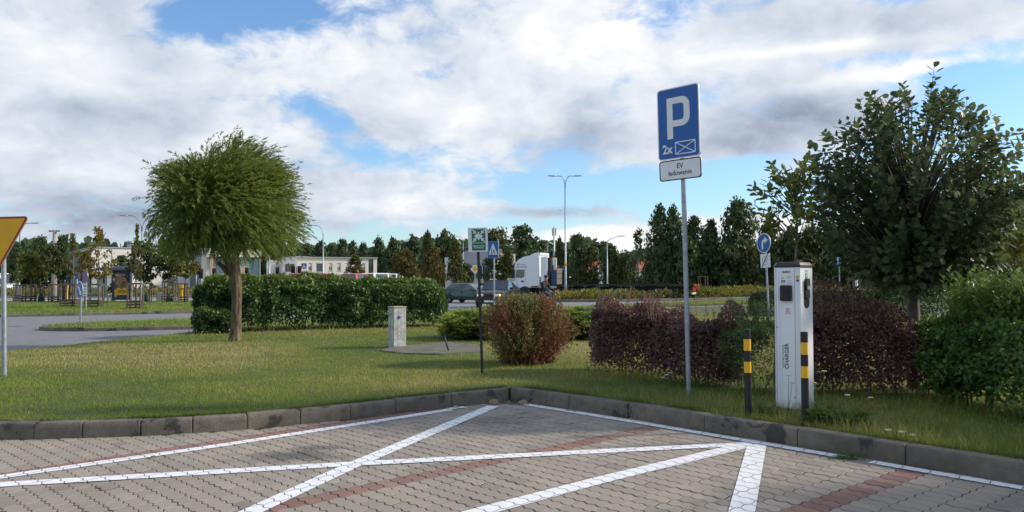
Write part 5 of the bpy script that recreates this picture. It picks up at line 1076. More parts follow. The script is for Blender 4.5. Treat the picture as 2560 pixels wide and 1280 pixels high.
# right turn arrow + end of 30 zone
t, z = sign('arrow_sign', 'round blue turn-right sign over a crossed-out 30 plate, left of the charger', 1910, 607, 26, -66, .1, -3.0); t.location.x += .10; pole(t, z+.1)
pl = MB().prism(disc(.325, 36, 0, z), -.02, 0, 'Y').build('sign_plate', M['back'], t); ring('rim', disc(.325, 36, 0, z), disc(.30, 36, 0, z), M['sign_white'], pl, -.022); flat('blue_face', [disc(.302, 36, 0, z)], M['sign_blue'], pl, -.0212)
pth = [(-.06, -.20), (-.06, .0), (-.045, .05), (0, .085), (.06, .09)]; b = MB()
for k, (p_, q_) in enumerate(zip(pth, pth[1:])): b.prism(seg((p_[0], z+p_[1]), (q_[0], z+q_[1]), .075), -.0235-.0003*k, -.0222, 'Y')
b.prism([(.05, z+.20), (.05, z-.02), (.20, z+.09)], -.0252, -.0222, 'Y'); b.build('arrow', M['sign_white'], pl)
z2 = z-.58; p2 = plate(t, .44, .46, .015, .03, z2, -.02, None, 'supplementary_plate'); flat('white_face', [rrect(.435, .455, .014, 4, .03, z2)], M['sign_white'], p2, -.0213); ring('ring', disc(.145, 28, .03, z2), disc(.125, 28, .03, z2), M['grey_clad'], p2, -.0225); text('lettering', '30', .17, M['grey_clad'], p2, .03, z2, -.0226); flat('bar', [seg((-.16, z2-.25), (.20, z2+.26), .035)], M['ink'], p2, -.0245)
# lane sign
t, z = sign('lane_sign', 'small blue lane arrow sign under the left edge of the broad crown', 2098, 650, 42, -15, .1); pole(t, z+.26, .03); pl = plate(t, .40, .56, .02, 0, z, -.01, None); flat('blue_face', [rrect(.395, .555, .02, 4, 0, z)], M['sign_blue'], pl, -.0115)
flat('arrow', [seg((-.07, z-.22), (-.07, z+.12), .06), [(-.14, z+.10), (0, z+.10), (-.07, z+.23)]], M['sign_white'], pl, -.013); flat('arrow', [seg((.06, z-.22), (.06, z+.02), .06), seg((.06, z), (.13, z), .05), [(.11, z+.08), (.11, z-.08), (.19, z)]], M['sign_white'], pl, -.0132)
# keep-right sign (seen nearly edge-on), no-stopping sign
t, z = sign('arrow_sign', 'round blue keep-right sign seen nearly edge-on on the grass island', 203, 725, 29.2, -42, .1, 2.5); t.location.x -= .06; pole(t, z+.1, .035)
pl = MB().prism(disc(.32, 36, 0, z), -.02, 0, 'Y').build('sign_plate', M['back'], t); ring('rim', disc(.32, 36, 0, z), disc(.30, 36, 0, z), M['sign_white'], pl, -.022); flat('blue_face', [disc(.302, 36, 0, z)], M['sign_blue'], pl, -.0212)
b = MB(); b.prism(seg((-.13, z+.15), (.10, z-.10), .08), -.0235, -.0222, 'Y'); b.prism([(.17, z-.17), (.15, z-.01), (.01, z-.15)], -.0240, -.0222, 'Y'); b.build('arrow', M['sign_white'], pl)
t, z = sign('no_stopping_sign', 'round red and blue no-stopping sign above two small white plates', 213.5, 691, 39.9, -38, .115); pole(t, z+.1, .035)
pl = MB().prism(disc(.315, 36, 0, z), -.02, 0, 'Y').build('sign_plate', M['back'], t); flat('blue_face', [disc(.26, 36, 0, z)], M['sign_blue'], pl, -.0212); ring('red_ring', disc(.315, 36, 0, z), disc(.255, 36, 0, z), M['sign_red'], pl, -.0222); flat('red_cross', [seg((-.18, z-.18), (.18, z+.18), .055)], M['sign_red'], pl, -.0226); flat('red_cross', [seg((-.18, z+.18), (.18, z-.18), .055)], M['sign_red'], pl, -.0232)
for k, h_ in enumerate((.26, .34)):
    zq = z-.48-.34*k; p2 = plate(t, .42, h_, .01, 0, zq, -.02, None, 'supplementary_plate'); flat('white_face', [rrect(.415, h_-.005, .01, 3, 0, zq)], M['sign_white'], p2, -.0213)
    flat('symbol', [seg((-.14, zq), (.14, zq), .05), [(-.19, zq), (-.10, zq+.08), (-.10, zq-.08)], [(.19, zq), (.10, zq+.08), (.10, zq-.08)]] if k == 0 else [seg((-.14, zq+.08), (.14, zq+.08), .02), seg((-.14, zq+.02), (.14, zq+.02), .02), seg((-.15, zq-.09), (.15, zq-.09), .045)], M['ink'], p2, -.0226)
# priority road diamond
t, z = sign('priority_sign', 'yellow and white diamond priority sign behind the assembly sign post', 1187.5, 673, 74, 0, .1); pole(t, z+.1, .04)
dm = lambda r_: [(0, z+r_), (r_, z), (0, z-r_), (-r_, z)]
pl = MB().prism(dm(.44), -.02, 0, 'Y').build('sign_plate', M['back'], t); flat('white_face', [dm(.43)], M['sign_white'], pl, -.022); flat('yellow_face', [dm(.27)], M['sign_yellow'], pl, -.024)
# far crossing sign, bus stop sign, blue board
t, z = sign('crossing_sign', 'small far blue pedestrian crossing sign in front of the low white building', 760, 665, 92, 0, .1); pole(t, z+.3, .05); pl = plate(t, .62, .62, .03, 0, z, -.01, None); flat('blue_face', [rrect(.615, .615, .03, 4, 0, z)], M['sign_blue'], pl, -.0115); flat('triangle', [[(-.24, z-.2), (.24, z-.2), (0, z+.24)]], M['sign_white'], pl, -.014); flat('walker', [seg((0, z+.05), (0, z-.08), .05), seg((0, z-.08), (.06, z-.18), .03), seg((0, z-.08), (-.06, z-.18), .03)], M['ink'], pl, -.016)
t, z = sign('bus_stop_sign', 'white and blue bus stop sign above the right end of the shelter', 329.5, 662, 60, 0, .1); pole(t, z+.3, .045); pl = plate(t, .44, .62, .03, 0, z, -.01, None); flat('blue_face', [rrect(.435, .615, .03, 4, 0, z)], M['sign_blue'], pl, -.0115); flat('white_face', [[(-.17, z-.06), (.17, z-.06), (.17, z+.26), (-.17, z+.26)]], M['sign_white'], pl, -.014)
b = MB(); b.box((0, -.016, z+.12), (.26, .004, .10)); b.build('bus_symbol', M['ink'], pl)
t, z = sign('direction_board', 'blue road board on two posts behind the staked trees at the left', 177, 691, 92, 0, .03)
for sx in (-.7, .7): b = MB(); b.cyl((sx, .06, -.2), (sx, .06, z+.2), .05, .05, 8); b.build('post', M['steel'], t, True)
pl = plate(t, 1.7, .62, .05, 0, z, -.01, None); flat('blue_face', [rrect(1.69, .61, .05, 4, 0, z)], M['sign_blue'], pl, -.0115); flat('white_print', [[(-.5, z-.16), (.5, z-.16), (.5, z-.02), (-.5, z-.02)]], M['sign_white'], pl, -.014)
for px, lb, dsc in ((167, 'yellow traffic post with a blue arrow disc among the staked trees', True), (454.5, 'plain yellow traffic post at the left end of the long hedge', False)):
    a = at(px, 712, 70); t = thing('traffic_post', lb, 'traffic post', (a.x, 70, .1)); H = a.z-.1; b = MB(); b.loft([[(x*w_, y*w_*.6, zz_) for x, y in ((-1, -1), (1, -1), (1, 1), (-1, 1))] for w_, zz_ in ((.085, -.05), (.085, H*.72), (.125, H*.78), (.11, H))]); b.build('body', M['yellow'], t)
    if dsc: flat('arrow_disc', [disc(.15, 20, 0, H*.84)], M['sign_blue'], t, -.10)
    else: b = MB(); b.box((0, 0, H*.70), (.28, .18, .05)); b.build('collar', M['ink'], t)
# traffic lights over the hedge
def traffic_light(px, yt, Y, label, n=1):
    a = at(px, yt, Y); t = thing('traffic_light', label, 'traffic light', (a.x, Y, .1)); H = a.z-.1; b = MB(); b.cyl((0, .1, -.2), (0, .1, H), .06, .05, 10); b.build('pole', M['steel'], t, True)
    for k in range(n):
        xo = (k-(n-1)/2)*.62; b = MB(); b.box((xo, -.02, H-.48), (.34, .24, .96), 0, .03); hd = b.build('signal_head', M['black'], t)
        for q in range(3): b = MB(); zc = H-.18-.30*q; b.cyl((xo, -.14, zc), (xo, -.19, zc), .10, .10, 12); b.build('lens', M['black'] if q else M['redlens'], hd, True); 
        b = MB()
        for q in range(3): zc = H-.18-.30*q; b.loft([[(xo+.13*cos(an), y_, zc+.13*sin(an)) for an in (R(10), R(50), R(90), R(130), R(170))] for y_ in (-.14, -.34)], False, False)
        b.build('visor', M['black'], hd)
traffic_light(490, 664, 84, 'traffic light in front of the grey annex, left one of the pair', 2); traffic_light(503, 672, 80, 'traffic light in front of the grey annex, right one of the pair')
traffic_light(536, 671, 84, 'traffic light at the left glass bay of the shop'); traffic_light(617.5, 669, 84, 'traffic light at the right glass bay of the shop'); traffic_light(741, 665, 78, 'pair of dark signal heads above the red vehicle roof', 2); traffic_light(694, 668, 86, 'traffic light in front of the set-back white wing')

# ================================================================== CHARGER AND BOLLARDS
cx, cy = 3.155, 8.985; ch = thing('ev_charger', 'white electric vehicle charging post with a dark cap, at the kerb among the hedges', 'charging post', (cx, cy, .145), R(-48.5)); CW, CD, CHh, cb_ = .315, .345, 1.585, .042
def oct_(w_, d_, c_): w_, d_ = w_/2, d_/2; return [(-w_+c_, -d_), (w_-c_, -d_), (w_, -d_+c_), (w_, d_-c_), (w_-c_, d_), (-w_+c_, d_), (-w_, d_-c_), (-w_, -d_+c_)]
b = MB(); b.prism(oct_(CW, CD, cb_), .03, CHh); b.build('body', M['white'], ch)
b = MB(); b.prism(oct_(CW-.03, CD-.03, cb_), -.08, .03); b.build('base', M['plastic'], ch)
b = MB(); b.loft([[(x, y, z_) for x, y in oct_(w_, d_, c_)] for w_, d_, c_, z_ in ((CW+.008, CD+.008, cb_, CHh), (CW+.008, CD+.008, cb_, CHh+.022), (CW-.03, CD-.03, cb_, CHh+.052), (CW-.12, CD-.12, cb_*.6, CHh+.060))]); b.build('cap', M['plastic'], ch)
fy = -CD/2     # left face as seen: local -y ; right face: local +x
b = MB(); b.box((-.085, fy-.004, CHh/2+.0), (.012, .008, CHh-.08)); b.box((-.055, fy-.0025, CHh/2), (.010, .005, CHh-.08)); b.box((CW/2-cb_-.012, fy-.002, CHh/2), (.006, .004, CHh-.06)); b.build('panel_rib', M['white'], ch)
b = MB(); b.box((.02, fy-.022, CHh-.285), (.125, .040, .175), 0, .008); sc = b.build('socket_cover', M['plastic'], ch); b = MB(); b.box((.02, fy-.0435, CHh-.285), (.098, .003, .145)); b.build('cover_plate', M['black'], sc); b = MB(); b.box((.058, fy-.046, CHh-.285), (.012, .006, .13)); b.build('hinge', M['rubber'], sc)
b = MB(); b.box((.015, fy-.001, CHh-.135), (.145, .002, .105)); st = b.build('sticker', M['sign_white'], ch)
b = MB()
for (x_, z_, w_, h_) in ((-.028, -.112, .03, .008), (.045, -.100, .06, .006), (.045, -.112, .055, .004), (.05, -.122, .05, .004), (-.03, -.128, .034, .005), (.05, -.150, .058, .006), (-.02, -.176, .05, .004), (.05, -.172, .055, .008)): b.box((x_+.0, fy-.0026, CHh+z_), (w_, .001, h_))
b.build('print', M['grey_clad'], st); b = MB(); b.box((-.035, fy-.0026, CHh-.154), (.024, .001, .028)); b.build('green_print', M['greenled'], st); b = MB(); b.box((-.008, fy-.0026, CHh-.154), (.024, .001, .020)); b.build('green_print', M['sign_green'], st)
b = MB(); b.box((.035, fy-.001, CHh-.475), (.085, .002, .10)); lg = b.build('sticker', M['sign_white'], ch); b = MB(); x0, z0 = .032, CHh-.472
for k in range(4): b.prism([(x0-.026, z0+.020-.018*k-.006), (x0-.0, z0+.030-.018*k-.004), (x0, z0+.022-.018*k-.004), (x0-.026, z0+.012-.018*k-.006)], fy-.0032, fy-.0022, 'Y'); b.prism([(x0+.003, z0+.030-.018*k-.004), (x0+.026, z0+.018-.018*k-.008), (x0+.026, z0+.013-.018*k-.008), (x0+.003, z0+.024-.018*k-.004)], fy-.0032, fy-.0022, 'Y')
b.build('emblem', M['sign_red'], lg)
for x_, y_, w_, d_ in ((CW/2-cb_-.002, fy-.0006, .003, .0022), (-CW/2+cb_+.006, fy-.0006, .002, .002)): b = MB(); b.box((x_, y_, CHh/2), (w_, d_, CHh-.02)); b.build('panel_seam', M['dgrey_clad'], ch)
b = MB(); b.box((0, fy+.004, CHh-.002), (CW-2*cb_, .012, .004)); b.build('panel_seam', M['ink'], ch)
b = MB(); b.cyl((-.10, fy-.004, .92), (-.10, fy-.008, .92), .011, .011, 12); b.build('lock', M['steel'], ch, True)
text('lettering', 'GARO', .032, M['ink'], ch, .015, CHh-.052, fy-.003, bold=.001, sx=1.1)
text('lettering', 'CHARGER', .062, M['ink'], ch, .012, .605, fy-.003, rot=-pi/2, bold=.0008); text('lettering', 'ELECTRIC VEHICLE', .030, M['ink'], ch, -.030, .600, fy-.003, rot=-pi/2)
# chamfer edge: warning triangle and badge
ce = Matrix.Translation((CW/2-cb_/2, fy+cb_/2, 0)) @ Matrix.Rotation(R(45), 4, 'Z')
def on(Mx, mb): mb.v = [tuple(Mx @ Vector(v)) for v in mb.v]; return mb
on(ce, MB().prism([(-.024, CHh-.125), (.024, CHh-.125), (0, CHh-.083)], -.0022, -.0008, 'Y')).build('warning_triangle', M['sign_yellow'], ch); on(ce, MB().prism([(-.003, CHh-.092), (.005, CHh-.103), (0, CHh-.104), (.003, CHh-.118), (-.005, CHh-.106), (.0, CHh-.105)], -.0034, -.0024, 'Y')).build('bolt_symbol', M['ink'], ch); on(ce, MB().prism(disc(.015, 18, 0, CHh-.147), -.0022, -.0008, 'Y')).build('round_badge', M['sign_blue'], ch)
# right face: socket recess
rx = CW/2; rf = Matrix.Translation((rx, 0, 0)) @ Matrix.Rotation(R(90), 4, 'Z')
ob = [(.055*cos(R(q)), CHh-.19+.055*sin(R(q))) for q in range(0, 181, 20)] + [(.055*cos(R(q)), CHh-.40+.055*sin(R(q))) for q in range(180, 361, 20)]
rec = on(rf, MB().prism(ob, -.005, -.0005, 'Y')).build('socket_recess', M['black'], ch, False)
on(rf, MB().prism(rrect(.075, .10, .02, 4, -.005, CHh-.175), -.030, -.006, 'Y')).build('socket_lid', M['plastic'], rec); on(rf, MB().prism(rrect(.088, .12, .03, 4, 0, CHh-.29), -.020, -.006, 'Y')).build('socket', M['plastic'], rec); on(rf, MB().prism(disc(.024, 18, -.01, CHh-.225), -.034, -.0205, 'Y')).build('lock_ring', M['steel'], rec)
on(rf, MB().prism(disc(.012, 14, .0, CHh-.32), -.023, -.0205, 'Y')).build('contact', M['black'], rec)
on(rf, MB().prism(rrect(.05, .06, .004, 2, 0, CHh-.095), -.002, -.0004, 'Y')).build('green_label', M['greenled'], ch); on(rf, MB().prism(rrect(.016, .02, .002, 2, 0, CHh-.095), -.0032, -.0022, 'Y')).build('label_print', M['sign_white'], ch)
for k in (-1, 0, 1): on(rf, MB().prism(disc(.007, 10, k*.022, CHh-.04), -.0018, -.0004, 'Y').prism([(k*.022-.008, CHh-.055), (k*.022+.008, CHh-.055), (k*.022+.008, CHh-.052), (k*.022-.008, CHh-.052)], -.0018, -.0004, 'Y')).build('indicator', M['ink'], ch)
on(rf, MB().box((0, -.002, CHh-.004), (CD-2*cb_, .004, .006))).build('light_strip', mat('green light strip', (.01, .25, .14), .3), ch)
for x_, z_ in ((-.135, .22), (.10, .16)): on(Matrix.Identity(4), MB().cyl((x_*.98, fy, z_), (x_*.98, fy-.008, z_), .010, .008, 10)).build('screw_cap', M['grey_clad'], ch, True)
bo = None
for px, lb in ((1872, 'black and yellow banded bollard left of the charging post'), (2013, 'black and yellow banded bollard in front of the right side of the charging post')):
    p = (2.475, 8.44) if px < 1900 else (2.905, 7.98)
    if bo is None:
        t = thing('bollard', lb, 'bollard', (*p, .15), 0, 'striped bollards guarding the charger', (0, R(-.3)))
        zs_ = [-.1, .47, .585, .70, .82, .925]
        for k in range(5):
            b = MB(); rr_ = .036 if k % 2 == 0 else .0372; z0, z1 = zs_[k], zs_[k+1]
            if k == 4: b.tube([(0, 0, z0), (0, 0, z1-.004), (0, 0, z1)], [rr_, rr_, rr_-.004], 24)
            else: b.cyl((0, 0, z0), (0, 0, z1), rr_, rr_, 24)
            b.build('shaft' if k % 2 == 0 else 'band', M['black'] if k % 2 == 0 else M['yellow'], t, True, 40)
        bo = t
    else:
        c_ = bo.copy(); COL.objects.link(c_); c_.location = (*p, .15); c_['label'] = lb; c_.rotation_euler = (0, R(-.2), .7)
        for q in list(bo.children): d_ = q.copy(); COL.objects.link(d_); d_.parent = c_
# ------------------------------------------------------------------ concrete cabinet and slab
ct = thing('utility_cabinet', 'small weathered white concrete cabinet with a blue disc, standing on the lawn slab', 'cabinet', (-2.50, 17.42, .145), R(34))
b = MB(); b.box((0, 0, .42), (.285, .285, .88), 0, .006); 
wc = mat('weathered white paint', (.56, .56, .53), .85, col2=(.26, .26, .25), vscale=11, bump=.5, bscale=30); b.build('body', wc, ct)
b = MB(); b.box((0, 0, .875), (.305, .305, .035), 0, .006); b.build('top', M['lichen'], ct)
for x_ in (-.05, .03, .10): b = MB(); b.box((x_, -.1435, .50), (.006, .004, .62)); b.build('groove', M['grey_clad'], ct)
b = MB(); b.box((0, -.1435, .19), (.26, .004, .006)); b.build('groove', M['grey_clad'], ct)
b = MB(); b.cyl((-.02, -.142, .665), (-.02, -.165, .665), .032, .028, 16); b.build('lock_disc', M['bluecap'], ct, True); b = MB(); b.cyl((-.142, -.02, .73), (-.148, -.02, .73), .032, .032, 14); b.build('lock_disc', M['grey_clad'], ct, True)
sl = thing('concrete_slab', 'flat weathered concrete slab set in the lawn beside the cabinet', 'slab', (*g(1090, 872, .16)[:2], .145)); o_ = Vector(sl.location[:2]); b = MB(); b.prism([(p[0]-o_.x, p[1]-o_.y) for p in SLAB], -.1, .03)
b.build('slab', mat('weathered slab', (.17, .158, .135), .95, col2=(.075, .078, .05), vscale=4.5, bump=.7, bscale=25), sl)
pc = g(1122, 873, .2); pt = thing('pipe_stub', 'thin dark pipe end leaning out of the concrete slab', 'pipe', (pc.x, pc.y, .2)); b = MB(); b.tube([(0, 0, -.05), (-.05, 0, .12), (-.09, 0, .27)], .017, 8); b.build('pipe', M['post_dark'], pt, True)
# ------------------------------------------------------------------ small plants and litter by the kerb
M['yarrow'] = leafmat('yarrow leaf', [(0, (.03, .07, .016)), (.5, (.07, .14, .03)), (1, (.14, .20, .06))], .3, .5, .25); M['yflower'] = mat('yarrow flower', (.50, .48, .38), .8, 0, .2, 40)
def weed(label, x, y, n, L, flowers, seed, z=.145, name='yarrow_plant'):
    t = thing(name, label, 'plant', (x, y, z)); rs = random.Random(seed); P, A, N, S_, C = [], [], [], [], []
    for i in range(n):
        a = rs.uniform(0, 2*pi); el = rs.uniform(.25, 1.3); l = L*rs.uniform(.5, 1.15); p = Vector((rs.gauss(0, .05), rs.gauss(0, .05), 0)); d = Vector((cos(a)*cos(el), sin(a)*cos(el), sin(el)))
        for q in range(16):
            p = p+d*l/16; d = (d+Vector((0, 0, -.075))).normalized(); s_ = d.cross(Vector((0, 0, 1))).normalized()
            if p.z < .005: p.z = .005
            for sg in (-1, 1): P.append(tuple(p)); A.append(tuple(d*.7+s_*sg)); N.append((0, 0, 1)); S_.append(.085*L/.3*(1-abs(q-7)/11)); C.append(rs.gauss(.5, .15))
    leaves('foliage', *map(np.array, (P, A, N)), np.array(S_), 'narrow', M['yarrow'], t, np.array(C)); b = MB(); fl = []
    for (dx, dy, hz_) in flowers: b.tube([(0, 0, 0), (dx*.6, dy*.6, hz_*.55), (dx, dy, hz_)], [.004, .003, .002], 5); fl.append((dx, dy, hz_))
    if fl:
        tag(b.build('stems', M['yarrow_stem'], t), kind='stuff')
        for dx, dy, hz_ in fl:
            b = MB()
            for q in range(14): r_ = .024*sqrt(rs.random()); a = rs.uniform(0, 6.3); c_ = Vector((dx+cos(a)*r_, dy+sin(a)*r_, hz_+.008-r_*.2)); b.box(c_, (.011, .011, .008), a)
            b.build('flower_head', M['yflower'], t)
    return t
M['yarrow_stem'] = mat('plant stem green', (.10, .12, .05), .8)
weed('feathery yarrow clump leaning over the kerb beside the right bollard', 3.10, 8.02, 70, .36, [(.05, .1, .52), (-.05, .12, .40), (.22, -.05, .30)], 1); weed('yarrow clump between the right bollard and the privet bush', 3.36, 7.95, 46, .30, [(.2, .05, .27)], 2)
weed('low weed clump in the strip of grass left of the charging post', 2.72, 8.62, 34, .24, [], 3, name='weed_clump'); weed('tall thin flowering yarrow in front of the left face of the charging post', 2.94, 8.60, 10, .16, [(.02, .0, .42), (.06, .02, .34)], 4); weed('white flowering yarrow drooping over the kerb top at the right', 3.52, 7.32, 10, .14, [(-.06, -.16, .09), (.02, -.2, .07), (-.16, -.12, .10)], 5); weed('white flowering yarrow hanging down the kerb face at the far right', 3.92, 6.90, 8, .12, [(-.09, -.30, .01), (-.04, -.33, -.01), (-.13, -.27, .0)], 6)
weed('dry moss and weed tuft growing in the joint at the foot of the right kerb', 2.98, 7.17, 34, .12, [], 7, 0., 'weed_clump'); weed('small weed growing in the corner of the kerbs', .0, 10.47, 20, .13, [], 8, 0., 'weed_clump')
weed('small white flowered weed at the foot of the parking sign pole', 1.98, 10.25, 8, .16, [(.03, 0, .26), (-.05, .03, .20), (.0, .05, .23)], 9)
M['dryleaf'] = mat('dry brown leaf', (.24, .13, .06), .85, 0, .4, 30); rs = random.Random(12)
def stone(label, x, y, s, m): 
    t = MB(); rings = [[(x*0+cos(R(q))*s*r_*rs.uniform(.85, 1.15), sin(R(q))*s*r_*.8*rs.uniform(.85, 1.15), z_*s) for q in range(0, 360, 45)] for r_, z_ in ((.9, -.1), (1, .2), (.75, .6), (.25, .8))]; t.loft(rings); o = t.build('stone', m, None, True); o.location = (x, y, .0); return tag(o, label, 'stone')
stone('brown pointed stone lying left in the corner of the kerbs', -.24, 10.36, .085, M['stone']); stone('flat tan stone lying right in the corner of the kerbs', .14, 10.32, .075, M['stone']); stone('small pale stone lying by the left kerb near the corner', -.71, 10.06, .04, M['conc'])
def dead_leaf(label, x, y, s, rz, group=None):
    b = MB(); b.add([(0, 0, .004), (s*.35, s*.35, .02), (s*.1, s, .012), (-s*.35, s*.5, .022), (0, s*.5, .006)], [(0, 1, 4), (1, 2, 4), (2, 3, 4), (3, 0, 4)]); o = b.build('fallen_leaf', M['dryleaf']); o.location = (x, y, .003); o.rotation_euler = (0, 0, rz); return tag(o, label, 'leaf', group)
for k in range(16): dead_leaf('dry brown leaf lying in the corner of the kerbs', rs.uniform(-.30, .22), rs.uniform(10.28, 10.44)-.0, rs.uniform(.03, .055), rs.uniform(0, 6), 'dry leaves in the kerb corner')
dead_leaf('dry curled leaf lying alone on the pavers at the left', *g(388, 1146)[:2], .07, 1.2)
# ================================================================== TREE GUARDS
def guard_proto(square, low_slats, label, loc, w_, h_, rz):
    t = thing('tree_guard', label, 'tree guard', loc, rz, 'wooden guards round the young trees'); rs = random.Random(int(abs(loc[0]*10)))
    cs = [(-1, -1), (1, -1), (1, 1), (-1, 1)] if square else [(cos(R(a)), sin(R(a))) for a in (90, 210, 330)]
    for x, y in cs: b = MB(); b.tube([(x*w_/2, y*w_/2, -.2), (x*w_/2+rs.uniform(-.02, .02), y*w_/2, h_)], [.045, .042], 8); b.build('post', M['wood'], t, True, 50)
    n = len(cs)
    for i in range(n):
        p, q = Vector((*cs[i], 0))*w_/2, Vector((*cs[(i+1) % n], 0))*w_/2
        for z_ in [h_-.06] + ([.08, .24, .40] if low_slats else []):
            d = q-p; b = MB(); b.box(((p+q)/2).to_3d()+Vector((0, 0, z_+rs.uniform(-.015, .015))), (d.length+.16, .05, .085), atan2(d.y, d.x)); b.build('rail', M['wood'] if z_ > .5 else M['wood2'], t)
    return t
for px, yt, yb, Y, wpx, sq, ls, lb in ((46, 712, 745, 62, 24, False, True, 'wooden guard round the narrow dark tree at the far left'), (72, 710, 748, 60, 26, True, True, 'wooden guard round the yellow green tree at the far left'), (103, 711, 746, 61, 27, False, False, 'wooden guard round the tall dark tree left of the utility pole'),
        (137, 710, 750, 57, 26, True, True, 'wooden guard at the foot of the utility pole'), (176, 709, 763, 47, 40, True, True, 'big wooden guard round the thin brownish tree left of the no-stopping sign'), (158, 711, 750, 60, 24, False, False, 'small wooden guard round the tall dark tree right of the utility pole'), (236, 709, 766, 46, 38, True, True, 'big wooden guard in front of the left part of the bus shelter'),
        (339, 707, 772, 43.2, 36, True, True, 'nearest wooden guard, slatted at its foot, in front of the shelter poster'), (366, 707, 752, 57, 26, True, False, 'wooden guard right of the bus shelter, behind the nearest guard'), (423, 703, 753, 57, 32, True, True, 'wooden guard beside the concrete litter bin'), (459, 708, 756, 55, 30, False, True, 'wooden guard at the left end of the long hedge'),
        (1595, 694, 716, 88, 17, True, False, 'square wooden guard behind the trailer'), (1757, 690, 722, 74, 22, True, False, 'square wooden guard right of the parking sign pole'), (2141, 695, 722, 36, 38, True, False, 'wooden guard above the low clipped hedge at the right')):
    a = at(px, yt, Y); guard_proto(sq, ls, lb, (a.x, Y, .1), wpx/2000*Y*.8, a.z-.1, R(12 if px < 1000 else 4))
for px, Y in ((366, 57), (423, 57), (103, 61)):
    a = at(px, 740, Y); t = thing('watering_bag', {366: 'green watering bag round the dense dark tree right of the bus shelter', 423: 'green watering bag round the tree beside the litter bin', 103: 'green watering bag round the tall dark tree at the left'}[px], 'bag', (a.x, Y, .1)); b = MB(); b.loft([[(r_*cos(R(q)), r_*sin(R(q)), z_) for q in range(0, 360, 30)] for r_, z_ in ((.22, 0), (.24, .15), (.16, .45), (.07, .62))]); b.build('bag', M['teal_bag'], t, True)
a = at(2141, 700, 36); t = thing('young_tree', 'young white-wrapped tree stem inside the guard above the low clipped hedge', 'tree', (a.x, 36, .1)); b = MB(); b.cyl((0, 0, -.1), (0, 0, 2.9), .05, .03, 8); b.build('trunk', M['bark2'], t, True); b = MB(); b.cyl((0, 0, .1), (0, 0, 1.45), .065, .06, 10); b.build('wrap', M['white'], t, True)
o = bpy.data.objects.new('crown', crown('sparse', 'l_olive', 1)); link(o, t); o['kind'] = 'stuff'; o.scale = (1.5, 1.5, 2.0); o.location = (0, 0, 2.0)

# ================================================================== BUS SHELTER
Yb = 60; xl, xr = at(172, 700, Yb).x, at(335, 700, Yb).x; Wd = xr-xl; zt = at(280, 672, Yb).z-.1
bs = thing('bus_shelter', 'dark framed glass bus shelter with an advertising poster case at its right end', 'bus shelter', (xl, Yb, .1), R(-3)); fx = lambda p_: (p_-172)/163*Wd
for p_ in (174, 228, 262, 285): b = MB(); b.box((fx(p_), 0, zt/2-.05), (.09, .09, zt-.1)); b.build('post', M['blue_paint'], bs)
for p_ in (174, 262): b = MB(); b.box((fx(p_), 1.5, zt/2-.05), (.08, .08, zt-.1)); b.build('post', M['blue_paint'], bs)
b = MB(); b.loft([[(x, y, zt+z_) for x, y in ((-.2, -.45), (fx(335)+.15, -.45), (fx(335)+.15, 1.9), (-.2, 1.9))] for z_ in (-.12, .0)]); b.box((fx(280), .7, zt+.05), (2.1, 1.7, .1)); b.build('roof', M['dgrey_clad'], bs)
b = MB(); b.box((fx(310), .6, zt+.12), (1.7, 1.3, .08)); b.build('roof_light', M['steel'], bs)
mgl = bpy.data.materials.new('clear shelter glass'); mgl.use_nodes = True; tt = NT(mgl.node_tree); pp_ = mgl.node_tree.nodes['Principled BSDF']; pp_.inputs['Roughness'].default_value = .05; pp_.inputs['Base Color'].default_value = (.7, .8, .8, 1); tp = tt.n('ShaderNodeBsdfTransparent'); tp.inputs[0].default_value = (.86, .92, .91, 1); mx = tt.n('ShaderNodeMixShader'); mx.inputs[0].default_value = .22; tt.c(tp.outputs[0], mx.inputs[1]); tt.c(pp_.outputs[0], mx.inputs[2]); tt.c(mx.outputs[0], mgl.node_tree.nodes['Material Output'].inputs[0])
for p_, q_ in ((175, 227), (229, 261), (263, 284)): b = MB(); b.box(((fx(p_)+fx(q_))/2, 1.5, zt*.52), (fx(q_)-fx(p_)-.12, .015, zt*.78)); b.build('pane', mgl, bs)
b = MB(); b.box((fx(224), 1.25, .45), (fx(262)-fx(186), .36, .06)); b.build('bench', M['wood'], bs)
b = MB(); b.box((fx(230), 1.44, zt*.62), (.8, .04, .9)); b.build('timetable', M['sign_white'], bs)
pc_ = MB().box((fx(311), -.1, zt*.50), (fx(333)-fx(288), .26, zt*.90)).build('poster_case', M['blue_paint'], bs); pw, pz = fx(329)-fx(293), zt*.5
mpo = bpy.data.materials.new('printed poster'); mpo.use_nodes = True; tt = NT(mpo.node_tree); pp_ = mpo.node_tree.nodes['Principled BSDF']; oc = tt.n('ShaderNodeTexCoord').outputs['Object']; nn = tt.noise(oc, 2.2, 4, .6, .6); tt.c(tt.ramp(nn, [(.35, (.012, .03, .025)), (.5, (.03, .04, .03)), (.62, (.22, .13, .07)), (.75, (.42, .36, .30))]), pp_.inputs['Base Color'])
po_ = MB().box((fx(311), -.235, pz), (pw, .012, zt*.76)).build('poster', mpo, pc_)
text('lettering', 'biedronka', .17, M['sign_white'], pc_, fx(309), pz+zt*.31, -.246); flat('star', [disc(.07, 8, fx(299), pz+zt*.31)], M['sign_yellow'], pc_, -.246)
flat('yellow_panel', [[(fx(298), pz-zt*.30), (fx(327), pz-zt*.30), (fx(327), pz-zt*.11), (fx(320), pz-zt*.08), (fx(312), pz-zt*.12), (fx(305), pz-zt*.08), (fx(298), pz-zt*.12)], [(fx(295), pz-zt*.34), (fx(299), pz-zt*.34), (fx(299), pz-zt*.14), (fx(295), pz-zt*.16)]], M['sign_yellow'], pc_, -.250)
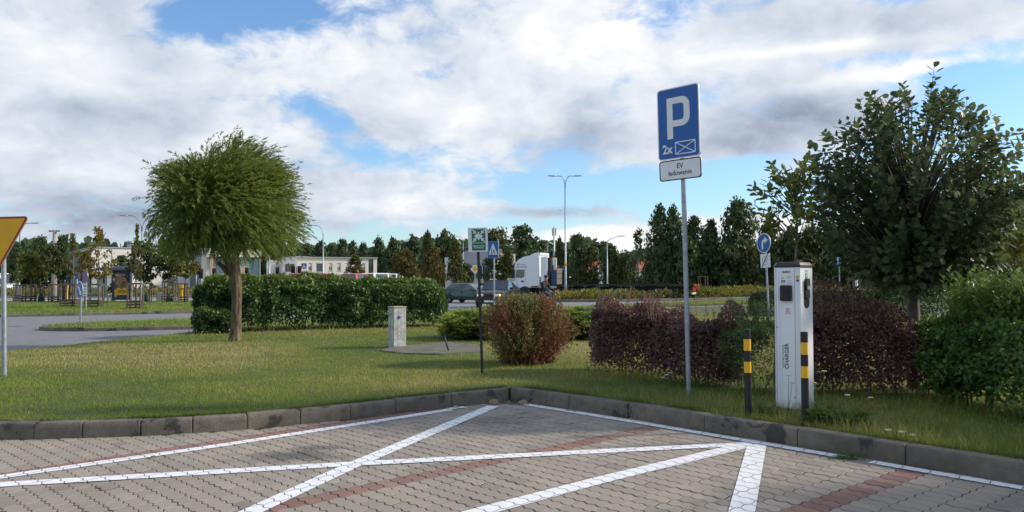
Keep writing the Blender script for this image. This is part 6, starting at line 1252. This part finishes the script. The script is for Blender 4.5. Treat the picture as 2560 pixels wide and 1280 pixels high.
flat('print_lines', [[(fx(303), pz-zt*.165), (fx(321), pz-zt*.165), (fx(321), pz-zt*.145), (fx(303), pz-zt*.145)], [(fx(301), pz-zt*.215), (fx(325), pz-zt*.215), (fx(325), pz-zt*.190), (fx(301), pz-zt*.190)], [(fx(304), pz-zt*.25), (fx(322), pz-zt*.25), (fx(322), pz-zt*.24), (fx(304), pz-zt*.24)]], M['ink'], pc_, -.254)
flat('orange_figure', [disc(.42, 14, fx(312), pz+zt*.10), disc(.26, 12, fx(318), pz+zt*.0)], mat('poster orange print', (.36, .20, .10), .5, 0, .5, 8), pc_, -.248)
a = at(399.5, 731, 60); t = thing('litter_bin', 'square concrete litter bin between the guards right of the bus shelter', 'litter bin', (a.x, 60, .1), R(10)); H = a.z-.1; b = MB(); b.box((0, 0, H/2), (.40, .40, H), 0, .02); b.build('body', M['conc'], t); b = MB(); b.box((0, -.205, H*.5), (.26, .02, H*.8)); b.build('door', M['grey_clad'], t)
b = MB(); b.box((0, 0, H+.02), (.30, .30, .05)); b.build('liner', M['dgrey_clad'], t)

# ================================================================== PEOPLE
def body(name, joints, edges, rad, facemat, parent, sub=2, root=0):
    """one continuous skinned figure; facemat gives the material slot of each face centre"""
    me = bpy.data.meshes.new(name); me.from_pydata(joints, edges, []); o = bpy.data.objects.new(name, me); COL.objects.link(o)
    md = o.modifiers.new('skin', 'SKIN'); md.use_smooth_shade = True
    for i, r_ in enumerate(rad): me.skin_vertices[0].data[i].radius = r_ if hasattr(r_, '__len__') else (r_, r_)
    me.skin_vertices[0].data[root].use_root = True; s_ = o.modifiers.new('sub', 'SUBSURF'); s_.levels = sub; s_.render_levels = sub
    bpy.context.view_layer.update(); m2 = bpy.data.meshes.new_from_object(o.evaluated_get(bpy.context.evaluated_depsgraph_get())); bpy.data.objects.remove(o); m2.name = name
    m2.materials.clear(); mats_ = [M['jacket'], M['jeans'], M['skin'], M['black']] if facemat[1] is None else facemat[1]
    for x in mats_: m2.materials.append(x)
    for p in m2.polygons: p.material_index = facemat[0](p.center); p.use_smooth = True
    o = bpy.data.objects.new(name, m2); return link(o, parent)
def head_parts(t, c, f, hatm, s=1.):
    """face of the figure: eyes, nose, mouth, ears, cap; f is the direction looked at"""
    f = Vector(f).normalized(); r_ = Vector((0, 0, 1)).cross(f).normalized(); u = Vector((0, 0, 1)); c = Vector(c)
    b = MB()
    for sg in (-1, 1): p = c+f*.088*s+r_*sg*.034*s+u*.01*s; b.box(p, (.022*s, .022*s, .010*s))
    b.build('eyes', M['black'], t); b = MB(); n0 = c+f*.092*s; b.loft([[n0+u*.015*s-r_*.008*s, n0+u*.015*s+r_*.008*s, n0+u*.015*s+f*.004*s], [n0-u*.03*s-r_*.017*s, n0-u*.03*s+r_*.017*s, n0-u*.025*s+f*.026*s]]); b.build('nose', M['skin'], t)
    b = MB(); b.box(c+f*.083*s-u*.055*s, (.04*s, .03*s, .008*s)); b.build('mouth', M['sign_red'], t); b = MB()
    for sg in (-1, 1): b.box(c+r_*sg*.083*s, (.03*s, .03*s, .055*s), 0, .008*s)
    b.build('ears', M['skin'], t)
    b = MB(); b.loft([[c+u*(z_*s)+r_*(cos(R(q))*rr_*s)+f*(sin(R(q))*rr_*1.12*s) for q in range(0, 360, 30)] for rr_, z_ in ((.098, .035), (.104, .06), (.098, .10), (.07, .135), (.02, .15))]); 
    b.box(c+f*.11*s+u*.045*s, (.15*s, .12*s, .012*s), atan2(f.y, f.x)); return b.build('cap', hatm, t, True, 50)
# cyclist: riding towards the right, looking at the camera
Yc = 36; px_, pz_ = at(1362, 684, Yc).x, at(1362, 684, Yc).z; ch_yaw = R(-38)   # bicycle heads right and towards the camera
cyc = thing('person', 'man in a black jacket, blue jeans and dark cap riding a bicycle towards the right', 'person', (px_, Yc, .03), ch_yaw); HH = pz_-.03
zs_ = (HH-1.72)     # rider placed on the saddle at about .98 m plus what the outline asks
J = [(-.18, 0, .98), (-.13, 0, 1.14), (-.05, 0, 1.30), (.0, 0, 1.44), (.03, 0, 1.52), (.06, 0, 1.62), (.075, 0, 1.70),
     (.0, .18, 1.42), (.12, .24, 1.18), (.38, .22, 1.08), (.46, .21, 1.06), (.0, -.18, 1.42), (.12, -.24, 1.18), (.38, -.22, 1.08), (.46, -.21, 1.06),
     (-.14, .10, .94), (.24, .12, .84), (.10, .12, .42), (.08, .12, .34), (.22, .12, .32), (-.14, -.10, .94), (.16, -.12, .66), (-.02, -.12, .24), (-.05, -.12, .16), (.10, -.12, .13)]
E_ = [(0, 1), (1, 2), (2, 3), (3, 4), (4, 5), (5, 6), (3, 7), (7, 8), (8, 9), (9, 10), (3, 11), (11, 12), (12, 13), (13, 14), (0, 15), (15, 16), (16, 17), (17, 18), (18, 19), (0, 20), (20, 21), (21, 22), (22, 23), (23, 24)]
rad_ = [(.15, .13), (.155, .125), (.17, .13), (.15, .10), .055, (.085, .09), (.075, .08), .085, .062, .045, .035, .085, .062, .045, .035, .11, .078, .055, .045, .035, .11, .078, .055, .045, .035]
def fm(c): return 2 if c.z > 1.545 or (c.x > .43 and c.z > 1.0) else (0 if c.z > .99 or (c.x < -.16 and c.z > .93) else (3 if (c.z < .36 and c.y > 0) or (c.z < .17) else 1))
k_ = HH/1.86; Js = [(x*k_, y*k_, z*k_) for x, y, z in J]; rs_ = [tuple(q*k_ for q in r_) if hasattr(r_, '__len__') else r_*k_ for r_ in rad_]
body('body', Js, E_, rs_, (lambda c: fm(c/k_), None), cyc); cfx = Vector((.35, -.95, 0)); cfx.rotate(Matrix.Rotation(-ch_yaw, 3, 'Z')); head_parts(cyc, Vector(Js[5])+Vector((.01, 0, .035)), cfx, M['helmet'], k_*1.0)
for sg in (-1, 1):
    b = MB()
    for q in range(4): b.tube([(.455*k_, sg*(.205+.0)*k_+sg*(q-1.5)*.018, 1.065*k_), (.50*k_, sg*.205*k_+sg*(q-1.5)*.02, 1.055*k_), (.505*k_, sg*.205*k_+sg*(q-1.5)*.02, (1.02+.004*q)*k_)], [.010, .009, .007], 5)
    b.tube([(.45*k_, sg*.17*k_, 1.05*k_), (.49*k_, sg*.16*k_, 1.03*k_)], [.011, .008], 5); b.build('fingers', M['skin'], cyc, True)
bk = thing('bicycle', 'dark bicycle under the man in the black jacket', 'bicycle', (px_, Yc, .03), ch_yaw)
for x_, nm in ((-.52, 'wheel'), (.56, 'wheel')):
    b = MB(); c0 = Vector((x_*k_, 0, .35)); n = 28; rg = [[c0+Vector((cos(2*pi*i/n)*(.33+.018*cos(q)), .018*sin(q), sin(2*pi*i/n)*(.33+.018*cos(q)))) for q in (0, 1.57, 3.14, 4.71)] for i in range(n+1)]; b.loft(rg, False); wl = b.build('wheel', M['tyre'], bk, True)
    b = MB()
    for i in range(14): a = 2*pi*i/14; b.cyl(c0, c0+Vector((cos(a)*.315, 0, sin(a)*.315)), .003, .003, 4)
    b.cyl(c0-Vector((0, .04, 0)), c0+Vector((0, .04, 0)), .025, .025, 8); b.build('spokes', M['steel'], wl)
b = MB()
for p_, q_ in (((-.52, .35), (-.22, .88)), ((-.22, .92), (-.05, .30)), ((-.05, .30), (-.52, .35)), ((-.05, .30), (.38, .72)), ((.40, .98), (.56, .35)), ((-.20, .80), (.38, .80))): b.cyl((p_[0]*k_, 0, p_[1]), (q_[0]*k_, 0, q_[1]), .018, .016, 7)
b.build('frame', M['blue_paint'], bk, True); b = MB(); b.box((-.22*k_, 0, .93), (.26, .15, .05), 0, .015); b.build('saddle', M['black'], bk); b = MB(); b.tube([(.42*k_, -.28, 1.04*k_), (.42*k_, -.1, 1.03*k_), (.42*k_, .1, 1.03*k_), (.42*k_, .28, 1.04*k_)], .014, 7); b.cyl((.40*k_, 0, .95), (.42*k_, 0, 1.03*k_), .014, .014, 7); b.build('handlebar', M['black'], bk, True)
# person waiting on the bench in the shelter
a = at(263, 745, Yb); wp = thing('person', 'person in dark coat and pale trousers sitting hunched in the bus shelter', 'person', (a.x, Yb+1.05, .1), R(-90))
J = [(-.12, 0, .52), (-.10, 0, .72), (-.02, 0, .92), (.05, 0, 1.05), (.10, 0, 1.10), (.15, 0, 1.19), (.16, 0, 1.26), (.04, .18, 1.0), (.12, .24, .76), (.34, .14, .66), (.04, -.18, 1.0), (.12, -.24, .76), (.34, -.14, .66), (-.08, .10, .52), (.36, .13, .52), (.36, .13, .10), (.50, .13, .05), (-.08, -.10, .52), (.36, -.13, .52), (.36, -.13, .10), (.50, -.13, .05)]
E_ = [(0, 1), (1, 2), (2, 3), (3, 4), (4, 5), (5, 6), (3, 7), (7, 8), (8, 9), (3, 10), (10, 11), (11, 12), (0, 13), (13, 14), (14, 15), (15, 16), (0, 17), (17, 18), (18, 19), (19, 20)]
rad_ = [.16, .16, .17, .13, .06, (.085, .09), .075, .09, .07, .04, .09, .07, .04, .11, .08, .055, .04, .11, .08, .055, .04]
body('body', J, E_, rad_, (lambda c: 2 if c.z > 1.14 or (c.x > .31 and c.z > .61) else 0 if c.z > .62 or c.x < .0 else 3 if c.z < .12 else 1, [M['jacket'], M['trousers'], M['skin'], M['black']]), wp); head_parts(wp, Vector((.16, 0, 1.22)), (1, 0, -.1), M['helmet'])

# ================================================================== VEHICLES
def wheel(parent, x, y, r_, w_, side, rim='chrome', nsp=5):
    b = MB(); prof = [(r_*.62, -w_/2), (r_*.93, -w_/2), (r_, -w_*.35), (r_, w_*.35), (r_*.93, w_/2), (r_*.62, w_/2)]; n = 24
    b.loft([[Vector((x+cos(2*pi*i/n)*p, y+q, r_+sin(2*pi*i/n)*p)) for p, q in prof] for i in range(n+1)], False); wl = b.build('wheel', M['tyre'], parent, True, 40)
    b = MB(); yo = y+side*w_*.36
    b.cyl((x, yo-side*.03, r_), (x, yo, r_), r_*.17, r_*.14, 12)
    for k in range(nsp):
        a = 2*pi*k/nsp+.3; d = Vector((cos(a), 0, sin(a))); b.box((0, 0, 0), (1, 1, 1), M4=Matrix.Translation(Vector((x, yo-side*.015, r_))+d*r_*.36) @ Matrix.Rotation(-a, 4, 'Y') @ Matrix.Diagonal((r_*.56, .03, r_*.15, 1)))
    b.loft([[Vector((x+cos(2*pi*i/n)*q, yo+s_, r_+sin(2*pi*i/n)*q)) for q, s_ in ((r_*.57, 0), (r_*.65, 0), (r_*.65, -side*.05), (r_*.57, -side*.05))] for i in range(n+1)], False); b.build('rim', M[rim], wl)
    b = MB(); b.cyl((x, yo-side*.05, r_), (x, yo-side*.055, r_), r_*.60, r_*.60, 18); b.build('brake_disc', M['darkmetal'], wl)
def car(name, label, cat, loc, yaw, paint, L, W, stations, cabin, wheels, wr, group=None, glass='glass', roofrails=False, flip=False):
    """x runs to the front. stations: (x, z_low, z_belt, half width) ; cabin: (x_belt, x_roof ...) as dict"""
    t = thing(name, label, cat, loc, yaw, group); b = MB(); rings = []
    for x, zl, zb, hw in stations:
        rings.append([(x, -hw*.86, zl), (x, -hw*.99, zl+.12), (x, -hw, zl+(zb-zl)*.55), (x, -hw*.95, zb-.04), (x, -hw*.82, zb), (x, 0, zb+.025), (x, hw*.82, zb), (x, hw*.95, zb-.04), (x, hw, zl+(zb-zl)*.55), (x, hw*.99, zl+.12), (x, hw*.86, zl)])
    b.loft(rings); bd = b.build('body', M[paint], t, True, 38)
    c = cabin; hb_, hr = c['wb'], c['wr']; zr = c['zr']; zb = c['zb']
    base = [(c['rb'], hb_*.94), (c['bp'], hb_), (c['fb'], hb_*.95)]; top = [(c['rt'], hr*.92), (c['bp']-.04, hr), (c['ft'], hr*.95)]
    rg = [[(x, -h, zb-.02) for x, h in base]+[(x, h, zb-.02) for x, h in base[::-1]], [(x, -h, zr-.05) for x, h in top]+[(x, h, zr-.05) for x, h in top[::-1]], [(x+(c['bp']-x)*.12, -h*.85, zr) for x, h in top]+[(x+(c['bp']-x)*.12, h*.85, zr) for x, h in top[::-1]]]
    b = MB(); b.loft(rg); b.build('cabin', M[paint], t, True, 30)
    def lerp(a, b_, k): return Vector(a)*(1-k)+Vector(b_)*k
    def pane(nm, quad, out):
        out = Vector(out)*.008; cen = sum((Vector(q) for q in quad), Vector())/4; q_ = [cen+(Vector(q)-cen)*.94+out for q in quad]; b = MB(); b.add(q_+[v-out*.6 for v in q_], [(0, 1, 2, 3), (0, 1, 5, 4), (1, 2, 6, 5), (2, 3, 7, 6), (3, 0, 4, 7)]); b.build(nm, M[glass], t)
    B = lambda i, s: (base[i][0], s*base[i][1], zb); Tp = lambda i, s: (top[i][0], s*top[i][1], zr-.055)
    pane('windscreen', [lerp(B(2, -1), B(2, 1), .05), lerp(B(2, -1), B(2, 1), .95), lerp(Tp(2, -1), Tp(2, 1), .95), lerp(Tp(2, -1), Tp(2, 1), .05)], (1, 0, .7)); pane('rear_window', [B(0, -1), B(0, 1), Tp(0, 1), Tp(0, -1)], (-1, 0, .5))
    for s in (-1, 1):
        for i, j, e0, e1 in ((0, 1, .10, .04), (1, 2, .04, .07)): pane('side_window', [lerp(B(i, s), B(j, s), e0), lerp(B(i, s), B(j, s), 1-e1), lerp(Tp(i, s), Tp(j, s), 1-e1), lerp(Tp(i, s), Tp(j, s), e0)], (0, s, .25))
        hw = max(q[3] for q in stations); mb = MB(); mb.box((c['fb']-.28, s*(hw+.07), zb+.09), (.10, .20, .13), 0, .03); mb.build('mirror', M['black'], t)
        for x_ in (c['bp']-.95, c['bp']-.02+.08): mb = MB(); mb.box((x_, s*(hw*.985), zb-.13), (.16, .03, .035)); mb.build('door_handle', M['black'], t)
        for x_ in (c['bp']+.02, c['bp']-1.05, c['fb']-.15): mb = MB(); mb.box((x_, s*hw*.985, .58), (.012, .03, .62)); mb.build('door_seam', M['ink'], t)
        mb = MB(); mb.box(((stations[0][0]+stations[-1][0])/2, s*hw*.992, .42), (L*.52, .035, .07)); mb.build('side_moulding', M['black'], t)
        for x_ in wheels:
            mb = MB(); n = 12; mb.prism([(x_+(wr+.07)*cos(pi*i/n), wr+(wr+.07)*sin(pi*i/n)) for i in range(n+1)], s*hw*.9, s*(hw+.008), 'Y'); mb.build('wheel_arch', M['darkmetal'], t); wheel(t, x_, s*(hw-.10), wr, .21, s)
    fx_, rx_ = stations[-1][0], stations[0][0]; fw = stations[-1][3]
    for s in (-1, 1):
        mb = MB(); mb.box((fx_-.06, s*fw*.70, c['zl']), (.22, .36, .15), 0, .04); hl = mb.build('headlight', M['lampglass'], t); mb = MB(); mb.box((fx_-.10, s*fw*.93, c['zl']), (.20, .10, .13), 0, .03); mb.build('indicator', M['amber'], t)
        mb = MB(); mb.box((rx_+.05, s*stations[0][3]*.85, .82), (.12, .20, .28), 0, .03); mb.build('tail_light', M['redlens'], t)
    mb = MB(); mb.box((fx_+.0, 0, .38), (.12, fw*1.9, .22), 0, .04); mb.box((rx_-.0, 0, .42), (.12, stations[0][3]*1.9, .22), 0, .04); mb.build('bumper', M['black'], t); mb = MB(); mb.box((fx_+.01, 0, c['zl']), (.06, fw*.95, .13)); mb.build('grille', M['black'], t)
    mb = MB(); mb.box((fx_+.068, 0, .42), (.012, .50, .11)); mb.build('number_plate', M['sign_white'], t)
    if roofrails:
        for s in (-1, 1): mb = MB(); mb.tube([(c['rt']+.2, s*hr*.8, zr), (c['rt']+.3, s*hr*.8, zr+.06), (c['ft']-.3, s*hr*.8, zr+.06), (c['ft']-.2, s*hr*.8, zr)], .022, 6); mb.build('roof_rail', M['steel'], t, True)
    return t
hatch_st = [(-2.03, .36, .80, .70), (-1.92, .26, .90, .82), (-1.3, .22, .93, .855), (0, .22, .94, .86), (.75, .22, .92, .86), (1.35, .23, .84, .84), (1.85, .26, .74, .78), (2.05, .34, .62, .62)]
pgc = g(1163, 757, -.03)
car('parked_car', 'dark green hatchback standing at the road behind the long hedge end', 'car', (pgc.x+.35, pgc.y, -.03), R(-33), 'green_car', 4.1, 1.72, hatch_st, dict(wb=.80, wr=.60, zr=1.42, zb=.92, rb=-1.86, bp=-.15, fb=1.05, rt=-1.22, ft=.28, zl=.62), (-1.28, 1.33), .305)
suv_st = [(-2.2, .42, .92, .78), (-2.1, .32, 1.02, .88), (-1.3, .28, 1.06, .92), (0, .28, 1.07, .925), (.9, .28, 1.05, .925), (1.6, .30, .99, .90), (2.1, .34, .90, .82), (2.28, .42, .74, .68)]
pgs = g(1246, 771, -.03)
car('parked_car', 'dark brown estate car seen from the front behind the rust-coloured bush, amber light on', 'car', (pgs.x+.0, pgs.y+1.9, -.03), R(-104), 'dark_car', 4.5, 1.85, suv_st, dict(wb=.86, wr=.68, zr=1.62, zb=1.05, rb=-2.05, bp=-.25, fb=1.15, rt=-1.75, ft=.30, zl=.76), (-1.38, 1.42), .345, roofrails=True)
van_st = [(-2.8, .4, 1.3, .92), (-2.7, .32, 1.32, .98), (-1, .3, 1.34, 1.0), (.8, .3, 1.34, 1.0), (1.6, .3, 1.28, .98), (2.3, .34, 1.08, .90), (2.55, .42, .90, .78)]
pv_ = g(22, 735, -.03)
car('parked_van', 'white high-roofed van at the far left behind the give-way sign', 'van', (pv_.x-1.0, pv_.y, -.03), R(-25), 'white_van', 5.3, 2.0, van_st, dict(wb=.97, wr=.88, zr=2.75, zb=1.32, rb=-2.76, bp=.35, fb=1.85, rt=-2.7, ft=.75, zl=.85), (-1.7, 1.55), .36)
for px, yt, Y, lb, pn in ((750, 683, 74, 'red delivery van showing above the hedge under the dark signal heads', 'red_car'), (907, 684, 80, 'red van showing above the hedge left of the bronze street tree', 'red_car'), (950, 683, 82, 'white van showing above the hedge right of the low white building', 'white_van'), (972, 684, 88, 'second white van showing above the hedge, partly behind the bronze street tree', 'white_van')):
    a = at(px, yt, Y); car('parked_van', lb, 'van', (a.x, Y, -.03), R(180 if px == 750 else 90-20), pn, 5.3, 2.0, van_st, dict(wb=.97, wr=.80, zr=a.z+.03, zb=1.32, rb=-2.76, bp=.35, fb=1.85, rt=-2.6, ft=.75, zl=.85), (-1.7, 1.55), .36)
# ------------------------------------------------------------------ lorry and trailer; local x to the front (left in the picture)
Yt = 68; ax = at(1296, 700, Yt).x; tk = thing('lorry', 'white lorry tractor with a high sleeper cab facing left, behind the cyclist', 'lorry', (ax+1.05, Yt, -.03), R(157)); cw = 1.22
sd_ = [(1.0, .45), (1.06, .95), (1.05, 1.6), (1.0, 2.3), (.95, 2.9), (.84, 3.14), (.55, 3.38), (.1, 3.58), (-.5, 3.68), (-1.22, 3.72), (-1.25, 1.15), (-.55, 1.12), (-.42, .98), (.55, .98), (.62, .45)]
b = MB(); b.prism(sd_, -cw, cw, 'Y'); cab = b.build('cab', M['white_van'], tk)
for s in (-1, 1):
    y = s*(cw+.006); b = MB(); b.prism([(.86, 1.85), (.80, 2.50), (.08, 2.50), (.08, 1.95), (.30, 1.78)], y-.004, y+.004, 'Y'); b.build('side_window', M['glass'], tk)
    b = MB(); b.box((-.01, y, 1.9), (.018, .012, 1.7)); b.box((.95, y, 1.9), (.015, .012, 1.0)); b.build('door_seam', M['grey_clad'], tk); b = MB(); b.box((.25, y+s*.01, 1.52), (.24, .03, .12), 0, .012); b.build('door_handle', M['black'], tk)
    b = MB(); b.box((1.02, s*(cw+.2), 2.15), (.16, .22, .75), 0, .04); b.box((.98, s*(cw+.08), 2.48), (.05, .2, .05)); b.build('mirror', M['black'], tk)
    b = MB(); b.box((.35, y, 2.72), (1.0, .012, .05)); b.build('stripe', M['ink'], tk)
    b = MB(); b.box((-.45, y, 1.02), (1.3, .012, .035)); b.build('side_marking', M['yellow'], tk)
    n = 12; b = MB(); b.prism([(.05+.60*cos(pi*i/n), .50+.60*sin(pi*i/n)) for i in range(n+1)], s*cw*.8, s*(cw+.012), 'Y'); b.build('wheel_arch', M['darkmetal'], tk); wheel(tk, .05, s*(cw-.18), .50, .32, s, 'steel', 8)
    wheel(tk, -3.55, s*(cw-.20), .50, .45, s, 'steel', 8)
    b = MB(); b.box((-1.30-.35, s*(cw-.08), 2.45), (.55, .10, 2.15)); b.build('side_deflector', M['white_van'], tk)
    b = MB(); b.box((1.06, s*.92, .78), (.06, .42, .18), 0, .02); b.build('headlight', M['lampglass'], tk); b = MB(); b.box((-1.9, s*.95, .62), (1.1, .42, .55), 0, .05); b.build('tank', M['steel'], tk)
b = MB(); b.prism([(.995, 1.72), (.86, 2.58)], -.1, .1, 'Y') if False else b.add([(1.045, -1.1, 1.70), (1.045, 1.1, 1.70), (.875, 1.08, 2.55), (.875, -1.08, 2.55)], [(0, 1, 2, 3)]); b.build('windscreen', M['glass'], tk)
b = MB(); b.box((1.07, 0, 1.15), (.03, 1.9, .5)); b.build('grille', M['black'], tk); b = MB(); b.box((1.0, 0, .45), (.18, 2.4, .32), 0, .04); b.build('bumper', M['grey_clad'], tk)
b = MB(); b.prism([(-.2, 3.6), (-.75, 3.88), (-1.28, 3.9), (-1.28, 3.68)], -1.05, 1.05, 'Y'); b.build('roof_deflector', M['white_van'], tk); b = MB(); b.box((-1.6, 0, .80), (5.6, .85, .26)); b.build('chassis', M['darkmetal'], tk); b = MB(); b.box((-1.65, -.0, 2.3), (.5, .5, 2.4)); b.build('air_intake', M['black'], tk)
M4t = Matrix.Rotation(pi, 4, 'Z'); text('lettering', 'Chmielo', .20, M['sign_red'], tk, -.30, 2.93, -(cw+.008), M4=M4t) ; b = MB(); b.prism([(.62, 2.86), (.74, 2.86), (.68, 3.02)], cw+.006, cw+.009, 'Y'); b.build('emblem', M['ink'], tk)
M['blue_board'] = mat('blue board paint', (.02, .05, .13), .5)
tl = thing('flatbed_trailer', 'long empty dark flatbed trailer behind the lorry, with a plank headboard', 'trailer', (ax+1.05, Yt, -.03), R(157)); b = MB(); b.box((-8.1, 0, 1.19), (11.6, 2.5, .13)); b.build('deck', M['darkmetal'], tl)
b = MB(); b.box((-8.1, 0, .95), (11.2, .9, .28)); b.build('chassis', M['darkmetal'], tl)
for s in (-1, 1): b = MB(); b.box((-8.1, s*1.27, 1.22), (11.65, .05, .13)); b.build('side_rail', M['darkmetal'], tl)
for y_ in (-1.2, 1.2): b = MB(); b.box((-2.42, y_, 2.05), (.18, .12, 1.6)); b.build('headboard_post', M['blue_board'], tl)
for k in range(3): b = MB(); b.box((-2.42, 0, 1.48+.46*k), (.07, 2.26, .43)); b.build('plank', M['wood'], tl)
for sx in (-2.62,): 
    for s in (-1, 1): b = MB(); b.box((sx, s*1.24, 1.85), (.36, .06, 1.2)); b.build('side_board', M['blue_board'], tl)
for x_ in (-9.7, -10.95, -12.2):
    for s in (-1, 1): wheel(tl, x_, s*1.0, .48, .36, s, 'steel', 8)
for s in (-1, 1):
    b = MB(); b.box((-6.6, s*1.2, .62), (3.6, .06, .42)); b.build('side_guard', M['steel'], tl); b = MB(); b.box((-4.3, s*1.15, .62), (.8, .3, .62), 0, .02); b.build('tool_box', M['black'], tl); b = MB(); b.cyl((-3.7, s*1.2, .45), (-3.7, s*1.2, 1.0), .13, .13, 10); b.build('fire_extinguisher_box', M['sign_red'], tl)
    b = MB(); b.box((-13.93, s*.95, .85), (.06, .55, .24)); b.build('tail_light', M['redlens'], tl); b = MB(); b.box((-13.92, s*.75, 1.19), (.12, .9, .14)); b.build('marker_board', M['red_car'], tl)
b = MB(); b.box((-13.8, 0, .55), (.1, 2.4, .14)); b.build('bumper_bar', M['white_van'], tl)
